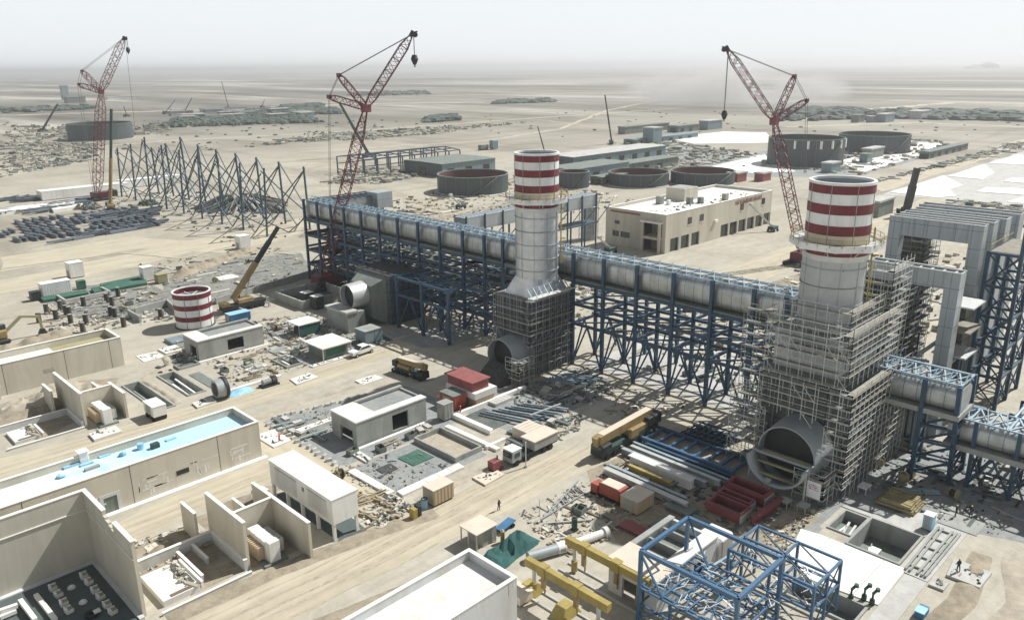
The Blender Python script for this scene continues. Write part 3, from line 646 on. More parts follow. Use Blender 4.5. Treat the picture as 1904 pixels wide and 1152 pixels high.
# ---------------------------------------------------------------- striped exhaust stacks
def stack(label, cx, cy, r, zlow, low):
    zlow = 19.2
    t = thing('exhaust_stack', label, 'chimney', (cx, cy, 0))
    rim = MB().ring(cx, cy, 43.62, 44.0, r + .12, r - .35, 64); rim.build('rim', 'white_paint', t, True)
    for z0, z1, m, dr in ((42.4, 43.6, 'red_paint', .05), (40.9, 42.4, 'white_paint', .0), (39.5, 40.9, 'red_paint', .05), (37.9, 39.5, 'white_paint', .0), (36.5, 37.9, 'red_paint', .05), (35.2, 36.5, 'boom_top', .0), (33.5, 34.88, 'red_paint', .05)):
        b = MB().ring(cx, cy, z0 + .003, z1 - .003, r + dr, r - .25, 64).build('red_band' if m == 'red_paint' else 'white_band' if m == 'white_paint' else 'plain_band', m, t, True)
    sm = MB()
    for i in range(8):
        a = i * math.pi / 4 + .1; c, s_ = math.cos(a), math.sin(a)
        sm.bar((cx + c * (r + .05), cy + s_ * (r + .05), 33.5), (cx + c * (r + .05), cy + s_ * (r + .05), 43.6), .07)
    sm.build('panel_joint', 'concrete', t)
    MB().ring(cx, cy, 20, 43.6, r - .26, r - .3, 64).build('inner_liner', 'horn_steel', t, True)
    MB().ring(cx, cy, 32.7, 33.5, r + .12, r - .2, 64).build('collar', 'galv', t, True)
    MB().ring(cx, cy, zlow, 32.7, r - .05, r - .3  , 64).build('shell', low, t, True)
    jm = MB()
    for i in range(10):
        a = i * math.pi / 5; c, s_ = math.cos(a) * r, math.sin(a) * r; jm.bar((cx + c, cy + s_, zlow), (cx + c, cy + s_, 32.6), .06)
    jm.build('shell_rib', 'duct_steel', t)
    hm = MB()
    for z in (20.8, 23.2, 26.0, 28.7, 31.4): 
        if z > zlow: hm.ring(cx, cy, z, z + .18, r + .12, r - .04, 48)
    hm.build('stiffener_ring', 'duct_steel', t)
    # gallery
    g = MB().ring(cx, cy, 34.9, 35.12, r + 2.0, r + .1, 8, None, math.pi / 8).build('gallery', 'galv', t)
    MB().ring(cx, cy, 34.45, 35.45, r + 2.12, r + 2.0, 8, None, math.pi / 8).build('fascia', 'white_paint', g)
    rm = MB(); n = 24
    ps = [(cx + (r + 1.9) * math.cos(i * 2 * math.pi / n), cy + (r + 1.9) * math.sin(i * 2 * math.pi / n)) for i in range(n)]
    for i in range(n):
        p, q = ps[i], ps[(i + 1) % n]; rm.bar((*p, 35.1), (*p, 36.3), .07)
        for z in (35.7, 36.28): rm.bar((*p, z), (*q, z), .07)
    rm.build('railing', 'yellow', g)
    for i in range(8):
        a = i * math.pi / 4 + .2; c, s_ = math.cos(a), math.sin(a)
        MB().bar((cx + c * r, cy + s_ * r, 33.4), (cx + c * (r + 1.8), cy + s_ * (r + 1.8), 34.9), .14).build('bracket', 'galv', g)
    # cat ladder, on the side turned to the right
    a = -math.pi / 4 - .25; c, s_ = math.cos(a), math.sin(a); lx, ly = cx + c * (r + .6), cy + s_ * (r + .6)
    lm = MB()
    for d in (-.35, .35): lm.bar((lx - s_ * d, ly + c * d, 22), (lx - s_ * d, ly + c * d, 37.2), .1)
    z = 22.2
    while z < 37: lm.bar((lx + s_ * .35, ly - c * .35, z), (lx - s_ * .35, ly + c * .35, z), .06); z += .6
    for z in range(23, 37, 2): lm.ring(lx + c * .45, ly + s_ * .45, z, z + .12, .55, .47, 10)
    lm.build('ladder', 'yellow', t)
    # square to round transition
    n = 32; lo = []; hi = []
    for i in range(n):
        a = 2 * math.pi * i / n + math.pi / 4; c, s_ = math.cos(a), math.sin(a); q = 4.75 / max(abs(c), abs(s_))
        lo.append((cx + c * q, cy + s_ * q, 15.6)); hi.append((cx + c * (r - .02), cy + s_ * (r - .02), 19.3))
    MB().hull(lo, hi).build('transition', 'stack_cladding', t)
    return t
stack('striped red and white exhaust stack on the left, silver cladding below its gallery', 115, 107.7, 4.35, 20.2, 'stack_cladding')
stack('nearer striped red and white exhaust stack on the right, rising from dense scaffolding', 115, 47.2, 4.5, 20.2, 'stack_lower')

def casing(name, label, x0, y0, x1, y1, h, m='casing'):
    t = thing(name, label, 'plant casing', (x0, y0, 0)); MB().box(x0, y0, 0, x1, y1, h).build('body', m, t)
    rm = MB(); x = x0 + 1
    while x < x1: rm.box(x, y0 - .22, 0, x + .2, y0 - .003, h); x += 2.2
    y = y0 + 1
    while y < y1: rm.box(x0 - .22, y, 0, x0 - .003, y + .2, h); y += 2.2
    rm.build('stiffener', 'concrete_dark', t)
    fm = MB().box(x0 - .3, y0 - .3, h, x1 + .3, y1 + .3, h + .25); fm.build('roof', 'plank_grey', t)
    return t
casing('stack_casing', 'dark square casing under the left striped stack', 108.8, 103.4, 121, 113.6, 15.3)
casing('stack_casing', 'dark square casing under the right striped stack behind the scaffolding', 107.6, 41.0, 121, 53.0, 15.6)
MB().box(109.4, 41.8, 15.87, 120.6, 52.6, 21.9).build('upper_box', 'stack_lower', bpy.data.objects['stack_casing.001'])
MB().box(109.1, 41.5, 21.903, 120.9, 52.9, 22.0).build('work_deck', 'plank_grey', bpy.data.objects['stack_casing.001'])

def scaffold(label, x0, y0, wx, wy, z0, z1, lift=2.0, bay=2.0, dp=1.15, seed=1, side='WS', hole=None, gap=.12, tw=1.0, sm='scaf', rails=(.0, 1.0)):
    "tube scaffold along the -X face (length wy) and the -Y face (length wx)"
    rr = random.Random(seed); t = thing('scaffold', label, 'scaffolding', (x0, y0, z0))
    st, led, dia = [], [], []
    faces = []
    if 'W' in side:
        if hole:
            s0, s1, zh = hole
            faces += [(0., s0, z0), (s0, s1, zh), (s1, wy, z0)]
        else: faces.append((0., wy, z0))
        faces = [((lambda s, o, z, b0=f[0]: (x0 + o, y0 + b0 + s, z)), f[1] - f[0], f[2], 'W') for f in faces if f[1] - f[0] > .5]
    if 'S' in side: faces.append((lambda s, o, z: (x0 + s, y0 + o, z), wx, z0, 'S'))
    for F, L, zb, sd in faces:
        n = max(1, round(L / bay)); b = L / n
        for i in range(n + 1):
            st.append((F(i * b, 0, zb), F(i * b, 0, z1 + rr.uniform(.3, 1.3))))
            if i: st.append((F(i * b, dp, zb), F(i * b, dp, z1)))
        z = z0 + lift
        while z <= z1 + .01:
            if z < zb: z += lift; continue
            a, c = (0 if rr.random() > gap else b), (L if rr.random() > gap else L - b)
            if c - a > .3:
                p, q = F(a + .06, .08, z), F(c - .06, dp, z)
                MB().box(min(p[0], q[0]), min(p[1], q[1]), z - .07, max(p[0], q[0]), max(p[1], q[1]), z - .01).build('deck', 'plank_grey' if rr.random() < .6 else 'plank', t)
                if rr.random() < (.85 if sd == 'W' else .4): MB().bar(F(a, .0, z + .11), F(c, .0, z + .11), .05, .24).build('toe_board', 'plank' if rr.random() < .5 else 'plank_grey', t)
            for h in rails: led.append((F(0, -.02, z + h), F(L, -.02, z + h)))
            led.append((F(0, dp, z), F(L, dp, z)))
            for i in range(n):
                if rr.random() < .2: dia.append((F(i * b, -.05, z - lift), F(min(n, i + 1) * b, -.05, z)))
            z += lift
    many('standard', near(st), .075 * tw, sm, t); many('ledger', near(led), .06 * tw, sm, t); many('diagonal_brace', dia, .07 * tw, sm, t)
    return t
scaffold('scaffolding round the casing of the left striped stack', 106.8, 101.9, 13.2, 10.2, 0, 16, seed=2, hole=(1.6, 9.4, 9.2), lift=2.3, tw=1.1, sm='scaf_dull')
t = thing('roof_canopy', 'pale sheet canopy at the top of the left scaffolding', 'canopy', (106.5, 101.6, 16.2))
MB().box(107.2, 101.5, 16.6, 120, 102.9, 16.75).build('sheet', 'roof_white', t); rm = MB()
for i in range(9): rm.bar((107.4 + i * 1.55, 101.7, 16.75), (107.6 + i * 1.55, 103.3, 18.4), .12)
rm.bar((107.4, 103.3, 18.4), (120.3, 103.3, 18.4), .12); rm.build('prop', 'roof_truss', t)
scaffold('tall dense scaffolding wrapping the right stack casing', 103.6, 37.9, 22.5, 13.8, 0, 16, seed=3, hole=(3.4, 12.4, 10.8), bay=1.65, gap=.1, rails=(.0, 1.0), tw=.95)
scaffold('upper tier of scaffolding set back above the right stack casing', 105.3, 39.4, 18, 12.6, 16.2, 24.3, seed=23, bay=1.8, gap=.2, rails=(.0, 1.0), tw=.95)
scaffold('inner lift of scaffolding close around the right stack drum', 108.0, 41.0, 12, 10.5, 18.2, 26.4, seed=29, bay=1.9, gap=.3, rails=(.0, 1.0), tw=.9)
scaffold('scaffold lift at the left side of the right stack drum', 108.2, 53.4, 3.2, 4, 0, 24, seed=14, bay=1.7, sm='scaf_dull')
scaffold('upper scaffolding beside the drum of the right stack', 121.2, 40.6, 8.0, 8, 0, 31, seed=4, bay=1.7)
scaffold('scaffold wing between right stack and the blue duct', 104.8, 51.8, 4, 5, 0, 13.5, seed=9)
# turbine exhaust diffusers
def diffuser(label, x, y, zc, r, L, steel, cradle=True, n=40):
    t = thing('exhaust_diffuser', label, 'duct', (x, y, 0))
    m = MB(); vs = []
    for (dx, rr_) in ((0, r), (L, r * 1.06), (L, r * .98), (0, r - .18)):
        for i in range(n):
            a = 2 * math.pi * i / n; vs.append((x + dx, y + rr_ * math.cos(a), zc + rr_ * math.sin(a)))
    m.add(vs, [(j * n + i, j * n + (i + 1) % n, ((j + 1) % 4) * n + (i + 1) % n, ((j + 1) % 4) * n + i) for j in range(4) for i in range(n)])
    m.build('barrel', steel, t, True)
    MB().tube((x + L * .3, y, zc), (x + L * .3 + .2, y, zc), r * .95, n).build('hollow_shade', 'black', t)  # black disc stands in for the shade deep in the barrel
    if cradle:
        vs = []; k_ = 18
        for dx, f in ((-3.4, 1.0), (0, 1.0)):
            for i in range(k_ + 1):
                a = math.pi + math.pi * i / k_; vs.append((x + dx - .01, y + r * f * math.cos(a), zc - (0 if dx else 0) + r * math.sin(a) * (.86 if dx else 1)))
        m = MB().add(vs, [(i, i + 1, k_ + 2 + i, k_ + 1 + i) for i in range(k_)]); o = m.build('cradle', steel, t, True)
        sd = o.modifiers.new('skin', 'SOLIDIFY'); sd.thickness = .3
        for q in (-.9, .6, 2.0): MB().box(x - .6 - q * .9, y - r * .86, zc - 1.2 - q * .8, x - .2 - q * .9, y + r * .86, zc - .95 - q * .8).build('walkway_plank', 'olive_roof' if q < 1 else 'wood', t)
        MB().bar((x - 1.2, y - r, zc), (x - 1.2, y + r, zc), .35).build('strongback', steel, t)
        for s in (-1, 1): MB().bar((x - 2.3, y + s * r * .97, 0), (x - 2.3, y + s * r * .97, zc), .2).build('support_leg', 'galv', t)
    return t
diffuser('large open grey exhaust barrel with planks across it below the right scaffolding', 101.6, 45.6, 5.5, 4.4, 5.4, 'horn_steel')
diffuser('grey exhaust barrel half hidden at the foot of the left stack', 103.4, 106.9, 4.6, 3.7, 6, 'horn_steel', False)
tag(MB().hull([(99.8, 103.4, 0), (103.3, 103.2, 0), (103.3, 110.4, 0), (99.4, 110.2, 0)], [(101.6, 104.2, 3.0), (103.2, 103.8, 3.6), (103.2, 109.6, 3.6), (101.4, 109.4, 2.6)]).build('tarp_cover', 'mesh_dark'), 'dark tarpaulin-covered load under the mouth of the left exhaust barrel', 'tarp')
diffuser('shiny white exhaust barrel on the bare third unit by the red crane', 101.4, 157.4, 7.6, 3.0, 4.4, 'galv', False)
scaffold('low wooden scaffold deck beside the right exhaust barrel', 99.8, 38.9, 3.6, 4.4, 0, 4.2, seed=5, lift=1.4, bay=1.8)
scaffold('low brown scaffold beside the left exhaust barrel', 102.2, 100.6, 4.4, 3.6, 0, 4.8, seed=6, lift=1.6, bay=1.5)
t = thing('notice_board', 'white notice board tied to the scaffold beside the right exhaust barrel', 'sign', (99.6, 40, 0))
MB().box(99.62, 39.2, 1.6, 99.68, 41.2, 4.1).build('panel', 'sign_white', t)
im = MB(); rr = random.Random(4)
for z in (3.5, 3.2, 2.9):
    y = 39.5
    while y < 40.9: w_ = rr.uniform(.08, .25); im.box(99.608, y, z, 99.617, min(y + w_, 41), z + rr.uniform(.08, .2)); y += w_ + .09
im.build('lettering', 'sign_ink', t)
# third unit, bare
t = thing('turbine_casing', 'bare grey turbine block with flared back wall, not yet scaffolded', 'plant casing', (99, 154, 0))
MB().box(98.4, 153.0, 0, 103.2, 162, 4.8).build('base_block', 'concrete', t); MB().box(98.0, 152.8, 4.8, 101.3, 162.2, 5.3).build('ledge', 'concrete_light', t)
MB().hull([(105.9, 153.6, 2), (105.9, 162, 2), (105.9, 162, 10), (105.9, 153.6, 10)], [(109.5, 152.5, 0), (109.5, 163.5, 0), (109.5, 163.5, 11.6), (109.5, 152.5, 11.6)]).build('flared_duct', 'concrete_dark', t)
MB().box(109.503, 151, 0, 118.5, 165, 12.2).build('rear_casing', 'casing', t)
bm = MB()
for i in range(6): bm.box(109.3, 150.7 + 0, i * 2.1 + .4, 118.6, 150.997, i * 2.1 + .65)
for i in range(6): bm.box(110 + i * 1.65, 150.6, 0, 110.25 + i * 1.65, 150.99, 12.2)
bm.build('stiffener', 'blue_steel', t)
t = thing('equipment_box', 'dark blue-grey steel box standing below the bare turbine block', 'box', (97, 143, 0))
MB().box(96.6, 143.6, .2, 101.4, 147.6, 3.0).build('body', 'shed_blue', t, bevel=.05); MB().box(96.5, 143.5, 3.002, 101.5, 147.7, 3.15).build('lid', 'concrete', t); MB().box(96.8, 143.8, 0, 101.2, 147.4, .2).build('skid', 'black', t)

# ---------------------------------------------------------------- blue duct gallery
t = thing('duct_gallery', 'long blue steel frame carrying a silver rectangular duct behind both stacks', 'duct gallery', (120, 130, 0))
cols = [205, 198, 191, 184.5, 176.5, 168.5, 160.5, 152.3, 144.1, 135.8, 128.5, 122.5, 102, 94.2, 86.2, 78, 70, 62, 56.2]
XA, XB, XC = 119.8, 127.3, 134.8
cs_, beams, braces = [], [], []
for y in cols:
    cs_.append(((XA, y, 0), (XA, y, 23.9)))
    cs_.append(((XB, y, 0), (XB, y, 18.0)))
    if y > 125 or y < 100: cs_.append(((XC, y, 0), (XC, y, 13.4)))
cs_ += [((109.5, 138.8, 0), (109.5, 138.8, 13.2)), ((109.5, 148.2, 0), (109.5, 148.2, 13.2)), ((109.5, 129.6, 0), (109.5, 129.6, 13.2)), ((114.6, 138.4, 0), (114.6, 138.4, 13.2))]
lev_all = (17.8, 13.2, 9.0)
def run(y0, y1, levels, xs, dense):
    ys = [y for y in cols if y1 <= y <= y0]
    for z in levels:
        for x in xs: beams.append(((x, y0, z), (x, y1, z)))
        for y in ys:
            if xs[-1] > XB or z < 14: beams.append(((xs[0], y, z), (xs[-1], y, z)))
        for a, b in zip(ys, ys[1:]):
            for xa, xb in zip(xs, xs[1:]):
                braces.append(((xa, a, z), (xb, b, z))); 
                if dense: braces.append(((xb, a, z), (xa, b, z)))
                if dense and z > 4: beams.append(((xa, (a + b) / 2, z), (xb, (a + b) / 2, z)))
    for i, (a, b) in enumerate(zip(ys, ys[1:])):
        m_ = (a + b) / 2; zl = min(levels)
        for x in xs[:2]:
            braces.append(((x, a, .2), (x, m_, zl))); braces.append(((x, b, .2), (x, m_, zl)))
        if dense or i % 2: braces.append(((xs[0], a, zl), (xs[0], b, zl + 4.2))); 
        for y in (a,):
            for xa, xb in zip(xs, xs[1:]):
                braces.append(((xa, y, .2), ((xa + xb) / 2, y, zl))); braces.append(((xb, y, .2), ((xa + xb) / 2, y, zl)))
run(205, 122.5, (17.8, 13.4, 9.0, 4.6), (XA, XB, XC), True)
run(102, 56.2, lev_all, (XA, XB, XC), False)
for y in (148.2, 138.8, 129.6): beams.append(((109.5, y, 12.6), (XA, y, 12.6))); beams.append(((109.5, y, 8.4), (XA, y, 8.4)))
for z in (12.6, 8.4): beams += [((109.5, 148.2, z), (109.5, 129.6, z)), ((114.6, 148.2, z), (114.6, 122.5, z))]
for a, b in ((148.2, 138.8), (138.8, 129.6)):
    braces += [((109.5, a, 12.6), (114.6, b, 12.6)), ((114.6, a, 12.6), (XA, b, 12.6)), ((114.6, a, 12.6), (109.5, b, 12.6)), ((109.5, a, .2), (109.5, (a + b) / 2, 8.4)), ((109.5, b, .2), (109.5, (a + b) / 2, 8.4))]
beams += [((141.8, 205, 17.8), (XA, 205, 17.8)), ((141.8, 197, 17.8), (XA, 197, 17.8))]
for z in (5, 10, 14): beams.append(((XA, 205, z), (XC, 205, z)))
cs_ += [((141.8, 205, 0), (141.8, 205, 20)), ((141.8, 197, 0), (141.8, 197, 20))]
many('column', near(cs_), .62, 'blue_steel', t); many('beam', near(beams), .42, 'blue_steel', t, .55); many('brace', near(braces), .26, 'blue_steel', t)
extrude_y(duct_prof(120.5, 124.9, 18.5, 23.4), 55.2, 205.3).build('duct', 'cladding', t, True)
MB().box(124.9, 197, 18.5, 141.8, 205.3, 23.2).build('duct_return', 'cladding', t)
MB().box(119.9, 55.2, 17.7, 125.4, 205.6, 18.45).build('duct_shelf', 'concrete_dark', t)
rm = MB()
y = 55.5
while y < 205:
    for s in ((120.4, 124.9), (124.9, 120.4)): rm.bar((s[0], y, 23.55), (s[1], y + 2.9, 23.55), .16)
    rm.bar((120.4, y, 23.5), (124.9, y, 24.2), .15); y += 2.9
for x in (120.4, 122.6, 124.9): rm.bar((x, 55.5, 23.6), (x, 205, 23.6), .22)
rm.bar((122.6, 55.5, 24.5), (122.6, 205, 24.5), .16)
y = 55.5
while y < 204:
    rm.bar((120.4, y, 23.6), (122.6, y + 1.4, 24.5), .14); rm.bar((122.6, y + 1.4, 24.5), (124.9, y + 2.9, 23.6), .14); y += 2.9
rm.build('roof_truss', 'roof_truss', t)
rm = MB()
for i in range(11):
    x = 121 + i * 2; rm.bar((x, 197, 23.5), (x + 2, 205.3, 23.5), .18); rm.bar((x + 2, 197, 23.5), (x, 205.3, 23.5), .18); rm.bar((x, 197, 23.5), (x, 205.3, 23.5), .2)
rm.bar((120.5, 205.2, 23.6), (142, 205.2, 23.6), .25).bar((124.9, 197, 23.6), (142, 197, 23.6), .25); rm.build('roof_frame', 'teal_steel', t)
MB().box(138, 194, 20, 143.5, 199, 24.6).build('end_hood', 'duct_steel', t)
cm = MB(); rr = random.Random(12)   # pipes and cable trays threaded through the frame
for i in range(190):
    y = rr.uniform(126, 200); x = rr.uniform(120.5, 133); z = rr.choice((4.9, 9.3, 13.7)) + rr.uniform(0, .5)
    if rr.random() < .5: cm.bar((x, y, z), (x, y - rr.uniform(4, 18), z), rr.uniform(.1, .5), .2)
    else: cm.bar((x, y, z), (min(134.5, x + rr.uniform(2, 8)), y, z), rr.uniform(.1, .4), .2)
cm.build('pipe_and_tray_run', 'debris_dark', t)
for i in range(26):
    y = rr.choice(cols[:11]); z = rr.choice((4.9, 9.3, 13.7, 18.1)); x = rr.choice((XA, XB)); MB().box(x + .4, y - 6.4, z - .04, x + rr.choice((3.2, 7.0)), y - .4, z).build('grating', 'mesh_dark', t)

# second duct behind the gallery
t = thing('rear_duct', 'silver duct on steel trestles running away behind the blue gallery', 'duct', (143, 166, 0))
MB().box(146, 164.4, 15.6, 205, 168.8, 19.6).build('duct', 'duct_steel', t); MB().box(145, 163.8, 10.2, 205, 169.4, 10.6).build('lower_deck', 'teal_steel', t)
for i in range(9):
    x = 146.5 + i * 7.2
    for y in (164.2, 169): MB().bar((x, y, 0), (x, y, 20), .4).build('column', 'teal_steel', t)
    MB().bar((x, 164.2, 10), (x + 7.2, 164.2, 15.4), .2).build('brace', 'teal_steel', t)
rm = MB()
for i in range(40): rm.bar((146 + i * 1.45, 164.5, 19.9), (147.4 + i * 1.45, 168.8, 19.9), .12)
rm.build('roof_truss', 'roof_truss', t)

# lower ducts to the right of the near stack
t = thing('duct_gallery', 'silver duct on a dark blue braced tower at the right of the near stack', 'duct gallery', (117.6, 29, 0))
extrude_y(duct_prof(118.2, 123.4, 11.8, 15.6), 28.4, 41.4).build('duct', 'cladding', t, True); MB().box(117.7, 28.1, 11.0, 124.2, 41.4, 11.75).build('duct_shelf', 'concrete', t)
cs2 = [((117.8, 33.2, 0), (117.8, 33.2, 16.2)), ((124.6, 34.4, 0), (124.6, 34.4, 16.2)), ((120.0, 28.6, 0), (117.8, 28.6, 16.2)), ((126.2, 28.6, 0), (124.6, 28.6, 16.2))]
for p, q in cs2: MB().bar(p, q, .6).build('column', 'blue_steel', t)
bs = []
for z in (1.5, 4, 6.5, 9):
    bs += [((117.8, 33.2, z), (118.6, 28.6, z)), ((124.6, 34.4, z), (125.6, 28.6, z)), ((117.8, 33.2, z), (124.6, 34.4, z)), ((118.6, 28.6, z), (125.6, 28.6, z)), ((117.8, 33.2, z), (118.5, 28.6, z + 2.5)), ((118.5, 28.6, z), (125.3, 28.6, z + 2.5)), ((117.8, 33.2, z + 2.5), (124.6, 34.4, z)), ((118.5, 28.6, z + 2.4), (117.8, 33.2, z))]
many('brace', bs, .26, 'blue_steel', t)
rm = MB(); y = 28.5
for x in (118.0, 123.8): rm.bar((x, 28.5, 16.3), (x, 41, 16.3), .25)
while y < 41:
    rm.bar((118, y, 16.3), (123.8, y + 2, 16.4), .2).bar((123.8, y, 16.3), (118, y + 2, 16.4), .2).bar((118, y, 16.3), (123.8, y, 16.3), .2).bar((118, y, 15.5), (120.9, y, 17.3), .15).bar((120.9, y, 17.3), (123.8, y, 15.5), .15); y += 2.05
rm.bar((120.9, 28.5, 17.3), (120.9, 41, 17.3), .2); rm.build('roof_truss', 'roof_truss', t)
t = thing('duct_gallery', 'lowest silver duct on blue supports leaving the picture at the right edge', 'duct gallery', (121, 20, 0))
extrude_y(duct_prof(121.2, 126.2, 6.4, 9.9), -6, 30.2).build('duct', 'cladding', t, True); MB().box(120.6, -6, 5.5, 127, 30.4, 6.35).build('duct_shelf', 'concrete', t)
bs = []
for i, y in enumerate((26.5, 21, 15.5, 10, 4)):
    for x in (121, 126.6): MB().bar((x, y, 0), (x, y, 10.4), .5).build('column', 'blue_steel', t)
    for x in (121, 126.6): bs += [((x, y, .3), (x, y - 2.7, 5.4)), ((x, y - 5.5, .3), (x, y - 2.7, 5.4)), ((x, y, 3.0), (x, y - 5.5, 3.0))]
    bs += [((121, y, 3), (126.6, y, 3)), ((121, y, .2), (126.6, y, 5.4)), ((126.6, y, .2), (121, y, 5.4))]
many('brace', bs, .26, 'blue_steel', t)
rm = MB(); y = -5.
for x in (121, 126.5): rm.bar((x, -6, 10.4), (x, 30, 10.4), .25)
while y < 29:
    rm.bar((121, y, 10.4), (126.5, y + 2.5, 10.4), .22).bar((126.5, y, 10.4), (121, y + 2.5, 10.4), .22).bar((121, y, 10.4), (126.5, y, 10.4), .22).bar((121, y, 10), (123.8, y + 1, 11.6), .15).bar((123.8, y + 1, 11.6), (126.5, y, 10), .15); y += 2.5
rm.build('roof_truss', 'roof_truss', t)
# pipe racks continuing behind at the right edge
t = thing('pipe_rack', 'low blue pipe rack with pale pipes at the right edge behind the lowest duct', 'pipe rack', (140, 22, 0))
for i in range(6):
    for y in (26, 20): MB().bar((132 + i * 7, y, 0), (132 + i * 7, y, 6), .4).build('column', 'blue_steel', t)
    MB().bar((132 + i * 7, 26, 5.8), (132 + i * 7, 20, 5.8), .4).build('beam', 'blue_steel', t)
for i in range(5): MB().tube((130, 21 + i * 1.0, 6.25), (170, 21 + i * 1.0, 6.25), .25, 8).build('pipe', 'roof_truss', t, True)

# silver boiler duct portals
def portal(label, x, w, y0, y1, top, bd, lw, left=True, ribs=False):
    t = thing('duct_portal', label, 'duct', (x, y0, 0), 'silver duct portals over the boiler')
    f = MB().box(x, y0, top - bd, x + .25, y1, top).box(x + w - .25, y0, top - bd, x + w, y1, top).box(x + .25, y0, top - bd, x + w - .25, y1, top - bd + .3)
    f.box(x + .25, y0, top - bd + .3, x + w - .25, y0 + .25, top).box(x + .25, y1 - .25, top - bd + .3, x + w - .25, y1, top)
    f.build('trough', 'duct_steel', t)
    MB().box(x - .05, y0 - .05, top, x + .3, y1 + .05, top + .12).box(x + w - .3, y0 - .05, top, x + w + .05, y1 + .05, top + .12).build('rim', 'galv', t)
    if ribs:
        for i in range(7): MB().box(x + .25, y0 + 1 + i * 1.8, top - .5, x + w - .25, y0 + 1.3 + i * 1.8, top - .1).build('cross_rib', 'galv', t)
    MB().box(x, y0, 0, x + w, y0 + lw, top - bd - .003).build('leg', 'duct_steel', t)
    if left: MB().box(x, y1 - lw, 0, x + w, y1, top - bd - .003).build('leg', 'duct_steel', t)
    sm = MB(); y = y0 + 2.4
    while y < y1 - 1: sm.box(x - .12, y, top - bd, x - .003, y + .12, top); y += 2.2
    sm.build('stiffener', 'horn_steel', t)
portal('nearest tall silver duct portal framing a square of sand beside the blue stair tower', 152, 2.4, 37.3, 53, 33, 3.3, 2.1)
portal('second tall silver duct portal, right behind the nearest one', 160, 3.0, 37.8, 54, 32.4, 3.0, 2.0)
portal('third tall silver duct portal counted from the near one', 170, 3.4, 38.2, 55.5, 31.6, 3.0, 2.0)
portal('farthest silver duct portal, its top just showing behind the others', 181, 3.6, 38.5, 57.5, 31.0, 3.6, 2.3)
portal('lower silver duct bridge with cross ribs, standing in front of the tall portals', 134.8, 2.8, 35.2, 49.5, 28.2, 2.8, 2.2, False, True)
t = thing('boiler_casing', 'dark netted boiler block hung with scaffold decks behind the near stack', 'plant casing', (141, 44, 0))
MB().box(141, 45.2, 0, 151.4, 52, 24.5).build('body', 'net_dark', t); MB().box(156, 49.2, 0, 165, 52.9, 28.2).build('rear_body', 'net_dark', t)
scaffold('scaffold decks on the front of the dark boiler block', 139.6, 43.8, 11.5, 8, 0, 25, seed=7, bay=2.3, sm='scaf_dull')
scaffold('scaffold decks under the tall silver portals', 155.9, 47.7, 9.5, 4.5, 0, 28.4, seed=8, bay=2.4, sm='scaf_dull')
t = thing('boiler_casing', 'dark side wall with small platforms between the right portal legs', 'plant casing', (156, 36, 0))
MB().box(156.2, 40.2, 0, 176, 42.6, 7).build('body', 'casing', t)
for i, z in enumerate((13.5, 17.8, 22)): MB().box(137.8, 33.4, z, 144.5, 38.6, z + .25).build('platform', 'plank' if i == 1 else 'galv', t)
MB().box(145, 36.2, 0, 150, 37.9, 21).build('lift_shaft', 'net_dark', t)
t = thing('stair_tower', 'tall dark blue braced steel tower at the right edge beside the silver portals', 'steel tower', (154, 32, 0))
tc = [(153.7, 31.4), (153.7, 36.4), (160.5, 31.4), (160.5, 36.4), (168, 31.4), (168, 36.4)]
for x, y in tc: MB().bar((x, y, 0), (x, y, 28.6 if (x, y) != (153.7, 31.4) else 33.2), .6).build('column', 'blue_steel', t)
bb, br = [], []
for z in (6, 11.5, 17, 22.5, 28.3):
    for i in range(0, 6, 2):
        bb.append(((*tc[i], z), (*tc[i + 1], z)))
        if i < 4: bb += [((*tc[i], z), (*tc[i + 2], z)), ((*tc[i + 1], z), (*tc[i + 3], z)), ]; br += [((*tc[i], z - 5.5), (*tc[i + 2], z)), ((*tc[i + 2], z - 5.5), (*tc[i], z))]
        br += [((*tc[i], z - 5.5), (*tc[i + 1], z)), ((*tc[i + 1], z - 5.5), (*tc[i], z))]
many('beam', bb, .45, 'blue_steel', t); many('brace', br, .22, 'blue_steel', t)
MB().box(154, 31.8, 28.45, 168, 36.2, 28.6).build('top_deck', 'plank', t)
rm = MB()
for x0 in range(154, 168, 2): rm.bar((x0, 31.5, 28.6), (x0, 31.5, 29.8), .08).bar((x0, 36.3, 28.6), (x0, 36.3, 29.8), .08)
for y in (31.5, 36.3): rm.bar((154, y, 29.7), (168, y, 29.7), .09)
rm.build('railing', 'yellow', t)

t = thing('pipework', 'tangle of grey pipes and blue posts between the near stack and the low silver bridge', 'pipes', (128, 40, 0)); rr = random.Random(51)
for i in range(12): x, y = rr.uniform(126, 150), rr.uniform(34, 44); MB().bar((x, y, 0), (x, y, rr.uniform(6, 15)), .3).build('post', 'blue_steel', t)
for i in range(16):
    x, y, z = rr.uniform(124, 140), rr.uniform(34, 44), rr.uniform(3, 13); q = (x + rr.uniform(4, 12), y, z) if i % 2 else (x, y - rr.uniform(3, 7), z); MB().tube((x, y, z), q, rr.uniform(.12, .35), 8).build('pipe', rr.choice(('galv', 'duct_steel', 'roof_truss')), t, True)
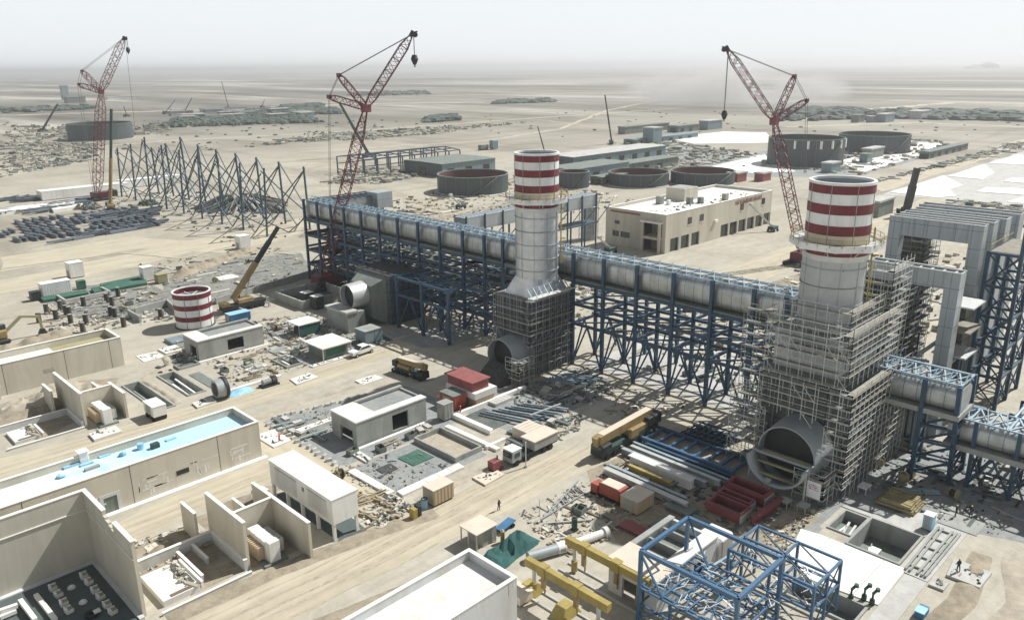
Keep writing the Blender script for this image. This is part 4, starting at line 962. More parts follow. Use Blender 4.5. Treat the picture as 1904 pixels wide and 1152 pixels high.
# ---------------------------------------------------------------- cranes
def lattice(mb, p, q, w, n, r, taper=(.35, .3)):
    p, q = Vector(p), Vector(q); d = (q - p).normalized(); a = d.cross(Vector((RT, RT, 0))).normalized(); b = d.cross(a)
    st = []
    for i in range(n + 1):
        u = i / n; f = min(1, taper[0] + (1 - taper[0]) * u * 7) if u < .15 else (min(1, taper[1] + (1 - taper[1]) * (1 - u) * 6))
        c = p + (q - p) * u; hw = w * f / 2
        st.append([c + a * hw + b * hw, c - a * hw + b * hw, c - a * hw - b * hw, c + a * hw - b * hw])
    for i in range(n):
        for j in range(4):
            mb.bar(st[i][j], st[i + 1][j], r * 1.5)
            k2 = (j + 1) % 4
            mb.bar(st[i][j], st[i + 1][k2], r) if i % 2 else mb.bar(st[i][k2], st[i + 1][j], r)
            if i % 3 == 0: mb.bar(st[i][j], st[i][k2], r)
    return mb
def lattice_crane(label, X, Y, pv, tip, s1, s2, hook, w, extra, body=True, sgn=1):
    t = thing('crawler_crane', label, 'crane', (X, Y, 0)); B = Vector((X, Y, 0)); P = lambda o: B + RIGHT * o[0] + UP * o[1]
    b0 = P((-0.6 * sgn, 2.2))
    lattice(MB(), b0, P(pv), w * 1.15, 26, .14).build('main_boom', 'crane_red', t)
    lattice(MB(), P(pv), P(tip), w * .95, 18, .12).build('luffing_jib', 'crane_red', t)
    lattice(MB(), P(pv), P(s1), w * .7, 8, .12, (.6, .5)).build('jib_strut', 'crane_red', t)
    lattice(MB(), P(pv), P(s2), w * .7, 7, .12, (.6, .5)).build('jib_strut', 'crane_red', t)
    p = P(pv); MB().box(p.x - 1.1, p.y - 1.1, p.z - 1.2, p.x + 1.1, p.y + 1.1, p.z + 1).build('boom_head', 'red_steel', t, bevel=.2)
    q = P(tip); dq = (q - p).normalized(); hd = MB().bar(q - dq * .6, q + dq * .9 + UP * .2, 1.3, 1.0).bar(q + dq * .6, q + RIGHT * (1.6 * sgn) + UP * .8, .35)
    for o in (-.5, .5): hd.tube(q + RIGHT * .9 * sgn + Vector((o, o, 0)) * .3, q + RIGHT * .9 * sgn + Vector((o, o, 0)) * .3 + Vector((.15, .15, 0)), .7, 12)
    hd.build('sheave_head', 'black', t)
    for s in (s1, s2): c = P(s); MB().box(c.x - .5, c.y - .5, c.z - .5, c.x + .5, c.y + .5, c.z + .5).build('strut_head', 'crane_red', t)
    cable = MB(); off = Vector((RT, RT, 0)) * w * .35
    for s in (-1, 1):
        cable.bar(P(tip) + off * s, P(s1) + off * s, .13).bar(P(s1) + off * s, P(s2) + off * s, .12)
        base_back = P((s2[0] * .9, 2.5)) if extra is None else P(extra)
        cable.bar(P(s2) + off * s, base_back + off * s, .11)
    cable.build('pendant_line', 'cable', t)
    h = P(hook); hp = q + RIGHT * .9 * sgn
    MB().bar((h.x, h.y, h.z + .8), (h.x, h.y, hp.z), .12).bar((h.x + .4, h.y + .4, h.z + .8), (h.x + .4, h.y + .4, hp.z), .12).build('hoist_rope', 'cable', t)
    hb = MB().tube((h.x, h.y, h.z - .2), (h.x, h.y, h.z + .9), 1.0, 10, .6).tube((h.x, h.y, h.z - 1.6), (h.x, h.y, h.z - .2), .4, 10, 1.0); o = hb.build('hook_block', 'black', t, True)
    MB().tube((h.x, h.y, h.z - 2.2), (h.x, h.y, h.z - 1.6), .18, 8).build('hook', 'black', o)
    if body:
        MB().box(X - 3.2, Y - 2.2, 1.3, X + 5.5, Y + 2.2, 4.0).build('house', 'crane_red', t, bevel=.15)
        MB().box(X + 5.5, Y - 2.8, 1.4, X + 8, Y + 2.8, 4.4).build('counterweight', 'black', t, bevel=.1)
        MB().box(X - 3.6, Y - 3.4, 1.5, X - 1.6, Y - 2.25, 3.6).build('cab', 'glass', t, bevel=.1)
        for s in (-1, 1): MB().hull([(X - 5, Y + s * 3 - .7, .4), (X - 5, Y + s * 3 + .7, .4), (X - 5, Y + s * 3 + .7, 1), (X - 5, Y + s * 3 - .7, 1)], [(X + 5, Y + s * 3 - .7, .4), (X + 5, Y + s * 3 + .7, .4), (X + 5, Y + s * 3 + .7, 1), (X + 5, Y + s * 3 - .7, 1)]).box(X - 4.6, Y + s * 3 - .7, 0, X + 4.6, Y + s * 3 + .7, 1.25).build('crawler_track', 'black', t, bevel=.2)
    return t
lattice_crane('dark red lattice crane farthest left, over the row of steel frames', 130.8, 413.7, (9.1, 50.9), (23.2, 74), (1.6, 60.1), (-.9, 54.1), (24.4, 69.3), 3.0, (-2, 2.5))
lattice_crane('red lattice crane rising in front of the long blue duct gallery, its jib pointing right', 117.3, 192.8, (14.8, 49.9), (27.9, 68.2), (8.2, 58.3), (5.2, 52.8), (28.4, 62.3), 2.3, (3.3, 26))
lattice_crane('red lattice crane on the right with its jib leaning left over the round tanks', 235, 107, (-11.9, 43.8), (-27.3, 64.1), (-7.1, 56.5), (-2.8, 49.6), (-26.9, 46), 2.4, (-1.2, 28), True, -1)
MB().bar(Vector((130.8, 413.7, 0)) + RIGHT * 23.8 + UP * 73, Vector((130.8, 413.7, 0)) + RIGHT * 22.3 + UP * 33, .12).build('tag_line', 'cable', bpy.data.objects['crawler_crane'])

def tele_crane(label, X, Y, tip, secs, cat='crane', carrier=True, rot=0., m0='crane_yellow', m1='black', w=1.0, plane=RIGHT, z0=2.6, cm='black', name='mobile_crane'):
    t = thing(name, label, cat, (X, Y, 0)); B = Vector((X, Y, z0)); E = Vector((X, Y, 0)) + plane * tip[0] + UP * tip[1]
    p = B
    for i, f in enumerate(secs):
        q = B + (E - B) * f; MB().bar(p, q, w * (1 - .18 * i), w * 1.15 * (1 - .18 * i)).build('boom_section', m0 if i == 0 and len(secs) > 1 else m1, t); p = q
    d = (E - B).normalized(); MB().bar(E - d * .3, E + d * .5, w * .9).build('boom_head', m1, t)
    if carrier:
        c, s_ = math.cos(rot), math.sin(rot)
        def tr(m): m.v = [(X + x * c - y * s_, Y + x * s_ + y * c, z) for x, y, z in m.v]; return m
        tr(MB().box(-6, -1.3, .9, 6, 1.3, 1.9)).build('chassis', cm, t); tr(MB().box(-6.2, -1.25, 1.9, -4.2, 1.25, 3.0)).build('driver_cab', m0, t, bevel=.15)
        tr(MB().box(-1.8, -1.2, 1.95, 2.6, 1.2, 3.1)).build('turntable', m0, t, bevel=.1); tr(MB().box(-1.6, 1.25, 2, .2, 2.0, 3.6)).build('operator_cab', 'glass', t, bevel=.1)
        for x in (-4.6, -3.1, 1.8, 3.3, 4.8):
            for y in (-1.2, 1.2): tr(MB().tube((x, y - .3, .65), (x, y + .3, .65), .65, 14)).build('wheel', 'tyre', t)
        for x in (-2, 5.6): tr(MB().box(x, -3.2, .9, x + .35, 3.2, 1.15).box(x - .1, -3.3, 0, x + .45, -2.9, .9).box(x - .1, 2.9, 0, x + .45, 3.3, .9)).build('outrigger', 'galv', t)
    return t
tele_crane('mobile crane with yellow and black telescopic boom raised beside the striped chimney ring', 91, 190.5, (0, 0), (.52, 1.0), plane=RIGHT, rot=.05)
o = bpy.data.objects['mobile_crane']
for c in [c for c in o.children if c.name.startswith('boom_')]: bpy.data.objects.remove(c)
B0, E0 = Vector((88.4, 190.5, 3.2)), Vector((103.5, 191.1, 19.9))
MB().bar(B0, B0 + (E0 - B0) * .5, 1.15, 1.3).build('boom_section', 'crane_yellow', o); MB().bar(B0 + (E0 - B0) * .5, B0 + (E0 - B0) * .8, .95, 1.1).build('boom_section', 'black', o); MB().bar(B0 + (E0 - B0) * .8, E0, .75, .9).build('boom_section', 'black', o)
MB().bar(B0 + Vector((3.2, 0, -1)), B0 + (E0 - B0) * .4, .3).build('lift_ram', 'galv', o)
tele_crane('mobile crane with orange mast and dark upper boom by the far left lattice crane', 124.4, 379.8, (6.9, 43.6), (.5, 1.0), rot=1.2, w=1.0, m1='dark_green')
tele_crane('black telescopic boom standing behind the silver portals', 343, 113.4, (1.9, 18.7), (.6, 1.0), m0='black', rot=.8, w=2.2)
tele_crane('dark slanting boom crossing in front of the middle lattice crane, standing by the steel shed', 330.4, 472.2, (-17.4, 37), (.6, 1.0), m0='dark_green', m1='dark_green', w=1.7, rot=.5)
for L, X, Y, tp, w_ in (('thin crane boom just behind the left striped stack', 414.8, 380.7, (-4.9, 19.9), .7), ('tall thin boom standing in the far yard right of the left stack', 513.2, 398.8, (-6.1, 37.4), 1.0),
        ('faint tall boom out on the plain between the two left cranes', 611, 1251, (-6.4, 41.7), .8), ('faint boom leaning right above the far camp', 496.6, 1154, (12.7, 21.4), .8),
        ('faint low boom leaning right, second left of the tall faint one', 479.8, 1178.8, (15.6, 18.5), .7), ('crawler crane leaning right at the far left edge', 254.4, 943, (20, 27.5), 1.4),
        ('tiny faint boom beside the far left lattice crane', 417.9, 1157, (-2.3, 13.5), .7), ('tiny faint boom between camp and middle crane', 662, 1236, (4.8, 12.7), .7)):
    tele_crane(L, X, Y, tp, (.6, 1.0), m0='black', w=w_, rot=.6)
for L, X, Y, tp in (('green boom lift standing behind the blue gallery', 231.6, 263, (-4.3, 5.8)), ('white boom lift by the end wall of the beige building', 207.2, 160.3, (-3.7, 5.0)), ('grey boom lift reaching up the long side of the beige building', 276.4, 137.7, (-8.8, 9.8))):
    t = tele_crane(L, X, Y, tp, (.6, 1.0), 'boom lift', False, m0='galv', m1='galv', w=.6, z0=1.5, name='boom_lift')
    MB().box(X - 2, Y - 1.2, .8, X + 2, Y + 1.2, 2.0).build('chassis', 'dark_green', t, bevel=.1)
    for a in (-1.4, 1.4):
        for b in (-1.2, 1.2): MB().tube((X + a, Y + b - .25, .5), (X + a, Y + b + .25, .5), .5, 10).build('wheel', 'tyre', t)
    e = Vector((X, Y, 0)) + RIGHT * tp[0] + UP * tp[1]; MB().box(e.x - .8, e.y - .5, e.z, e.x + .8, e.y + .5, e.z + .9).build('basket', 'galv', t)
def stowed_crane(label, X, Y, rot, L=14., tilt=0.):
    t = thing('truck_crane', label, 'crane', (X, Y, 0), rot=rot, local=True); h = L / 2
    MB().box(-h + .2, -1.3, .9, h, 1.3, 1.75).build('chassis', 'dark_green', t)
    MB().hull([(-h - .6, -1.3, .6), (-h + 2, -1.3, .6), (-h + 2, 1.3, .6), (-h - .6, 1.3, .6)], [(-h - .4, -1.25, 2.5), (-h + 1.9, -1.25, 2.6), (-h + 1.9, 1.25, 2.6), (-h - .4, 1.25, 2.5)]).build('driver_cab', 'black', t, bevel=.12)
    MB().box(-h - .56, -1.1, 1.7, -h - .45, 1.1, 2.35).build('windscreen', 'glass', t)
    MB().box(-.5, -1.25, 1.8, 5, 1.25, 2.9).build('turntable', 'crane_yellow', t, bevel=.12); MB().box(4.2, -1.45, 1.9, h + .8, 1.45, 3.6).build('counterweight', 'black', t, bevel=.12)
    MB().box(-1.2, -2.0, 1.9, .8, -1.28, 3.5).build('operator_cab', 'crane_yellow', t, bevel=.1)
    b = MB().bar((-h - .2, .1, 3.3 + tilt), (h - .6, .1, 3.7), 1.3, 1.35).build('boom', 'crane_yellow', t)
    MB().bar((-h + .6, .1, 4.02 + tilt), (h - .8, .1, 4.42), 1.27, .05).build('boom_top_plate', 'boom_top', b)
    MB().bar((-h - .9, .1, 3.1 + tilt), (-h - .1, .1, 3.3 + tilt), 1.0, 1.6).build('boom_head', 'crane_yellow', b)
    MB().bar((-1.5, .1, 2.2), (-4, .1, 3.0 + tilt * .6), .35).build('lift_ram', 'galv', t)
    for x in (-h + .9, -h + 2.7, 0.6, 2.3, 4.0, 5.7):
        for y in (-1.2, 1.2): MB().tube((x, y - .3, .65), (x, y + .3, .65), .65, 14).build('wheel', 'tyre', t)
    for x in (-h + 4, 4.9): MB().box(x, -1.6, .95, x + .4, 1.6, 1.3).build('outrigger', 'galv', t)
stowed_crane('yellow truck crane parked with lowered boom on the dirt road below the blue gallery', 97.6, 71.2, 0, 14.5)
stowed_crane('dusty yellow truck crane parked crosswise on the upper dirt road', 92.0, 121.2, math.pi / 2 + .08, 10.5, .6)
bpy.data.objects['truck_crane.001'].scale = (.76, .76, .76)

# the white and red chimney section standing on the ground
t = thing('chimney_section', 'red and white striped chimney ring standing on the ground at left', 'chimney section', (76.5, 187, 0))
for z0, z1, m in ((.2, 1.9, 'white_paint'), (1.9, 3.1, 'red_paint'), (3.1, 4.7, 'white_paint'), (4.7, 5.9, 'red_paint'), (5.9, 7.4, 'white_paint'), (7.4, 8.55, 'red_paint')):
    MB().ring(76.5, 187, z0 + .003, z1, 4.4 + (.04 if m == 'red_paint' else 0), 4.2, 56).build('red_band' if m == 'red_paint' else 'white_band', m, t, True)
MB().ring(76.5, 187, 8.56, 8.8, 4.5, 4.1, 56).build('rim', 'white_paint', t, True)
jm = MB()
for a in (3.9, 4.6, 5.3): jm.bar((76.5 + 4.46 * math.cos(a), 187 + 4.46 * math.sin(a), .2), (76.5 + 4.46 * math.cos(a), 187 + 4.46 * math.sin(a), 8.5), .09)
jm.build('panel_joint', 'cable', t); MB().ring(76.5, 187, 0, .2, 4.7, 4.0, 40).build('base_ring', 'black', t)
pm = MB()
for i in range(8):
    a = i * math.pi / 4; pm.bar((76.5, 187, 7.6), (76.5 + 4.2 * math.cos(a), 187 + 4.2 * math.sin(a), 7.6), .15)
pm.build('inner_brace', 'white_paint', t)

# ---------------------------------------------------------------- row of open steel frames at left
t = thing('frame_row', 'row of tall open blue-grey steel frames with pointed tops at left', 'steel frame', (142, 271, 0))
ys = [271.5, 290, 308, 326, 344, 362, 380, 398, 416]; cc, br = [], []
H1 = [25.5, 26, 26.5, 27, 27.5, 28.5, 31, 27, 24]
for r, (x, lean) in enumerate(((142.2, 0), (160.5, 0))):
    for i, y in enumerate(ys): cc.append(((x, y, 0), (x + (1.0 if r == 0 else -1), y - .8, H1[i] - r * 1.0)))
    for i, (a, b) in enumerate(zip(ys, ys[1:])):
        m_ = (a + b) / 2
        br += [((x, a, H1[i] - 2), (x, m_, 15.5)), ((x, b, H1[i + 1] - 2), (x, m_, 15.5)), ((x, m_, 15.5), (x, a, 7)), ((x, m_, 15.5), (x, b, 7)), ((x, a, 7.2), (x, m_, .3)), ((x, b, 7.2), (x, m_, .3))]
for i, y in enumerate(ys):
    br += [((142.2, y, H1[i] - 1), (151.3, y, 15)), ((160.5, y, H1[i] - 2), (151.3, y, 15)), ((151.3, y, 15), (142.2, y, 6)), ((151.3, y, 15), (160.5, y, 6)), ((142.2, y, 6), (151.3, y, .3)), ((160.5, y, 6), (151.3, y, .3))]
many('post', cc, .62, 'teal_steel', t); many('brace', near(br), .34, 'teal_steel', t)
# ---------------------------------------------------------------- beige workshop building
t = thing('workshop_building', 'large beige two storey building with a white roof and red lettering', 'building', (218, 146, 0))
wall_box(t, '', 218, 146, 290, 171, 0, 13, 'beige', .5, 12.0, 'roof_white', openings=[('S', 221 + i * 6.4, 226 + i * 6.4, 0, 4.6) for i in range(3)] + [('S', 253 + i * 6.3, 258.2 + i * 6.3, 0, 4.6) for i in range(6)] + [('W', 160.5, 164.5, 3.2, 5.2), ('W', 165.2, 168, 3.2, 5.2), ('W', 147.5, 155, 0, 10.2)])
for i in range(9):
    x = (221 + i * 6.4) if i < 3 else 253 + (i - 3) * 6.3
    MB().box(x, 146.6, 0, x + 5.1, 146.75, 4.6).build('shopfront', 'glass', t)
for y0, y1 in ((160.5, 164.5), (165.2, 168)): MB().box(218.3, y0, 3.2, 218.42, y1, 5.2).build('window', 'glass', t)
for x, z in ((231, 8), (238.5, 8), (266, 8.2), (282, 8.4)):
    f = MB().box(x, 145.9, z, x + 2.4, 145.997, z + 2.4).build('window', 'glass', t); MB().box(x - .15, 145.86, z - .15, x + 2.55, 145.995, z - .003).build('sill', 'coping', f)
MB().box(217.9, 165, 7.6, 217.997, 167, 8.8).build('window', 'glass', t)
MB().box(216.4, 147.2, 9.9, 218.4, 155.4, 10.4).build('porch_roof', 'coping', t); MB().box(216.8, 147.5, 4.4, 224, 154.8, 5.2).build('balcony', 'beige', t)
for y in (147.8, 154.6): MB().box(216.6, y - .4, 0, 217.4, y + .4, 9.9).build('porch_column', 'beige', t)
MB().box(223, 147, 0, 223.3, 155, 10).build('porch_back_wall', 'beige_dark', t)
MB().box(250, 160, 12.003, 259, 168, 16.6).build('stair_head', 'beige', t)
MB().box(250.6, 160.6, 16.603, 258.4, 167.4, 16.7).build('stair_roof', 'concrete', t)
MB().box(217.93, 156.5, 11.6, 217.997, 169, 12.2).build('red_stripe', 'rust_red', t)
lm = MB(); rr = random.Random(6); x = 262.
while x < 281:     # row of red letters, too small in the picture to read
    w_ = rr.uniform(.45, .75); lm.box(x, 145.93, 10.7, x + .18, 145.997, 12.3)
    if rr.random() < .7: lm.box(x + w_ - .18, 145.93, 10.7, x + w_, 145.997, rr.choice((12.3, 11.6)))
    lm.box(x + .18, 145.94, rr.choice((10.7, 11.4, 12.0)), x + w_ - .18, 145.997, rr.choice((10.9, 11.6, 12.25))); x += w_ + .28
lm.build('red_lettering', 'red_steel', t)
MB().box(248, 145.4, 6.4, 250, 145.99, 7.2).build('hood', 'coping', t)
for L, x, y, s in (('grey air unit on the white workshop roof, left of the stair head', 239, 163, 2.6), ('green tank on the white workshop roof before the stair head', 246, 155, 2.2), ('second green tank on the white workshop roof', 250, 153, 2.0), ('grey hatch box on the right part of the workshop roof', 262, 150, 2.2), ('white round vent on the workshop roof', 240, 160, 1.5)):
    t = thing('roof_unit', L, 'roof unit', (x, y, 12)); MB().box(x, y, 12.2, x + s, y + s * .8, 12.2 + s).build('body', 'concrete' if 'grey' in L else 'white' if 'white round' in L else 'concrete_dark', t, bevel=.15); MB().box(x + .1, y + .1, 12.003, x + s - .1, y + s * .8 - .1, 12.2).build('plinth', 'concrete_dark', t)
um = MB(); scatter(um, [(224, 148), (286, 147.5), (286, 158), (224, 158)], 34, .3, .8, .1, .4, 3, 12); stuff('roof_clutter', um, 'debris_dark', 'loose pipes and offcuts strewn over the white workshop roof')
# ---------------------------------------------------------------- round tanks
def tank(label, x, y, r, h, open_=True, tabs=False, inner='tank_red'):
    t = thing('storage_tank', label, 'tank', (x, y, 0), None)
    MB().ring(x, y, .3, h, r, r - .3, 72).build('shell', 'tank', t, True)
    MB().ring(x, y, h + .003, h + .4, r + .2, r - .5, 72).build('rim', 'concrete_dark', t, True)
    MB().ring(x, y, .35, h - .02, r - .32, r - .6, 72).build('inner_lining', inner, t, True)
    MB().tube((x, y, .31), (x, y, .6), r - .65, 48).build('floor', inner, t)
    MB().ring(x, y, 0, .3, r + 1.2, r - .2, 48).build('foundation', 'concrete_light', t)
    sm = MB()
    for i in range(18):
        a = i * math.pi / 9; sm.bar((x + (r + .05) * math.cos(a), y + (r + .05) * math.sin(a), .3), (x + (r + .05) * math.cos(a), y + (r + .05) * math.sin(a), h), .14)
    sm.build('plate_joint', 'concrete_dark', t)
    if tabs:
        for i in range(9):
            a = 3.3 + i * .33; c, s_ = math.cos(a), math.sin(a); MB().bar((x + (r + .2) * c, y + (r + .2) * s_, h - 5), (x + (r + .2) * c, y + (r + .2) * s_, h - .3), 1.1, 1.1).build('white_tab', 'liner', t)
    am = MB(); a = 3.9
    for i in range(26): am.bar((x + (r + .5) * math.cos(a + i * .03), y + (r + .5) * math.sin(a + i * .03), h * i / 26), (x + (r + .5) * math.cos(a + i * .03 + .03), y + (r + .5) * math.sin(a + i * .03 + .03), h * (i + 1) / 26), .7, .15)
    am.build('spiral_stair', 'concrete_dark', t)
tank('wide open topped dark tank left of the left striped stack', 271, 298, 17.8, 8.6)
tank('open topped dark tank with reddish lining, left of a touching pair', 345.7, 250, 15.8, 6.2)
tank('open topped dark tank with reddish lining, right of a touching pair', 371.4, 227.3, 16.6, 6.2)
tank('tall dark tank with white tabs under its rim behind the right crane', 486, 225, 22.6, 16, tabs=True, inner='tank')
tank('tall plain dark tank, farthest right of the round tanks', 588, 222.5, 23.6, 11.8, inner='tank')
tank('large dark tank far off at left behind the left lattice crane', 263, 799, 27.5, 14, inner='tank')
tank('small open dark tank half hidden behind the left striped stack', 314, 268, 8, 8)
# ---------------------------------------------------------------- yard halls
t = thing('steel_hall_frame', 'bare blue-grey steel hall frame behind the middle lattice crane', 'steel frame', (265, 383, 0))
cc, bm = [], []
for i in range(9):
    x = 265 + i * 9.1
    for y in (383, 397, 411):
        cc.append(((x, y, 0), (x, y, 10 + (1.2 if y == 397 else 0))))
    bm += [((x, 383, 10), (x, 397, 11.2)), ((x, 397, 11.2), (x, 411, 10))]
    if i < 8:
        for y, z in ((383, 10), (383, 6.2), (390, 10.6), (397, 11.2), (404, 10.6), (411, 10), (411, 6)): bm.append(((x, y, z), (x + 9.1, y, z)))
many('column', cc, .6, 'teal_steel', t); many('beam', bm, .5, 'teal_steel', t)
def hall(label, x0, y0, x1, y1, h, m='shed_blue', ridge=.35, roof='concrete_dark'):
    t = thing('storage_hall', label, 'hall', (x0, y0, 0)); MB().box(x0, y0, 0, x1, y1, h).build('wall', m, t)
    ym = (y0 + y1) / 2; rm = MB(); e = .6
    rm.hull([(x0 - e, y0 - e, h + .01), (x0 - e, ym, h + ridge), (x0 - e, y1 + e, h + .01)], [(x1 + e, y0 - e, h + .01), (x1 + e, ym, h + ridge), (x1 + e, y1 + e, h + .01)]); rm.build('roof', roof, t)
    for i in range(int((x1 - x0) / 14)): MB().box(x0 + 4 + i * 14, y0 - .15, 0, x0 + 9 + i * 14, y0 - .003, min(4.5, h * .6)).build('door', 'black', t)
    MB().box(x0 - .15, ym - 3, 0, x0 - .003, ym + 3, min(5, h * .7)).build('door', 'glass', t)
hall('low grey hall between steel hall frame and the wide open tank', 294, 349, 336, 384, 7.5)
hall('long blue-grey hall behind the left striped stack', 322, 276, 372, 296, 7.5)
hall('narrow grey hall end to end with the blue-grey hall in the far yard', 374, 280, 428, 292, 5.5, 'concrete_dark')
hall('low lean-to shed in front of the blue-grey hall', 330, 262, 352, 270, 4, 'concrete_dark')
hall('second blue-grey hall with pale roof in the far yard', 372, 318, 470, 340, 7, roof='concrete_light')
hall('low pale-roofed shed at the back of the far yard', 520, 380, 610, 392, 4, roof='shed_blue')
hall('small far hall behind the white lined basin', 640, 420, 676, 432, 6, 'concrete_dark')
hall('long low wall-like shed right of the tall tabbed tank', 560, 176, 640, 182, 4.5, 'concrete_dark')
t = thing('scaffold_silo', 'round silver tower wrapped in scaffolding beside the beige building', 'silo', (219.5, 180, 0))
MB().tube((219.5, 180, 0), (219.5, 180, 12), 2.6, 20).build('shell', 'horn_steel', t, True); MB().tube((219.5, 180, 12.003), (219.5, 180, 15.5), 2.9, 20, .6).build('cone_roof', 'galv', t, True)
sg = []
for i in range(12):
    a = i * math.pi / 6; c, s_ = math.cos(a) * 3.5, math.sin(a) * 3.5; c2, s2 = math.cos(a + math.pi / 6) * 3.5, math.sin(a + math.pi / 6) * 3.5
    sg.append(((219.5 + c, 180 + s_, 0), (219.5 + c, 180 + s_, 13.5)))
    for z in (2, 4, 6, 8, 10, 12): sg.append(((219.5 + c, 180 + s_, z), (219.5 + c2, 180 + s2, z)))
many('scaffold_tube', sg, .12, 'scaf', t)
# ---------------------------------------------------------------- small buildings, boxes, containers
def cbox(name, label, cat, x0, y0, x1, y1, h, m, top=None, z0=.25, ribs=True, door=True, group=None, skid='black'):
    t = thing(name, label, cat, (x0, y0, 0), group); MB().box(x0, y0, z0, x1, y1, h).build('body', m, t, bevel=.04)
    MB().box(x0 - .05, y0 - .05, h + .003, x1 + .05, y1 + .05, h + .1).build('roof', top or m, t)
    MB().box(x0 + .2, y0 + .2, 0, x1 - .2, y1 - .2, z0 - .003).build('skid', skid, t)
    if ribs:
        rm = MB(); n = max(3, int((x1 - x0) / .6))
        for i in range(n): rm.box(x0 + (x1 - x0) * (i + .3) / n, y0 - .05, z0 + .1, x0 + (x1 - x0) * (i + .6) / n, y0 - .003, h - .1)
        rm.build('side_rib', m, t)
    if door: MB().box(x0 - .06, y0 + (y1 - y0) * .25, z0 + .1, x0 - .003, y0 + (y1 - y0) * .75, min(h - .2, z0 + 2.1)).build('door', 'beige_dark', t)
    return t
cbox('site_container', 'tan container standing alone at the edge of the dirt road', 'container', 62.6, 78.7, 66.4, 81.2, 2.6, 'tan', 'tan_top')
cbox('site_container', 'tan steel box beside the orange machine in the laydown yard', 'container', 80.7, 56.5, 84.6, 59.5, 2.2, 'tan', 'tan_top')
cbox('site_container', 'white container with green netting behind it in the left distance', 'container', 58, 242, 65.5, 245.4, 3.6, 'white')
cbox('white_tank_box', 'tall white block beside a dark heap by the left track', 'box', 70.2, 258.5, 74.2, 262.5, 4.6, 'white', ribs=False)
cbox('white_tank_box', 'white and pale blue block behind the green netting', 'box', 84, 238, 87.2, 241.2, 4.2, 'white', ribs=False)
cbox('white_tank_box', 'lone white block near the retaining basin, upper left', 'box', 124.5, 257.5, 128.4, 261.5, 4.6, 'white', ribs=False)
cbox('site_cabin_row', 'long row of white cabins at the far left behind the steel stacks', 'cabins', 111, 432, 152, 440, 4.4, 'white', ribs=False)
cbox('site_cabin_row', 'second white cabin row right behind the left lattice crane', 'cabins', 153, 445, 185, 452, 4.0, 'white', ribs=False)
cbox('dark_box', 'small dark box at the end of the green netting', 'box', 54.6, 239.5, 57, 242, 2.4, 'black', ribs=False, door=False)
cbox('dark_box', 'green bin beside the distant white container', 'bin', 67.5, 243, 69.6, 245, 2.4, 'green_net', ribs=False, door=False)
cbox('dark_box', 'dark crate standing on the earth bank above the basin', 'crate', 86.0, 232.5, 88.8, 235.5, 2.6, 'olive_roof', ribs=False, door=False)
cbox('trailer', 'white box trailer at the end of the long trench', 'trailer', 46.4, 136.8, 48.8, 141.2, 2.8, 'white', z0=.9, ribs=False)
t = bpy.data.objects['trailer']
for y in (137.6, 140.2):
    for x in (46.5, 48.7): MB().tube((x - .15, y, .45), (x + .15, y, .45), .45, 12).build('wheel', 'tyre', t)
t = thing('site_cabin', 'red-roofed site cabin with a white skirt beside the left exhaust barrel', 'cabin', (90, 100, 0))
MB().box(90.2, 100.6, 2.9, 94.2, 107.6, 4.6).build('upper_wall', 'rust_red', t); MB().box(89.8, 100.3, 4.6, 94.5, 108.2, 4.85).build('roof', 'rust_red', t, bevel=.03)
MB().box(89.9, 99.6, 1.7, 95.4, 107.8, 2.9).build('white_skirt', 'roof_white', t); MB().box(90.4, 99.9, 0, 95, 107.4, 1.7).build('base', 'tan', t)
cbox('orange_container', 'rusty orange container with a grey lid in front of the red-roofed cabin', 'container', 86.4, 101.6, 89.5, 105.6, 2.8, 'orange', 'concrete_dark')
cbox('grey_container', 'upright grey corrugated container end beside the bare control building', 'container', 82.2, 99.4, 84.4, 101.4, 3.2, 'concrete')
cbox('blue_cabinet', 'pale blue cabinet standing alone on the concrete by the open pits', 'cabinet', 104.6, 26.0, 105.9, 27.2, 2.3, 'tarp_blue', 'white', ribs=False)
cbox('blue_bin', 'blue skip with a white rim beside the striped chimney ring', 'skip', 82.6, 180.6, 88, 183.4, 2.2, 'deep_blue', 'tarp_blue')
t = thing('open_shed', 'small cream-roofed site shed with open side near the white building', 'shed', (59.5, 66.4, 0))
MB().box(59.3, 66.2, 2.5, 63.2, 69.6, 2.65).build('roof', 'tan_top', t, bevel=.03); MB().box(60.8, 66.6, 0, 63, 69.4, 2.5).build('wall', 'beige_dark', t)
for x, y in ((59.5, 66.4), (59.5, 68), (59.5, 69.4), (62.9, 66.4)): MB().box(x - .07, y - .07, 0, x + .07, y + .07, 2.5).build('post', 'galv', t)
t = thing('gas_bottle', 'yellow gas bottle at the corner of the cream-roofed shed', 'gas bottle', (63.4, 65.6, 0)); MB().tube((63.4, 65.6, 0), (63.4, 65.6, 1.7), .3, 14).build('cylinder', 'yellow', t, True); MB().tube((63.4, 65.6, 1.7), (63.4, 65.6, 1.95), .22, 10, .08).build('neck', 'galv', t)
tag(MB().blob((64.6, 64.9, .5), .8, .7, .7, 4).build('tarp_heap', 'tarp_blue'), 'pale blue plastic heap beside the yellow gas bottle', 'tarp')
t = thing('hand_cart', 'small blue flat cart lying behind the cream-roofed shed', 'cart', (65.6, 67.6, 0)); MB().bar((64.4, 67.4, .6), (67.4, 67.8, .8), 1.3, .15).build('bed', 'deep_blue', t)
for x in (64.9, 66.9): MB().tube((x, 67.0, .3), (x, 68.2, .3), .3, 10).build('wheel', 'tyre', t)
t = thing('waste_bin', 'yellow and dark waste bin standing at the road edge', 'bin', (59.1, 78.6, 0)); MB().box(58.5, 78.2, 0, 59.3, 79.2, 1.6).build('bin', 'yellow', t, bevel=.06); MB().box(59.33, 78.2, 0, 60, 79.1, 1.8).build('bin', 'black', t, bevel=.06)
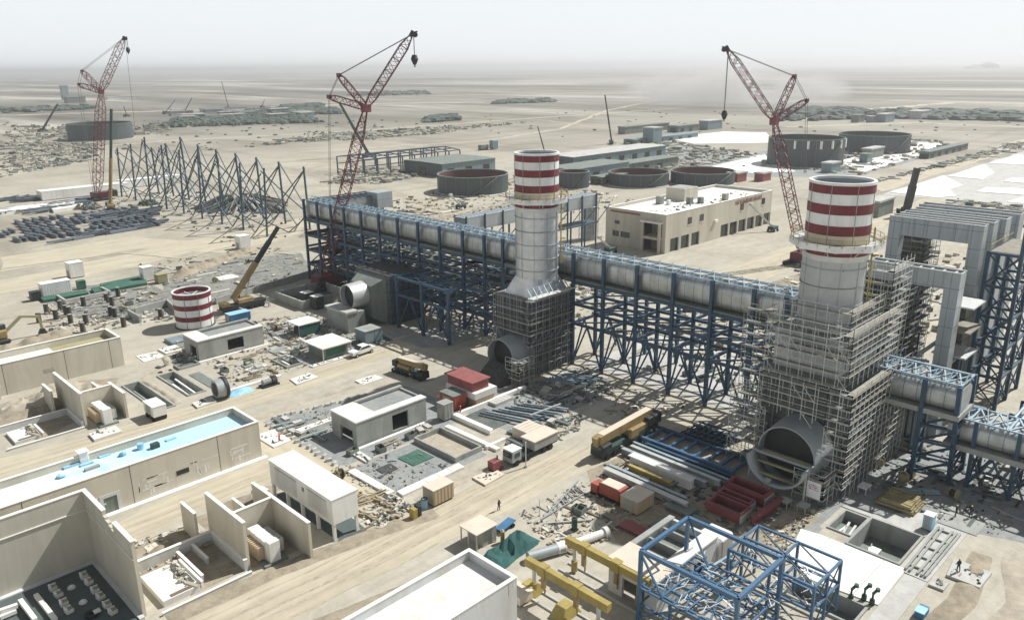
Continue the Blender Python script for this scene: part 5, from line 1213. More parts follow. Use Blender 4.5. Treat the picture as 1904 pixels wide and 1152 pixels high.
t = thing('water_drum', 'teal drum beside the tan roadside container', 'drum', (61.6, 79.6, 0)); MB().tube((61.6, 79.6, 0), (61.6, 79.6, 1.5), .45, 16).build('drum', 'tarp_blue', t, True); MB().ring(61.6, 79.6, 1.5, 1.6, .48, .3, 16).build('lid', 'black', t)
# white pickup
def car(label, x, y, rot, m='white', s=1.):
    t = thing('pickup_car', label, 'car', (x, y, 0), rot=rot, local=True)
    pr = [(-3.0, .55), (-3.0, 1.15), (-2.7, 1.3), (-1.3, 1.38), (-.5, 2.0), (1.3, 2.05), (2.2, 1.4), (3.0, 1.3), (3.05, .55)]
    MB().hull([(a * s, -.95 * s, z * s) for a, z in pr], [(a * s, .95 * s, z * s) for a, z in pr]).build('body', m, t, bevel=.08)
    for sd in (-.956, .956): MB().hull([(-1.15 * s, sd * s, 1.4 * s), (-.45 * s, sd * s, 1.9 * s), (1.2 * s, sd * s, 1.92 * s), (1.9 * s, sd * s, 1.42 * s)], [(-1.15 * s, sd * 1.01 * s, 1.4 * s), (-.45 * s, sd * 1.01 * s, 1.9 * s), (1.2 * s, sd * 1.01 * s, 1.92 * s), (1.9 * s, sd * 1.01 * s, 1.42 * s)]).build('side_window', 'glass', t)
    MB().bar((-1.3 * s, 0, 1.42 * s), (-.52 * s, 0, 2.03 * s), 1.7 * s, .05).build('windscreen', 'glass', t); MB().bar((1.35 * s, 0, 2.06 * s), (2.15 * s, 0, 1.46 * s), 1.6 * s, .05).build('rear_window', 'glass', t)
    for a in (-1.9, 1.9):
        for b in (-.9, .9):
            w_ = MB().tube((a * s, b * s - .14, .42 * s), (a * s, b * s + .14, .42 * s), .42 * s, 14).build('wheel', 'tyre', t); MB().tube((a * s, b * s - .155, .42 * s), (a * s, b * s + .155, .42 * s), .22 * s, 10).build('rim', 'galv', w_)
    for b in (-.65, .65): MB().box(-3.06 * s, b * s - .2, .85 * s, -3.0 * s, b * s + .2, 1.05 * s).build('headlight', 'glass', t)
    return t
car('white estate car parked on the upper dirt road beside the guard hut', 92.4, 139.2, .08, 'white', 1.05)
car('dark car parked in the strip of sun near the right edge', 124.4, 24.6, .2, 'galv', .6)
# white truck
t = thing('flatbed_truck', 'pale flatbed truck under a cream cover parked along the dirt road', 'truck', (78.5, 78.9, 0))
MB().hull([(78.6, 78.9, .7), (80.8, 78.9, .7), (80.8, 81.2, .7), (78.6, 81.2, .7)], [(78.8, 78.95, 2.5), (80.8, 78.95, 2.6), (80.8, 81.15, 2.6), (78.8, 81.15, 2.5)]).build('cab', 'horn_steel', t, bevel=.1)
MB().box(78.62, 79.1, 1.5, 78.74, 81.0, 2.3).build('windscreen', 'glass', t); MB().box(79.2, 78.86, 1.5, 80.3, 78.93, 2.2).build('side_window', 'glass', t)
MB().box(81.0, 79, .8, 89.3, 81.3, 1.1).build('chassis', 'black', t); MB().box(83.6, 78.8, 1.1, 89.2, 81.5, 2.6).build('box_body', 'concrete', t, bevel=.04); MB().box(83.5, 78.7, 2.603, 89.3, 81.9, 2.75).build('box_roof', 'tan_top', t)
MB().box(78.7, 78.95, 2.603, 80.9, 81.2, 2.7).build('cab_roof', 'roof_white', t)
for x in (79.7, 82.2, 86, 87.5):
    for y in (79.0, 81.2): MB().tube((x, y - .18, .5), (x, y + .18, .5), .5, 14).build('wheel', 'tyre', t)
t = thing('generator', 'small red generator frame in front of the pale flatbed truck', 'generator', (75.8, 80.6, 0)); MB().box(75.4, 79.9, .3, 77.2, 81.2, 1.7).build('housing', 'red_steel', t, bevel=.1); MB().box(75.2, 79.8, 0, 77.6, 81.3, .3).build('skid', 'red_steel', t)
MB().tube((76.9, 80.5, 1.7), (76.9, 80.5, 2.3), .12, 8).build('exhaust', 'black', t)
t = thing('lamp_pole', 'slim pole standing at the road edge beside the pale flatbed truck', 'pole', (80.3, 77.6, 0)); MB().tube((80.3, 77.6, 0), (80.3, 77.6, 4.4), .09, 8).build('shaft', 'galv', t); MB().tube((80.3, 77.6, 0), (80.3, 77.6, .3), .25, 8).build('foot', 'concrete', t)
t = thing('lamp_pole', 'slim pole standing in the sand by the laydown yard fence', 'pole', (71.5, 66.5, 0)); MB().tube((71.5, 66.5, 0), (71.5, 66.5, 2.6), .05, 8).build('shaft', 'galv', t); MB().tube((71.5, 66.5, 0), (71.5, 66.5, .15), .15, 8).build('foot', 'concrete', t)
# excavator
t = thing('excavator', 'dusty excavator digging at the left edge above the beige building', 'excavator', (42, 207, 0))
for s in (-1, 1): MB().box(36, 207 + s * 1.6 - .4, 0, 41, 207 + s * 1.6 + .4, 1.1).build('crawler_track', 'black', t, bevel=.3)
MB().box(36, 205.6, 1.2, 40.6, 208.4, 3.0).build('house', 'crane_yellow', t, bevel=.15); MB().box(39, 207, 3, 40.8, 208.4, 4.1).build('cab', 'glass', t, bevel=.1)
MB().bar((40, 206.4, 2.2), (44, 206.4, 5.4), .6).bar((44, 206.4, 5.4), (47.6, 206.4, 4.6), .55).build('boom', 'olive_roof', t); MB().bar((47.6, 206.4, 4.8), (48, 206.4, 1.4), .5).build('dipper_arm', 'olive_roof', t)
MB().hull([(47, 205.7, .3), (48.8, 205.7, .3), (48.8, 207.1, .3), (47, 207.1, .3)], [(47.6, 205.8, 1.5), (48.4, 205.8, 1.5), (48.4, 207, 1.5), (47.6, 207, 1.5)]).build('bucket', 'black', t)
# turbine ring, tarp, machine
t = thing('turbine_ring', 'round grey turbine casing ring lying by the upper dirt road', 'casing ring', (59.4, 138.6, 0))
n = 32; vs = []
for dx, rr_ in ((0, 1.75), (1.5, 1.9), (1.5, 1.6), (0, 1.35)):
    for i in range(n): a = 2 * math.pi * i / n; vs.append((58.8 + dx, 138.8 + rr_ * math.cos(a), 2.0 + rr_ * math.sin(a)))
MB().add(vs, [(j * n + i, j * n + (i + 1) % n, ((j + 1) % 4) * n + (i + 1) % n, ((j + 1) % 4) * n + i) for j in range(4) for i in range(n)]).build('ring', 'horn_steel', t, True)
MB().tube((60.1, 138.8, 2), (60.3, 138.8, 2), 1.5, 24).build('rear_plate', 'tan', t); MB().tube((60.32, 138.8, 2), (60.9, 138.8, 2), 2.1, 28).build('flange', 'black', t, True); MB().tube((59.2, 138.8, 2), (60.1, 138.8, 2), .4, 12).build('hub', 'rust_red', t)
MB().box(58.6, 137.6, 0, 61, 140, .3).build('cradle', 'concrete_dark', t)
m = berm([(61.2, 138.4), (63.4, 138.8), (66.2, 138.6)], 3.0, 1.3, 5); tag(m.build('tarp_heap', 'tarp_blue'), 'pale blue tarpaulin over goods next to the turbine ring', 'tarp')
t = thing('pump_set', 'cluttered dark pump set on the ground right of the blue tarpaulin', 'pump', (69, 137.6, 0)); MB().box(67.6, 136.8, 0, 71.2, 138.8, .3).build('skid', 'black', t)
MB().tube((68, 137.8, .95), (69.8, 137.8, .95), .6, 14).build('motor', 'concrete', t, True); MB().tube((69.9, 137.8, .95), (70.9, 137.8, .95), .8, 14).build('pump_body', 'mesh_dark', t, True); MB().bar((70.4, 137.6, 1.2), (70.4, 137.4, 2), .3).build('outlet_pipe', 'rust_red', t)
# slabs lying about
for L, q, h in (('cracked white slab lying at the left end of the upper dirt road', (36.2, 136.6, 40.6, 140.0), .4), ('white slab with dark marks at the road edge right of the pump set', (73.4, 134.0, 78.2, 137.6), .25), ('white slab lying beside the truck crane on the upper road', (82.2, 123.8, 87.0, 126.9), .25),
                ('cream slab with scraps in front of the red generator', (71.8, 78.0, 76.2, 80.8), .3), ('white formwork sheet beside the turbine ring', (54.6, 137.2, 58.4, 139.6), .35), ('white sheet on the ground beside the far left building', (57.2, 169.4, 61.5, 174.2), .12), ('pale plank pad left of the two-opening building', (62.6, 170.5, 66.4, 175), .3),
                ('rounded white sheet lying on the sand before the two-opening building', (70.0, 147.4, 74.6, 149.8), .12), ('long pale kerb slab along the gravel by the small bare doorway', (63.6, 96.9, 65.0, 102.0), .3), ('long white plank on the gravel left of the bare control building', (61.8, 113.2, 70.6, 114.6), .7), ('white pad at the left edge of the gravel fill', (56.2, 112.4, 59.8, 118.6), .2),
                ('grey concrete panel with a square hole near the right edge', (95.8, 17.6, 100.2, 21.6), .35), ('concrete pad with a round stub in front of the grey panel', (92.4, 20.6, 94.6, 22.2), .3), ('long pale slab edge in front of the guard hut', (80.4, 139.6, 89.4, 141.0), .25)):
    x0, y0, x1, y1 = q; t = thing('precast_slab', L, 'slab', (x0, y0, 0)); rr = random.Random(int(x0 * 7)); j = lambda: rr.uniform(-.25, .25)
    if 'rounded' in L: pl = [(72.3 + 2.4 * math.cos(i * .524), 148.6 + 1.2 * math.sin(i * .524)) for i in range(12)]
    else: pl = [(x0 + j(), y0 + j()), (x1 + j(), y0 + j()), (x1 + j(), y1 + j()), (x0 + j(), y1 + j())]
    MB().prism(pl, 0.03, h).build('slab', 'tan_top' if 'cream' in L else 'concrete_light' if 'grey' in L or 'concrete' in L else 'roof_white', t)
    sm = MB(); scatter(sm, [(x0 + .5, y0 + .4), (x1 - .5, y0 + .4), (x1 - .5, y1 - .4), (x0 + .5, y1 - .4)], 9, .1, .3, .03, .2, int(x0), h); sm.build('scrap', 'debris_dark', t)
MB().box(98.3, 18.2, .352, 99.4, 19.4, .37).build('hole', 'black', bpy.data.objects['precast_slab.011'])
for L, q, h, m_ in (('long pale kerb beam along the right edge of the gravel in front of the control building', (80.6, 84.6, 81.4, 97.4), .5, 'coping'), ('grey plate on the gravel nearest the long kerb beam', (76.2, 98.6, 79.4, 100.8), .15, 'concrete'), ('white paving strip along the lower edge of the gravel fill', (61.4, 84.2, 73.5, 85.9), .35, 'roof_white'),
        ('wide pale paving strip at the left edge of the gravel fill', (59.9, 86.2, 61.2, 96.6), .35, 'roof_white'), ('short pale beam across the sandy pit edge behind the flatbed truck', (80.2, 86.2, 84.4, 86.8), .6, 'coping'), ('dark framed grating lying on the gravel before the control building', (63.4, 91.6, 66.2, 94.0), .12, 'mesh_dark'),
        ('green framed shaft cover on the gravel before the control building', (68.2, 90.6, 72.4, 94.4), .14, 'green_net'), ('pale concrete footing among scraps in the shade of the left stack', (93, 97.6, 97.6, 99.6), .6, 'concrete_light'), ('long low pale wall top beside the pipe grid', (84.4, 90.0, 85.2, 99.6), .8, 'coping'), ('low pale wall top along the far side of the pipe grid', (85.4, 99.4, 103, 100.1), .7, 'coping'),
        ('dark sheet lying left of the pipe grid', (86, 91, 91, 98.6), .12, 'gravel_dark'), ('cream cover slab on the wall corner behind the flatbed truck', (86.4, 82.4, 90.4, 86.6), 1.9, 'tan_top'), ('grey slab below the guard hut roof edge', (79.0, 150.6, 83.4, 156), .25, 'concrete'), ('pale strip slab on the sand before the two-opening building', (60.5, 140.2, 73.5, 141.2), .3, 'roof_white'),
        ('grey ribbed ramp mat beside the shorter trench', (60.6, 143.6, 62.8, 155), .1, 'concrete_dark'), ('small white plank by the short dark ramp', (67.4, 170.4, 75, 171.6), .4, 'roof_white'), ('dark blue sheet stack left of the two-opening building', (66, 175, 76, 180), .7, 'shed_blue'), ('pale formwork box left of the raised container', (46.4, 99.4, 48.2, 101.2), .7, 'roof_white'),
        ('cream slab among soil behind the low white walls', (29.6, 95.2, 34.4, 98.6), .25, 'tan_top'), ('grey plinth beside the dark box below the turbine block', (104.4, 143.2, 112, 146.4), .2, 'concrete'), ('white plastic sheet crumpled on the sand near the retaining basin', (100, 222, 106, 227), .3, 'roof_white')):
    x0, y0, x1, y1 = q; rr = random.Random(int(x0 * 9 + y0)); j = lambda: rr.uniform(-.12, .12); t = thing('precast_slab', L, 'slab', (x0, y0, 0))
    MB().prism([(x0 + j(), y0 + j()), (x1 + j(), y0 + j()), (x1 + j(), y1 + j()), (x0 + j(), y1 + j())], .025, h).build('slab', m_, t)
    if max(x1 - x0, y1 - y0) > 4:
        jm = MB(); n_ = 5
        for i in range(1, n_):
            if x1 - x0 > y1 - y0: jm.box(x0 + (x1 - x0) * i / n_, y0 + .15, h + .001, x0 + (x1 - x0) * i / n_ + .06, y1 - .15, h + .008)
            else: jm.box(x0 + .15, y0 + (y1 - y0) * i / n_, h + .001, x1 - .15, y0 + (y1 - y0) * i / n_ + .06, h + .008)
        jm.build('joint', 'concrete_dark', t)
b0 = None; rr = random.Random(77)
for i in range(34):
    if i < 20: x, y = 62 + i * 1.25 + rr.uniform(-.3, .3), 122.9 - i * .25 + rr.uniform(-.3, .3)
    else: x, y = 60.2 + rr.uniform(-.2, .2), 121 - (i - 20) * 1.6
    if not b0:
        b0 = thing('kerb_block', 'small rough concrete block along the edge of the gravel fill', 'block', (x, y, 0), 'concrete blocks edging the gravel fill', local=True); MB().hull([(-.5, -.3, 0), (.5, -.35, 0), (.45, .3, 0), (-.5, .35, 0)], [(-.4, -.25, .5), (.42, -.25, .45), (.4, .25, .5), (-.42, .25, .42)]).build('block', 'concrete_light', b0)
    else: dup(b0, (x, y, 0), rr.uniform(-.4, .4))
# kerbed walls of pits and trenches
def pit(name, label, x0, y0, x1, y1, h, th=.3, wall='concrete', floor='concrete_dark', d=0., inner=()):
    "walls stand h above the sand and reach d below it, through an opening in the ground"
    t = thing(name, label, 'pit', (x0, y0, 0)); e = .02 if not d else -d; o = -.15 if d else 0; x0 += o; y0 += o; x1 -= o; y1 -= o
    MB().box(x0, y0, e, x1, y0 + th, h).build('wall', wall, t); MB().box(x0, y1 - th, e, x1, y1, h).build('wall', wall, t)
    MB().box(x0, y0 + th, e, x0 + th, y1 - th, h).build('wall', wall, t); MB().box(x1 - th, y0 + th, e, x1, y1 - th, h).build('wall', wall, t)
    MB().box(x0 + th, y0 + th, e - .2 if d else .02, x1 - th, y1 - th, e + .03).build('floor', floor, t)
    for (a, b, c, f, zz, m) in inner: MB().bar((a, b, zz - d), (c, f, zz - d), .3).build('pipe', m, t)
pit('cable_trench', 'long dark concrete trench ending at the white trailer', 48.8, 141.4, 52.0, 158.6, .25, d=1.7, inner=[(49.6, 142, 49.8, 158, .4, 'concrete_dark'), (50.4, 142, 50.6, 158, .35, 'galv')])
pit('cable_trench', 'shorter concrete trench with pipes beside the long trench', 55.8, 144.2, 59.2, 158.8, .25, d=1.1, inner=[(56.5, 145, 56.8, 154, .5, 'coping'), (57.8, 145, 58.2, 156, .6, 'coping')])
pit('foundation_pit', 'large square concrete pit with a chair-like frame inside at lower right', 94.2, 26.4, 102.6, 33.0, .3, .3, d=2.6)
pit('foundation_pit', 'smaller concrete pit full of rods next to the large square pit', 96.4, 33.3, 102.2, 36.4, .2, .25, d=1.3, inner=[(97, 34, 101, 34.4, .3, 'galv'), (97.4, 34.8, 101.5, 35.4, .3, 'galv'), (97, 35.6, 100, 35.2, .3, 'coping')])
pit('foundation_pit', 'long narrow concrete trench in front of the white slab at the bottom right', 79.0, 25.9, 83.2, 34.2, .3, .3, d=1.8, inner=[(80, 26.5, 80.2, 33.5, .3, 'galv'), (81, 27, 81.2, 33, .3, 'galv')])
pit('foundation_pit', 'low walled sand pit in the gravel behind the pale flatbed truck', 73.6, 86.6, 79.4, 97.2, .9, .3, floor='sand_pile')
pit('foundation_pit', 'narrow pit with white pads left of the guard hut', 76.4, 143.2, 80.2, 150.0, .5, .25, floor='gravel_dark', inner=[(77.4, 143.8, 77.5, 147, .4, 'coping')])
pit('foundation_pit', 'dark pit by the doorway of the two-opening building', 60.4, 159, 65.0, 165.2, .5, .25, floor='gravel_dark')
pit('sump_basin', 'dark walled basin with white lids below the middle lattice crane', 101, 178, 116, 192, 2.4, .5, floor='gravel_dark')
for L, x, y in (('white lidded box at the left of the dark basin', 103.5, 180.5), ('white lidded box beside the bare turbine block', 103.4, 175.4)): cbox('lidded_box', L, 'box', x, y, x + 2.6, y + 2.6, 3.4, 'mesh_dark', 'roof_white', ribs=False, door=False)
t = thing('tubular_frame', 'small white tubular frame standing inside the large square pit', 'frame', (97.4, 30.6, -2.55))
for a, b in ((0, 0), (1.2, 0), (0, 1.2), (1.2, 1.2)): MB().bar((97.2 + a, 30 + b, -2.55), (97.2 + a, 30 + b, -1.1 if b else -1.5), .12).build('leg', 'white', t)
MB().box(97.1, 29.9, -1.5, 98.5, 31.3, -1.4).build('seat', 'white', t)
t = thing('retaining_wall', 'long concrete retaining wall below the grey basin slope at left', 'wall', (67, 203, 0))
for p, q in (((69.42, 206.36), (78.61, 208.47)), ((78.61, 208.47), (76.89, 198.36)), ((76.89, 198.36), (88.99, 201.00)), ((87.99, 199.85), (131.54, 209.96)), ((67.73, 206.15), (67.69, 198.37))): MB().bar((*p, .9), (*q, .9), .5, 1.8).build('wall_panel', 'concrete', t)
t = thing('retaining_wall', 'pale lattice of pipe walls between green netting and the dark pillars', 'wall', (59.81, 234.69, 0))
for p, q in (((60.29, 237.25), (60.17, 230.53)), ((60.00, 229.96), (71.87, 231.10)), ((71.74, 236.99), (71.77, 230.40))): MB().bar((*p, .7), (*q, .7), .5, 1.2).build('wall_panel', 'concrete_light', t)
for L, q in (('green netting strip nearest the white container on the bank at left', ((56.72, 240.32), (68.15, 239.20), (67.50, 235.01), (56.45, 236.02))), ('longest green netting strip on the bank at left', ((69.82, 239.90), (85.29, 240.79), (83.25, 233.97), (68.84, 234.37))), ('thin green netting strip above the longest one', ((73.22, 243.07), (85.41, 244.40), (85.09, 241.93), (72.58, 239.45)))):
    z = .5; m = MB().prism([tuple(p) for p in q], .05, .8); tag(m.build('netting_strip', 'green_net'), L, 'netting')
# pillars
p0 = None
for i, (x, y) in enumerate([(54, 224.9), (57.5, 225.5), (57.3, 217.8), (54, 217.3), (50.2, 217.6), (55.3, 210.2), (57.9, 207.4), (68.5, 223.8), (68.3, 219.4), (63, 225), (64.7, 209.9), (65, 208), (63.6, 198.2), (72.7, 198.3), (57.1, 219.8), (72.9, 227.8), (55.1, 200.8)]):
    if not p0:
        p0 = thing('foundation_pillar', 'short dark concrete pillar standing in the sand at left', 'pillar', (x, y, 0), 'dark foundation pillars in the sand', local=True); MB().tube((0, 0, 0), (0, 0, 2.5), .62, 14, .58).build('shaft', 'pillar', p0, True); MB().tube((0, 0, 2.5), (0, 0, 2.6), .5, 14).build('cap', 'concrete', p0)
    else: dup(p0, (x, y, 0), i * .7)
# ---------------------------------------------------------------- steel stored at left
g0 = None; rr = random.Random(21)
def lay(u, v): return quadpt([(87.93, 367.10), (98.95, 316.66), (131.98, 343.19), (122.65, 386.09)], u, v)
spots = []
for r in range(6):
    for c in range(15):
        if rr.random() < .88: spots.append(quadpt([(84, 378), (78, 328), (124, 322), (134, 376)], (r + .5 + rr.uniform(-.16, .16)) / 6, (c + .5 + rr.uniform(-.12, .12)) / 15))
for i, p in enumerate(spots):
    if not g0:
        g0 = thing('steel_section', 'blue-grey steel section stored in rows on the sand at left', 'steel section', (p.x, p.y, 0), 'steel sections stored at left', local=True)
        MB().box(-.55, -3.6, .25, .55, 3.6, .45).box(-.14, -3.6, .45, .14, 3.6, 1.2).box(-.55, -3.6, 1.2, .55, 3.6, 1.4).build('section', 'yard_mix', g0)
        MB().box(-.7, -1.6, 0, .7, -1.4, .25).build('timber', 'wood', g0); MB().box(-.7, 1.4, 0, .7, 1.6, .25).build('timber', 'wood', g0)
    else: dup(g0, (p.x, p.y, 0), rr.uniform(-.06, .06) + .1)
for x, y in ((74.81, 333.31), (77.04, 333.68), (79.29, 334.06), (81.88, 335.56), (85.12, 337.92), (73.43, 347.87), (75.73, 351.37), (78.38, 354.63)): dup(g0, (x, y, 0), .1)
for L, q, n, hh in (('long heap of blue-grey pipes near the far left crane', [(85.10, 399.68), (98.96, 404.32), (122.95, 408.24), (125.73, 424.46)], 50, 1.4), ('bundle of dark pipes along the white sheets at left', [(94.78, 392.73), (117.47, 398.51), (124.95, 410.69), (99.84, 407.57)], 40, 1.6), ('purple and green pipe bundles before the white cabins', [(100.10, 434.19), (113.79, 433.09), (119.13, 447.46), (106.79, 451.15)], 30, 1.6), ('thin dark pipes at the far left edge', [(95.69, 443.96), (102.96, 445.43), (105.45, 455.25), (98.46, 455.56)], 14, 1.2),
                    ('pale crated goods right of the stored steel rows', [(108.38, 344.28), (132.26, 346.70), (135.38, 363.24), (114.00, 367.21)], 60, 2.2), ('grey-blue pipe rows along the lower edge of the steel store', [(84.60, 318.33), (123.93, 323.51), (125.33, 332.33), (101.25, 329.23)], 60, .8)):
    sm = MB(); rs = random.Random(n)
    for i in range(n):
        p = quadpt(q, rs.random(), rs.random()); a = Vector(q[1]) - Vector(q[0]); a = Vector((a.x, a.y)).normalized() * rs.uniform(2, 7); sm.bar((p.x - a.x, p.y - a.y, hh * rs.random() * .8 + .2), (p.x + a.x, p.y + a.y, hh * rs.random() * .8 + .2), rs.uniform(.4, 1.0))
    stuff('stored_pipes', sm, 'yard_mix', L, 'pipes')
for L, q in (('white sheet stack at the left of the far left crane', [(88.92, 415.66), (121.65, 419.25), (117.15, 405.60), (85.10, 399.68)]), ('pale plank stack below the white sheets', [(104.80, 397.74), (119.37, 400.82), (115.93, 393.69), (103.82, 390.58)])):
    tag(MB().prism([tuple(p) for p in q], 0, 1.4).build('sheet_stack', 'roof_white'), L, 'sheets')
for L, (x, y), s in (('dark earth-stained heap under the far left crane', (118.46, 390.83), 6), ('dark steel coil heap behind the frame row', (168.29, 343.17), 22), ('green heap between posts of the frame row', (141.69, 382.32), 5), ('dark mound beside the right end of the frame row', (169.88, 318.19), 7)):
    m = MB(); rs = random.Random(s)
    for i in range(40 if s < 20 else 170): a = rs.uniform(0, 6.28); r_ = s * math.sqrt(rs.random()); m.bar((x + r_ * math.cos(a), y + r_ * math.sin(a), 0.2), (x + r_ * math.cos(a) * .4 + rs.uniform(-2, 2), y + r_ * math.sin(a) * .4, rs.uniform(.5, min(5.5, s * .4))), rs.uniform(.3, 1.1))
    tag(m.build('scrap_heap', 'debris_dark' if 'green' not in L else 'bush_mix'), L, 'heap')
# ---------------------------------------------------------------- laydown yard, right foreground
def beam_i(name, label, p, q, w, h, m, cat='beam'):
    t = thing(name, label, cat, p); a, b = Vector(p), Vector(q); u = UP * h
    MB().bar(a + u * .04, b + u * .04, w, h * .1).build('flange', m, t); MB().bar(a + u * .5, b + u * .5, w * .3, h * .8).build('web', m, t); MB().bar(a + u * .96, b + u * .96, w, h * .1).build('flange', m, t)
    d = (b - a).normalized(); MB().bar(a + d * .6 - UP * .13, a + d * .8 - UP * .13, w * 1.8, .2).build('timber', 'wood', t); MB().bar(b - d * .8 - UP * .13, b - d * .6 - UP * .13, w * 1.8, .2).build('timber', 'wood', t)
for i, (L, x, y0, y1, w_, h_, m) in enumerate((('silver box girder lying nearest the orange machine', 87.2, 67.4, 52.5, 1.0, .9, 'galv'), ('grey girder lying right behind the nearest silver one', 88.6, 67.8, 53.5, .6, .8, 'duct_steel'), ('yellow girder lying in the laydown yard', 90.4, 65.2, 57.4, .6, 1.0, 'yellow'),
        ('pale girder behind the yellow one', 92.6, 66.5, 55.0, 1.5, 1.5, 'roof_white'), ('long grey girder left of the blue ladder frame', 94.3, 69.4, 53.8, .8, .9, 'duct_steel'), ('white edged girder between grey girder and blue ladder frame', 96.0, 69.0, 52.5, .7, .9, 'galv'), ('slim grey girder touching the blue ladder frame', 97.6, 69.8, 52.0, .5, .7, 'roof_truss'), ('dark blue beam along the foot of the near scaffolding', 98.9, 68, 46.5, .5, .6, 'blue_steel'))):
    beam_i('steel_girder', L, (x, y0, .25), (x - .3, y1, .25), w_, h_, m)
t = thing('ladder_frame', 'dark blue ladder-shaped steel frame lying flat in the laydown yard', 'steel frame', (100, 53, 0))
for x in (100.0, 105.2): MB().bar((x, 70, .7), (x, 52.6, .7), .55, .7).build('rail', 'blue_light' if x < 101 else 'blue_steel', t)
for i in range(8): MB().bar((100.3, 69.2 - i * 2.3, .7), (104.9, 69.2 - i * 2.3, .7), .45).build('rung', 'blue_light', t)
t = thing('mesh_frame', 'dark blue lattice panel lying behind the ladder frame', 'steel frame', (108, 60, 0)); rm = MB()
for i in range(8): rm.bar((106.6, 66.5 - i * 1.1, .4), (112.6, 65.8 - i * 1.1, .6), .2)
for i in range(4): rm.bar((107 + i * 1.8, 66.6, .5), (107.2 + i * 1.8, 58, .6), .25)
rm.build('lattice', 'blue_steel', t); MB().box(107, 58.5, 0, 112, 66, .28).build('timber', 'mesh_dark', t)
t = thing('orange_machine', 'bright orange machine with a cream lid in the laydown yard', 'machine', (80.8, 60.2, 0))
MB().box(81.4, 60.2, .4, 83.6, 64.0, 2.2).build('housing', 'orange', t, bevel=.1); MB().box(81.5, 60.5, 2.203, 83.4, 63.6, 2.34).build('lid', 'tan_top', t); MB().box(81.2, 64.05, .3, 83, 65.4, 1.7).build('engine', 'orange', t, bevel=.12); MB().box(81.6, 59.2, .3, 83.2, 60.15, 1.5).build('hose_reel', 'rust_red', t, bevel=.1); MB().box(81.2, 59, 0, 83.8, 65.4, .3).build('skid', 'black', t)
def red_box(L, x0, y0, x1, y1, h):
    t = thing('red_steel_box', L, 'steel box', (x0, y0, 0)); th = .35
    for a in ((x0, y0, x0 + th, y1), (x1 - th, y0, x1, y1), (x0 + th, y1 - th, x1 - th, y1), (x0 + th, y0, x1 - th, y0 + th)): MB().box(a[0], a[1], .15, a[2], a[3], h).build('side', 'red_steel', t)
    MB().box(x0 + th, y0 + th, .15, x1 - th, y1 - th, .3).build('floor', 'concrete_dark', t); MB().box(x0 - .1, y0 - .08, .1, x1 + .1, y0 - .003, h * .8).build('end_plate', 'galv', t); MB().box(x0, y0 + .3, 0, x1, y1 - .3, .1).build('timber', 'wood', t)
red_box('open red steel box farthest from the blue space frame', 94.8, 44.9, 97.4, 51.2, 1.9)
red_box('open red steel box nearest the blue space frame', 88.6, 45.2, 91.6, 50.6, 1.6)
red_box('narrow red steel trough between two larger red boxes', 92.2, 45.8, 93.9, 51.0, 1.5)
beam_i('red_girder', 'long red girder lying crosswise behind the blue space frame', (89.6, 43.9, .3), (97.2, 43.6, .3), .7, 1.1, 'red_steel')
for i, (L, x, y, a, b, h) in enumerate((('dark grey sheet stack left of the red boxes', 82, 46, 86.5, 51, .5), ('flat grey plate stack behind the white building', 79.5, 50.2, 83.5, 54.0, .35), ('grey plate stack beside the tan steel box', 84.8, 50.8, 87.8, 55, .5), ('rusty red frame on the ground before the tan steel box', 76.5, 50.4, 78.9, 57, .4))):
    t = thing('plate_stack', L, 'steel plates', (x, y, 0)); rs = random.Random(i)
    for j in range(3): MB().box(x + rs.uniform(0, .4), y + rs.uniform(0, .5), .12 + j * h / 3, a - rs.uniform(0, .4), b - rs.uniform(0, .5), .12 + (j + 1) * h / 3 - .01).build('plate', 'rust_red' if 'rusty' in L else 'concrete_dark', t)
    MB().box(x + .5, y + .6, 0, a - .5, b - .6, .12).build('timber', 'wood', t)
t = thing('rebar_frame', 'grey ladder-like steel cage lying on the sand near the slim pole', 'rebar', (72, 62, 0)); rm = MB()
rm.bar((72, 65.6, .2), (82.6, 68.8, .2), .18).bar((69.5, 65.5, .2), (80, 65.6, .25), .16)
for i in range(9): rm.bar((71.5 + i * 1.1, 65.6, .2), (72.4 + i * 1.1, 66.2 + i * .28, .25), .12)
rm.build('cage', 'horn_steel', t); MB().bar((70.2, 64.6, .2), (75.5, 60.4, .2), .2).build('loose_bar', 'galv', t)
t = thing('white_pipe', 'short fat white pipe with a flange lying beside the yellow gantries', 'pipe', (70, 56, 0)); MB().tube((68.4, 58.2, .6), (73.6, 56.8, .6), .55, 18).build('barrel', 'white', t, True); MB().tube((73.6, 56.8, .6), (74.2, 56.6, .6), .8, 18).build('flange', 'roof_white', t, True); MB().box(68.8, 57.2, 0, 73, 58.2, .12).build('timber', 'wood', t)
t = thing('silver_pipe', 'grey wrapped pipe lying left of the white pipe', 'pipe', (65, 59, 0)); MB().tube((62.6, 60.2, .7), (67.4, 58.4, .7), .7, 16).build('barrel', 'horn_steel', t, True); MB().tube((66.5, 58.8, .7), (67.6, 58.4, .7), .76, 16).build('wrapping', 'white', t, True); MB().box(63, 59, 0, 67, 60, .1).build('timber', 'wood', t)
m = berm([(57.4, 62.8), (62, 63.6), (67, 63.9)], 4.0, 1.9, 9); tag(m.build('netted_heap', 'teal_net'), 'long heap covered with teal netting behind the white building', 'heap')
t = thing('gas_bottle', 'dark upright cylinder standing on the sand before the white pipe', 'gas bottle', (72.1, 60.6, 0)); MB().tube((72.1, 60.6, .3), (72.1, 60.6, 1.9), .4, 12).build('cylinder', 'dark_green', t, True); MB().box(71.7, 60.2, 0, 72.5, 61, .3).build('base', 'black', t); MB().tube((72.1, 60.6, 1.9), (72.1, 60.6, 2.1), .25, 10, .1).build('neck', 'black', t)
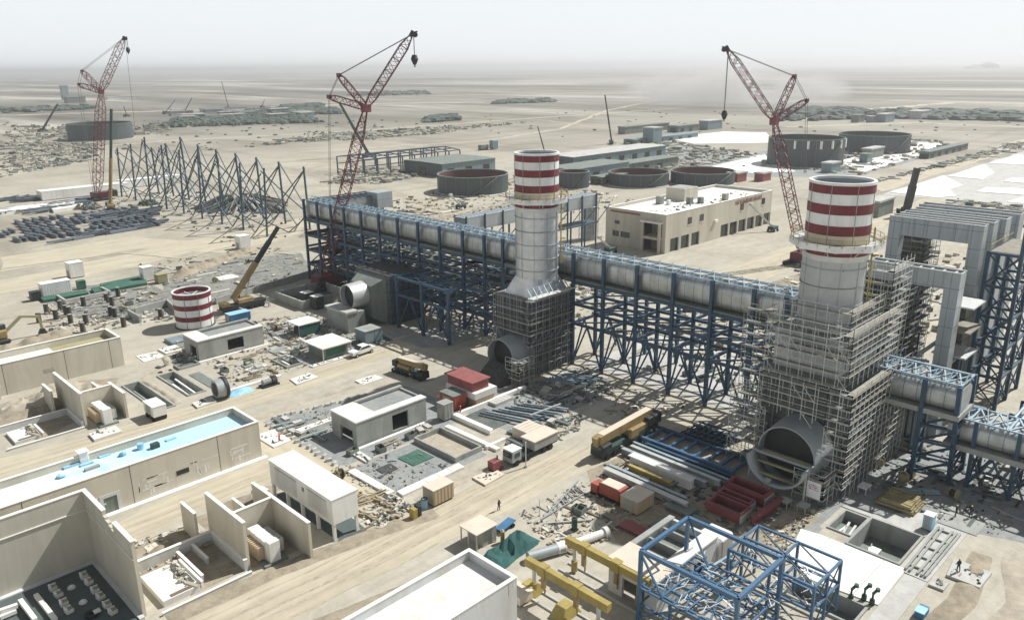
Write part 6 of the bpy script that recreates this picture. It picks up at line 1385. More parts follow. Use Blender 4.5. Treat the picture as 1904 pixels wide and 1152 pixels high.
cbox('crate', 'small cream crate at the foot of the nearer yellow gantry', 'crate', 55.4, 54.6, 57.6, 57.4, 1.3, 'tan_top', ribs=False, door=False)
# yellow gantries
def gantry(label, x, y0, y1, top, base):
    t = thing('lifting_gantry', label, 'gantry', (x, y0, 0))
    MB().box(x - .42, y0, top - 1.0, x + .42, y1, top).build('beam', 'yellow', t, bevel=.04)
    for f in (.22, .62):
        y = y1 - (y1 - y0) * f; c = MB().box(x - .55, y - .6, top - 1.15, x + .55, y + .6, top + .18).build('clamp', 'yellow', t, bevel=.05); MB().bar((x, y, top - 1.15), (x, y, top - 2.9), .45).build('hanger', 'crane_yellow', c); MB().bar((x, y - .2, top - 2.9), (x, y - .2, top - 3.6), .15).build('sling', 'crane_yellow', c)
    for f in (.1, .88):
        y = y1 - (y1 - y0) * f; l = MB().tube((x, y, 1.4), (x, y, top - 1.0), .24, 12).build('leg', 'galv', t, True); MB().tube((x, y, .3), (x, y, 1.7), .4, 12).build('leg_sleeve', 'yellow', l, True)
    if base:
        for f in (.06, .5, .9):
            y = y1 - (y1 - y0) * f; MB().hull([(x - 1.8, y - 1.1, 0), (x + 1.6, y - 1.1, 0), (x + 1.6, y + 1.1, 0), (x - 1.8, y + 1.1, 0)], [(x - .9, y - .7, 1.5), (x + .6, y - .7, 1.5), (x + .6, y + .7, 1.5), (x - .9, y + .7, 1.5)]).build('base', 'yellow', t, bevel=.06)
    for o in (-.9, .9): MB().box(x + o - .12, y0 - .5, 0, x + o + .12, y1 + .5, .22).build('track_rail', 'galv', t)
gantry('yellow lifting gantry beam against the white building, farther of two', 65.0, 43.4, 55.8, 4.6, False)
gantry('nearer yellow lifting gantry with its wide yellow bases at the bottom edge', 58.4, 44.0, 56.4, 4.6, True)
# white building behind the space frame
t = thing('pump_house', 'white concrete block house with open roof pit between gantries and blue space frame', 'building', (65, 42.4, 0))
wall_box(t, '', 65.2, 42.5, 77.8, 49.4, 0, 4.4, 'white_wall', .4, None, None, False, [('W', 44.2, 47.4, 0, 2.7), ('S', 72.8, 75.6, .2, 2.9)])
MB().box(65.1, 42.4, 4.403, 69.4, 49.5, 4.65).build('roof', 'tan_top', t); MB().box(69.403, 42.4, 4.403, 77.9, 44.2, 4.63).build('roof_edge', 'roof_white', t); MB().box(69.403, 48.7, 4.403, 77.9, 49.5, 4.6).build('roof_edge', 'concrete', t)
MB().box(69.41, 44.21, 3.2, 77.5, 48.69, 3.4).build('sunken_roof', 'concrete_dark', t)
for x in (72, 75): MB().box(x, 44.3, 3.4, x + .3, 48.6, 4.4).build('roof_rib', 'concrete', t)
t = thing('wrapped_crate', 'white plastic wrapped load at the end of the block house', 'crate', (78.2, 42.4, 0)); MB().box(78.2, 42.0, .2, 81.2, 45.4, 3.9).build('wrapping', 'liner', t, bevel=.3); MB().box(78.4, 42.2, 0, 81, 45.2, .197).build('pallet', 'wood', t)
# blue space frames
t = thing('space_frame', 'bright blue box-shaped steel frame in the right foreground', 'steel frame', (63.3, 31.8, 0))
X0, X1, Y0, Y1, Z = 63.3, 72.6, 31.8, 43.6, 9.0
sg = [((X0, Y0, Z), (X1, Y0, Z)), ((X0, Y1, Z), (X1, Y1, Z)), ((X0, Y0, Z), (X0, Y1, Z)), ((X1, Y0, Z), (X1, Y1, Z))]
for p, q in sg: MB().bar(p, q, .42).build('top_beam', 'blue_light', t)
for x in (X0, X1):
    for y in (Y0, Y1): MB().bar((x, y, 0), (x, y, Z), .4).build('column', 'blue_light', t)
br = [((X0, Y1, .5), (X0, Y1 - 5.5, 4.3)), ((X0, Y1, Z), (X0 + 4, Y1, 4.3)), ((X0, Y1, Z - .3), (X0, Y1 - 3, 4.5)), ((X1, Y1, Z), (X1 - 1.6, Y1 - 4, 5)), ((X0, 37.6, 4.3), (X1, 37.6, 4.3))]
for z in (4.3, 2.2):
    br += [((X0, Y0, z), (X1, Y0, z)), ((X0, Y1, z), (X1, Y1, z)), ((X0, Y0, z), (X0, Y1, z)), ((X1, Y0, z), (X1, Y1, z))]
for i in range(6): br.append(((X0 + 1.5 * i + .5, Y0, 4.3), (X0 + 1.5 * i + .5, Y1, 4.3)))
for i in range(7): br.append(((X0, Y0 + 1 + 1.6 * i, 4.35), (X1, Y0 + 1 + 1.6 * i, 4.35)))
for i in range(4): br.append(((X0, Y0 + 3 * i, 4.3), (X1, Y0 + 3 * i + 3, 4.3)))
many('brace', br, .2, 'blue_light', t)
rb = MB(); rs = random.Random(31)
for i in range(60): x, y = rs.uniform(X0, X1), rs.uniform(Y0, Y1); a = rs.uniform(0, 6.28); rb.bar((x, y, 4.6 + rs.uniform(0, .3)), (x + 1.4 * math.cos(a), y + 1.4 * math.sin(a), 4.6 + rs.uniform(0, .5)), .09)
rb.build('loose_rods', 'galv', t)['kind'] = 'stuff'
t = thing('space_frame', 'smaller blue lattice frame adjoining the right side of the box-shaped one', 'steel frame', (73.4, 26.6, 0))
X0, X1, Y0, Y1, Z = 73.6, 80.4, 28.4, 38.6, 6.6
br = []
for z in (Z, 3.6): br += [((X0, Y0, z), (X1, Y0, z)), ((X0, Y1, z), (X1, Y1, z)), ((X0, Y0, z), (X0, Y1, z)), ((X1, Y0, z), (X1, Y1, z)), ((X0, (Y0 + Y1) / 2, z), (X1, (Y0 + Y1) / 2, z)), (((X0 + X1) / 2, Y0, z), ((X0 + X1) / 2, Y1, z))]
for p, q in br: MB().bar(p, q, .26).build('beam', 'blue_light', t)
for x in (X0, (X0 + X1) / 2, X1):
    for y in (Y0, (Y0 + Y1) / 2, Y1): MB().bar((x, y, 0), (x, y, Z), .28).build('column', 'blue_light', t)
dg = []; ym = (Y0 + Y1) / 2; xm = (X0 + X1) / 2
for z0, z1 in ((.2, 3.6), (3.6, Z)):
    for (xa, ya, xb, yb) in ((X0, Y0, xm, Y0), (xm, Y0, X1, Y0), (X0, Y1, xm, Y1), (xm, Y1, X1, Y1), (X0, Y0, X0, ym), (X0, ym, X0, Y1), (X1, Y0, X1, ym), (X1, ym, X1, Y1)): dg += [((xa, ya, z0), (xb, yb, z1))]
for (xa, ya) in ((X0, Y0), (xm, Y0), (X0, ym), (xm, ym)): dg.append(((xa, ya, Z), (xa + (X1 - X0) / 2, ya + (Y1 - Y0) / 2, Z)))
many('brace', dg, .13, 'teal_steel', t)
rb = MB()
for i in range(50): x, y = rs.uniform(X0, X1), rs.uniform(Y0, Y1); a = rs.uniform(0, 6.28); rb.bar((x, y, 3.8), (x + 1.2 * math.cos(a), y + 1.2 * math.sin(a), 3.8 + rs.uniform(0, .5)), .08)
rb.build('loose_rods', 'galv', t)['kind'] = 'stuff'
t = thing('space_frame', 'low blue ladder truss beside the block house wall', 'steel frame', (64, 41, 0)); 
for y in (40.2, 41.6): MB().bar((64.6, y, 3.2), (79, y - 1.5, 3.2), .3).build('chord', 'roof_truss', t)
for i in range(10): MB().bar((65 + i * 1.45, 41.5 - i * .15, 3.2), (65 + i * 1.45, 40.2 - i * .15, 3.2), .25).build('rung', 'roof_truss', t)
for x in (65, 78): MB().bar((x, 40.6, 0), (x, 40.6, 3.1), .3).build('post', 'blue_light', t)
# steel frame lying on the concrete strip
t = thing('ground_rails', 'grey steel rails laid as an open grid on the pale concrete strip', 'steel frame', (93.6, 22.8, 0))
for y in (25.4, 24.9, 24.0, 23.5, 23.1): MB().bar((93.6, y, .3), (106.4, y - .1 + (.3 if y > 24.5 else 0), .3), .28).build('rail', 'concrete', t)
for i in range(5): MB().bar((95 + i * 2.7, 25.5, .25), (95 + i * 2.7, 22.9, .25), .22).build('tie', 'concrete', t)
t = thing('timber_stack', 'brown sacking-covered timber stack beside the grey rails', 'timber', (106.8, 28.6, 0)); rs = random.Random(2)
for j in range(4):
    for i in range(9): MB().bar((107 + rs.uniform(-.2, .2) + i * .45, 29 + j * .2, .3 + j * .3), (107 + i * .48 + rs.uniform(-.3, .3), 34.4 - j * .3, .3 + j * .3), .38, .28).build('timber', 'wood', t)
for i, (x, y) in enumerate(((83.4, 27.9), (84.5, 26.8), (84.3, 25.8))):
    t = thing('green_pump', ['green valve pump with a bent neck, leftmost of three', 'green valve pump with a bent neck, middle of three', 'green valve pump with a bent neck, rightmost of three'][i], 'pump', (x, y, 0), 'green pumps at the trench end')
    MB().tube((x, y, .72), (x, y, 1.5), .12, 10).build('stem', 'dark_green', t); MB().tube((x, y, 0), (x, y, .72), .3, 10).build('foot', 'dark_green', t); MB().tube((x - .1, y, 1.5), (x + .5, y - .25, 1.85), .17, 10).build('neck', 'dark_green', t); MB().tube((x + .5, y - .3, 1.7), (x + .5, y - .3, 2.05), .26, 12).build('wheel', 'green_net', t)
t = thing('blue_crate', 'small blue crate lying on the sand at the bottom right', 'crate', (86.38, 21.07, 0)); x, y = (86.38, 21.07); MB().box(x - 1, y - .5, 0, x + 1, y + .5, .8).build('body', 'deep_blue', t, bevel=.08); MB().box(x - 1.05, y - .55, .803, x + .4, y + .55, .9).build('lid', 'tarp_blue', t)
t = thing('pipe_bundle', 'grey-blue pipe bundle lying in shade below the blue tower', 'pipes', (112, 32, 0))
for i in range(5): MB().tube((111.4, 34.6 - i * .28, .28 + (.3 if i % 2 else 0)), (115.8, 29.5 - i * .28, .28 + (.3 if i % 2 else 0)), .2, 8).build('pipe', 'shed_blue', t)
t = thing('work_table', 'small white table standing in shade beside the near scaffolding', 'table', (108.8, 36.6, 0)); MB().box(108.2, 36, .95, 110.2, 37.4, 1.05).build('top', 'white', t)
for a in (108.3, 110.0):
    for b in (36.1, 37.2): MB().box(a, b, 0, a + .1, b + .1, .95).build('leg', 'white', t)
for L, x, y in (('grey stand below the notice board', 97.8, 40.6), ('grey stand left of the notice board, beside the red girder', 97.2, 43.0)):
    t = thing('work_table', L, 'table', (x, y, 0)); MB().box(x - .8, y - .7, 1.1, x + .8, y + .7, 1.2).build('top', 'concrete', t)
    for a in (-.65, .65):
        for b in (-.55, .55): MB().bar((x + a, y + b, 0), (x + a, y + b, 1.1), .12).build('leg', 'concrete', t)
t = thing('grey_post', 'short grey post in front of the large exhaust barrel', 'post', (98.6, 46.6, 0)); MB().box(98.2, 46.2, 0, 99.0, 47.0, 2.4).build('shaft', 'concrete', t, bevel=.08); MB().box(98.15, 46.15, 2.4, 99.05, 47.05, 2.5).build('cap', 'concrete_light', t)
cbox('machine_shed', 'green and white generator clutter at the right edge', 'generator', 120.6, 14.6, 124.4, 17.2, 2.4, 'teal_steel', 'white', ribs=True)
# ---------------------------------------------------------------- steel lying between the stacks
t = thing('pipe_grid', 'grid of pale pipes laid out on dark ground in front of the left stack', 'pipes', (96, 88, 0))
for i in range(8): MB().bar((88.5 + i * 1.2, 97 - i * .4, .5), (91.5 + i * 1.3, 86.4, .6), .28).build('pipe', 'duct_steel' if i % 2 else 'teal_steel', t)
for i in range(5): MB().bar((88 + i * 5.5, 88 + i * 1.2, .8), (96 + i * 5, 87.2 + i * 1.4, .8), .3).build('cross_pipe', 'galv' if i % 2 else 'teal_steel', t)
t = thing('pipe_bundle', 'bundle of greenish pipes on the ground between left stack and blue columns', 'pipes', (110, 95, 0))
for i in range(7): MB().tube((108 + i * .9, 98.6, .4), (111.5 + i * .9, 91.5, .4), .3, 8).build('pipe', 'shed_blue', t)
# people
def person_mesh():
    me = bpy.data.meshes.new('body'); J = [(0, 0, .95), (0, 0, 1.2), (0, 0, 1.42), (0, 0, 1.54), (0, -.02, 1.66), (0, 0, 1.76), (.1, 0, .88), (.12, -.04, .48), (.13, .02, .06), (.14, -.12, .03), (-.1, 0, .88), (-.12, .1, .48), (-.13, .16, .06), (-.14, .03, .03), (.2, 0, 1.4), (.28, -.06, 1.12), (.3, -.2, .9), (-.2, 0, 1.4), (-.28, .04, 1.12), (-.28, -.08, .9)]
    E = [(0, 1), (1, 2), (2, 3), (3, 4), (4, 5), (0, 6), (6, 7), (7, 8), (8, 9), (0, 10), (10, 11), (11, 12), (12, 13), (2, 14), (14, 15), (15, 16), (2, 17), (17, 18), (18, 19)]
    rad = [.15, .15, .16, .06, .1, .07, .1, .075, .055, .05, .1, .075, .055, .05, .075, .055, .045, .075, .055, .045]
    me.from_pydata(J, E, []); o = bpy.data.objects.new('body', me); COL.objects.link(o); sk = o.modifiers.new('skin', 'SKIN')
    for i, v in enumerate(me.skin_vertices[0].data): v.radius = (rad[i], rad[i]); v.use_root = i == 0
    ss = o.modifiers.new('sub', 'SUBSURF'); ss.levels = ss.render_levels = 1
    dg_ = bpy.context.evaluated_depsgraph_get(); m2 = bpy.data.meshes.new_from_object(o.evaluated_get(dg_)); m2.name = 'body'
    bpy.data.objects.remove(o); return m2
pm_ = person_mesh()
for L, x, y, a, mt in (('person in dark work clothes standing on the grey slab, left of two', 111.0, 24.9, .5, 'coverall_dark'), ('person in dark work clothes standing on the grey slab, right of two', 112.2, 23.4, 2.2, 'coverall_dark'), ('person in a red coverall standing at the edge of the gravel fill', *(57.91, 113.52), 1.0, 'coverall_red'), ('person in dark clothes walking on the dirt road near the road curve', *(68.60, 71.61), .3, 'coverall_dark'), ('person in red by the orange container', 86.2, 99.6, 1.4, 'coverall_red'), ('person in dark clothes bending over the grey panel with the square hole', 97.4, 20.6, 2.6, 'coverall_dark')):
    t = thing('person', L, 'person', (x, y, .37 if 'panel' in L else .1 if 'slab' in L else .02), rot=a, local=True)
    o = bpy.data.objects.new('body', pm_.copy()); o.data.materials.clear(); o.data.materials.append(MT[mt]); COL.objects.link(o); o.parent = t
    MB().tube((0, 0, 1.72), (0, 0, 1.82), .14, 12, .09).build('safety_helmet', 'hat_yellow', t, True); MB().blob((0, -.05, 1.66), .09, .09, .1, 1, .02).build('face', 'skin', t, True)

# ---------------------------------------------------------------- pallets, drums and bundles among the foundations
rr = random.Random(91); zones = [((62, 98.6), (80, 101.6)), ((61, 110.5), (64.5, 121)), ((66, 143), (83, 157)), ((82, 152), (97, 176)), ((84, 82.4), (98, 86)), ((104, 86), (118, 98)), ((66, 57), (80, 67)), ((85, 56), (99, 68)), ((54, 81), (60, 99)), ((58, 203), (82, 228)), ((110, 22), (132, 40)), ((128, 58), (150, 98)), ((138, 130), (180, 160)), ((84, 210), (130, 250)), ((66, 171), (82, 180))]
pr = {}
def place(kind, n, zs):
    for i in range(n):
        z = zones[rr.choice(zs)]; x, y = rr.uniform(z[0][0], z[1][0]), rr.uniform(z[0][1], z[1][1]); a = rr.choice((0, math.pi / 2)) + rr.uniform(-.25, .25)
        if kind in pr: dup(pr[kind], (x, y, .02), a); continue
        if kind == 'pallet_load':
            t = thing(kind, 'small pallet of boards lying among the foundations', 'pallet', (x, y, .02), 'board pallets among the foundations', a, True); MB().box(-.6, -.9, 0, .6, .9, .14).build('pallet', 'wood', t)
            for j in range(3): MB().box(-.55 + j * .03, -.85, .145 + j * .14, .5 + j * .03, .85, .28 + j * .14).build('board', ('tan', 'plank_grey', 'concrete_light')[j], t)
        elif kind == 'pipe_stack':
            t = thing(kind, 'short bundle of grey pipes on timber among the foundations', 'pipes', (x, y, .02), 'short grey pipe bundles on the ground', a, True)
            for j in range(3): MB().tube((-2.6, -.35 + j * .35, .3), (2.6, -.35 + j * .35, .3), .16, 8).build('pipe', 'duct_steel' if j % 2 else 'concrete_dark', t, True)
            for q in (-1.6, 1.6): MB().box(q - .1, -.7, 0, q + .1, .7, .14).build('timber', 'wood', t)
        elif kind == 'cable_drum':
            t = thing(kind, 'wooden cable drum standing on the site ground', 'cable drum', (x, y, .02), 'wooden cable drums', a, True); MB().tube((0, -.45, .75), (0, .45, .75), .45, 14).build('core', 'black', t)
            for q in (-.5, .5): MB().tube((0, q - .05, .75), (0, q + .05, .75), .75, 18).build('cheek', 'wood', t)
        elif kind == 'steel_bin':
            t = thing(kind, 'small open steel bin standing among site materials', 'bin', (x, y, .02), 'small open steel bins', a, True)
            for q in (-.9, .85): MB().box(q, -.6, .1, q + .05, .6, .9).build('side', 'concrete_dark', t)
            for q in (-.6, .55): MB().box(-.85, q, .1, .85, q + .05, .9).build('side', 'concrete_dark', t)
            MB().box(-.85, -.55, .0, .85, .55, .1).build('base', 'black', t)
        elif kind == 'timber_pile':
            t = thing(kind, 'loose pile of timber props among the foundations', 'timber', (x, y, .02), 'loose timber piles', a, True)
            for j in range(7): MB().bar((-1.8 + rr.uniform(-.4, .4), rr.uniform(-.5, .5), .1 + j * .05), (1.8 + rr.uniform(-.4, .4), rr.uniform(-.5, .5), .1 + j * .06), .16, .12).build('prop', rr.choice(('wood', 'plank', 'tan')), t)
        elif kind == 'concrete_footing':
            t = thing(kind, 'bare square concrete footing with a stub in the sand', 'footing', (x, y, .02), 'bare concrete footings', a, True); MB().box(-1.1, -1.1, 0, 1.1, 1.1, .25).build('base', 'concrete', t); MB().box(-.4, -.4, .252, .4, .4, .8).build('stub', 'concrete_light', t)
        pr[kind] = t
place('pallet_load', 46, range(15)); place('pipe_stack', 34, (1, 3, 4, 5, 7, 10, 11, 12, 13)); place('cable_drum', 14, (3, 8, 10, 11, 12, 13)); place('steel_bin', 22, range(15)); place('timber_pile', 34, range(15)); place('concrete_footing', 26, (2, 3, 5, 9, 11, 13, 14))
# ruts pressed into the tracks
def rut(x0, x1, y, amp, ph, w=.38):
    m = MB(); n = 40
    for sd in (-.95, .95):
        o = len(m.v)
        for i in range(n + 1):
            x = x0 + (x1 - x0) * i / n; yy = y + sd + amp * math.sin(ph + i * .17) + .12 * math.sin(ph * 3 + i * .9); ww = w * (.6 + .4 * math.sin(ph + i * 1.3)); m.v += [(x, yy - ww / 2, 0), (x, yy + ww / 2, 0)]
        m.f += [(o + 2 * i, o + 2 * i + 2, o + 2 * i + 3, o + 2 * i + 1) for i in range(n)]
    return m
for i, (x0, x1, y, a_, p_) in enumerate(((8, 92, 75.4, .9, 0.), (20, 84, 78.0, .5, 1.6), (30, 104, 73.2, .8, 2.4), (8, 98, 135.6, .6, .5), (30, 100, 137.2, .4, 2.0), (10, 54, 104.6, .4, 1.0), (30, 88, 76.8, .7, 3.3))):
    m = rut(x0, x1, y, a_, p_); m.v = [(p[0], p[1], .013 + i * .0016) for p in m.v]; structure('wheel_rut', m, 'rut_dark' if i % 2 else 'rut_pale')
# ---------------------------------------------------------------- uncountable debris on the ground
def deb(label, quad, n, s0, s1, h0, h1, m='debris', seed=1, z=.02):
    stuff('construction_debris', scatter(MB(), quad, n, s0, s1, h0, h1, seed, z), m, label)
deb('loose debris over the gravel fill left of the bare control building', [(61, 109.5), (61.5, 122), (86, 117), (80, 110)], 150, .1, .4, .05, .3, 'debris_dark', 2)
deb('loose debris over the gravel in front of the bare control building', [(61.5, 85.5), (73, 85.5), (73, 101), (62, 97)], 70, .1, .4, .05, .25, 'debris_dark', 3)
deb('scraps between raised container and gravel fill', [(53, 81), (60.5, 80), (61.5, 99), (54.5, 100)], 110, .1, .35, .05, .3, 'debris', 4)
deb('heaps of timber and scrap at the corner by the raised container', [(53.5, 79.5), (60.5, 80.5), (61, 85), (54, 86)], 110, .15, .45, .08, .5, 'debris', 44)
deb('rubble along the kerb in front of the truck and pipe grid', [(82, 82.2), (96, 80), (103, 85), (84, 86)], 260, .12, .4, .06, .3, 'debris_dark', 5)
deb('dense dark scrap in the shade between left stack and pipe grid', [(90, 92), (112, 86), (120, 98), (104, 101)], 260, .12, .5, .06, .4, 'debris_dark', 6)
deb('scrap along the foot of the blue columns', [(104, 72), (118, 72), (119, 92), (106, 88)], 120, .15, .5, .06, .5, 'debris', 7)
deb('scattered stones and offcuts in the laydown yard', [(66, 58), (80, 54), (86, 68), (70, 69)], 230, .1, .4, .05, .3, 'debris', 8)
deb('offcuts among girders and red boxes', [(84, 44), (99, 42), (100, 68), (86, 68)], 300, .15, .5, .06, .45, 'debris_dark', 9)
deb('mess around the pits and green pumps', [(84, 37.5), (93, 39), (102, 39), (88, 42)], 110, .1, .4, .05, .3, 'debris', 10)
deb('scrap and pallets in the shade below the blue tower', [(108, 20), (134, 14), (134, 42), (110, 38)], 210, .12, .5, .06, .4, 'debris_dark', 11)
deb('scraps on the sand between the upper buildings', [(64, 142), (86, 141), (90, 160), (66, 160)], 170, .15, .5, .06, .4, 'debris', 12)
deb('clutter around site shelter and bare turbine block', [(82, 150), (98, 142), (100, 174), (84, 180)], 360, .15, .6, .1, .7, 'debris', 13)
deb('clutter behind the two-opening building', [(56, 160), (66, 172), (82, 178), (82, 169)], 170, .2, .8, .1, .5, 'debris_dark', 14)
deb('scraps around the dark pillars', [(48, 200), (75, 195), (84, 232), (55, 232)], 200, .2, .8, .1, .6, 'debris', 15)
deb('building material on the basin bank', [(84, 206), (126, 204), (136, 256), (90, 262)], 170, .2, .9, .1, .5, 'debris', 16)
deb('scrap and sheeting behind the blue gallery', [(136, 120), (190, 120), (200, 158), (140, 200)], 420, .3, 1.2, .15, .9, 'debris', 17)
deb('scrap between the blue gallery and the near stack', [(128, 56), (150, 56), (200, 104), (140, 110)], 420, .3, 1.1, .15, .9, 'debris', 18)
deb('material stacks behind right stack and silver portals', [(190, 40), (300, 50), (260, 110), (190, 100)], 300, .4, 1.8, .2, 1.4, 'debris', 19)
deb('loose material around the wide open tank', [(200, 230), (300, 210), (330, 330), (215, 300)], 330, .4, 1.8, .2, 1.2, 'debris', 20)
deb('low clutter over the far yard right of the left stack', [(331.32, 305.30), (582.81, 415.86), (512.07, 262.48), (373.86, 273.24)], 560, .6, 3.0, .3, 2.0, 'far_mix', 21)
deb('low clutter around the tall tanks', [(437.79, 248.22), (453.11, 176.59), (670.37, 188.11), (704.61, 234.57)], 300, .6, 3.0, .3, 2.2, 'far_mix', 22)
deb('dark containers and scrap along the pond road', [(320.43, 104.33), (349.02, 72.43), (395.83, 83.41), (397.19, 110.19)], 130, .6, 2.4, .4, 2.2, 'far_mix', 23)
deb('debris along the embankment beside the white ponds', [(414.20, 160.82), (536.13, 160.84), (736.01, 163.15), (675.49, 148.96)], 260, .6, 3.0, .3, 1.2, 'far_mix', 24)
deb('earth clods and scraps along the lower road', [(26, 93), (37, 93), (36.5, 100), (27, 101)], 120, .1, .5, .05, .4, 'debris', 25)
deb('stones along the edge of the white building', [(36, 60.3), (54, 60.3), (56, 64), (38, 62.5)], 160, .1, .35, .05, .25, 'debris', 26)
deb('pallets and boxes around the steel hall frame', [(232.54, 371.13), (259.82, 355.19), (311.34, 365.71), (286.51, 436.67)], 200, .6, 2.6, .3, 1.8, 'far_mix', 27)
deb('scattered material around the frame row', [(125, 262), (175, 262), (175, 420), (125, 420)], 110, .4, 1.4, .2, .8, 'debris_dark', 28)
# ---------------------------------------------------------------- the plain beyond
def scrub(label, quads, n, s0, s1, m='bush_mix', name='desert_scrub', cat='shrubs', seed=1, hz=.5):
    b = MB(); rs = random.Random(seed)
    for q in quads:
        for i in range(n):
            p = quadpt(q, rs.random(), rs.random()); s = rs.uniform(s0, s1); b.blob((p.x, p.y, s * .2), s, s, s * hz, rs.random(), .35)
    stuff(name, b, m, label, cat)
scrub('dark low trees massed in front of the far camp', [[(357.20, 894.06), (515.22, 823.34), (583.29, 984.27), (435.29, 1034.91)], [(504.76, 1013.50), (633.36, 956.06), (700.46, 1085.88), (595.79, 1159.32)]], 900, 2, 5.5, seed=2, hz=.75)
scrub('bushes in a band far off at left', [[(325.02, 1403.10), (471.58, 1432.48), (516.39, 1565.99), (369.14, 1587.60)], [(642.13, 1145.34), (719.86, 1146.88), (771.63, 1237.24), (714.49, 1255.25)], [(587.35, 724.68), (634.72, 722.89), (672.56, 776.03), (642.28, 781.62)], [(951.51, 987.17), (1065.66, 956.73), (1152.91, 1035.10), (1047.65, 1072.60)], [(1025.69, 1543.55), (1214.38, 1474.48), (1373.46, 1689.28), (1225.46, 1793.41)]], 110, 4, 10, seed=3, hz=.35)
scrub('scattered scrub across the left half of the plain', [[(145.64, 652.89), (411.14, 574.18), (628.68, 765.15), (276.70, 1200.99)]], 150, .6, 2.2, seed=4, hz=.4)
scrub('scattered scrub across the right half of the plain', [[(469.23, 500.68), (802.14, 178.65), (1205.48, 273.20), (811.10, 864.16)]], 90, .7, 2.2, seed=5, hz=.4)
scrub('dusty earth heaps and bushes behind the right crane', [[(829.64, 422.36), (945.56, 323.13), (1125.60, 392.90), (1027.00, 516.45)], [(955.28, 309.58), (976.92, 219.62), (1118.41, 252.79), (1140.18, 371.06)], [(940.42, 451.63), (1014.12, 404.00), (1118.11, 453.42), (1063.06, 511.31)]], 150, 4, 10, seed=6, hz=.4)
def far_box(name, label, cat, px_, w_, d_, h, m, group=None):
    x, y = px_; t = thing(name, label, cat, (x, y, 0), group, rot=0.); MB().box(x, y, 0, x + w_, y + d_, h).build('wall', m, t); MB().box(x - .4, y - .4, h + .01, x + w_ + .4, y + d_ + .4, h + .8).build('roof', 'concrete_light' if (int(x) % 3) else 'concrete_dark', t)
rs = random.Random(41); q = [(359.18, 974.85), (532.46, 899.37), (663.70, 1058.08), (501.25, 1246.38)]
for i in range(26):
    p = quadpt(q, rs.random(), rs.random()); far_box('camp_building', 'low building in the far workers camp at left', 'building', (p.x, p.y), rs.uniform(10, 34), rs.uniform(8, 14), rs.uniform(3, 6), rs.choice(('concrete', 'concrete_dark', 'white_wall', 'shed_blue')), 'camp buildings far left')
q = [(121.30, 551.07), (186.39, 603.91), (242.72, 737.70), (192.86, 850.35)]
deb('crowded stores and vehicles of the far left yard', q, 480, .6, 2.6, .3, 1.8, 'far_mix', 33)
deb('stores and sheds before the far tank', [(196.15, 846.19), (319.89, 802.79), (391.08, 931.72), (256.21, 1069.88)], 240, 1.0, 4, .6, 3, 'far_mix', 34)
deb('long row of stores along the far track', [(320.07, 610.85), (484.18, 590.16), (677.08, 632.35), (407.08, 689.94)], 300, 1.0, 4, .4, 2.0, 'far_mix', 35)
for L, p, w_, d_, h, m in (('pale far plant tower with a sloping top at the left', (580.59, 1962.68), 13, 12, 30, 'shed_blue'), ('low pale plant block beside the far sloping tower', (525.70, 1754.31), 34, 20, 11, 'concrete_dark'), ('white faint shed far behind the left crane', (638.37, 1864.15), 60, 16, 6, 'white_wall'), ('dark lorry-like shed standing alone behind the far yard', (682.74, 415.05), 26, 10, 8, 'shed_blue'), ('long low shed at the back of the far yard right of the thin boom', (594.76, 447.05), 70, 8, 6, 'concrete_dark'), ('blue-grey round-shouldered silo house in the far yard', (533.63, 373.25), 12, 10, 12, 'shed_blue'),
        ('dark cabin left of three behind the tall tanks', (864.48, 345.59), 16, 8, 7, 'concrete_dark'), ('dark cabin in the middle behind the tall tanks', (872.72, 334.32), 8, 7, 6, 'shed_blue'), ('long dark cabin right of the others behind the tall tanks', (880.29, 323.97), 24, 10, 8, 'shed_blue'), ('pale block far right among dusty bushes', (952.69, 313.19), 30, 14, 8, 'concrete_light'), ('low box shelter left of the beige building by the tanks', (286.44, 192.80), 4, 3, 3, 'concrete_dark'),
        ('dark block hut right of the touching tanks', (382.26, 212.96), 10, 6, 4.5, 'rust_red'), ('red-brown container right of the dark block hut', (394.70, 204.77), 9, 5, 4, 'rust_red'), ('dark concrete wall-like block beside the black boom', (329.58, 119.59), 16, 6, 6, 'concrete_dark'), ('dark low shed in front of the tall tabbed tank', (451.62, 192.78), 12, 6, 5, 'shed_blue'), ('small dark block between the tall tanks', (510.56, 195.87), 8, 5, 5, 'shed_blue'), ('wide dark shed right of the small block between tanks', (535.28, 203.63), 22, 6, 6, 'concrete_dark')):
    far_box('distant_shed', L, 'shed', p, w_, d_, h, m)
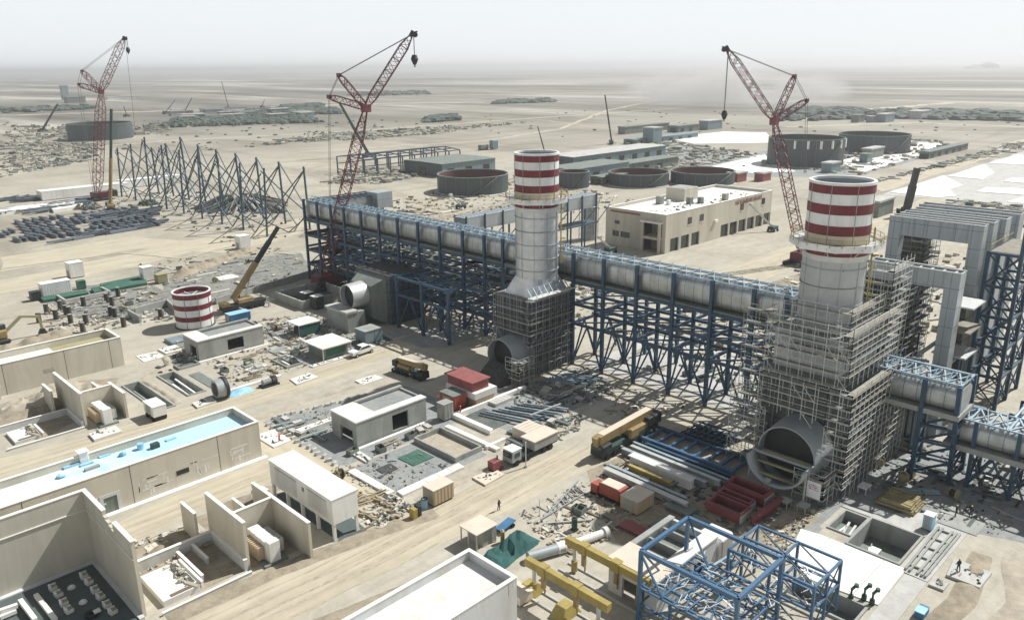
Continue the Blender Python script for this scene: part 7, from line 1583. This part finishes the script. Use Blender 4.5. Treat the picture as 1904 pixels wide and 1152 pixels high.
t = thing('far_excavator', 'tiny dark vehicle group on open sand behind the left stack', 'vehicle', (412.07, 442.84, 0)); x, y = (412.07, 442.84); MB().box(x, y, .8, x + 8, y + 4, 4).build('body', 'concrete_dark', t, bevel=.4); MB().box(x + 9, y - 3, .5, x + 15, y + 1, 7).build('load', 'shed_blue', t, bevel=.4); MB().box(x + .5, y + .3, 0, x + 7, y + 3.7, .8).build('wheels', 'tyre', t)
# blown dust behind the right crane
m, tnt, pv = volume('dust_air', None, 0., (.97, .95, .92), .3)
g = tnt.nodes.new('ShaderNodeTexCoord'); ln = tnt.nodes.new('ShaderNodeVectorMath'); ln.operation = 'LENGTH'; sb = tnt.nodes.new('ShaderNodeVectorMath'); sb.operation = 'SUBTRACT'; sb.inputs[1].default_value = (.5, .5, .2)
tnt.links.new(g.outputs['Generated'], sb.inputs[0]); tnt.links.new(sb.outputs[0], ln.inputs[0])
fo = tnt.nodes.new('ShaderNodeMapRange'); fo.inputs[1].default_value = .5; fo.inputs[2].default_value = .1; fo.inputs[3].default_value = 0; fo.inputs[4].default_value = .045
nz = tnt.nodes.new('ShaderNodeTexNoise'); nz.inputs['Scale'].default_value = 3.2; nz.inputs['Detail'].default_value = 4; tnt.links.new(g.outputs['Generated'], nz.inputs['Vector'])
nm = tnt.nodes.new('ShaderNodeMapRange'); nm.inputs[1].default_value = .42; nm.inputs[2].default_value = .62; tnt.links.new(nz.outputs['Fac'], nm.inputs[0])
tnt.links.new(ln.outputs['Value'], fo.inputs[0]); mu = tnt.nodes.new('ShaderNodeMath'); mu.operation = 'MULTIPLY'; tnt.links.new(fo.outputs[0], mu.inputs[0]); tnt.links.new(nm.outputs[0], mu.inputs[1]); tnt.links.new(mu.outputs[0], pv.inputs['Density'])
S.cycles.volume_step_rate = 4.0; S.cycles.volume_max_steps = 64
x, y = (1117.47, 654.76)
tag(MB().box(x - 150, y - 170, .3, x + 230, y + 190, 97).build('dust_cloud', 'dust_air'), 'pale cloud of blown dust behind the hook of the right crane', 'dust', None, 'stuff')
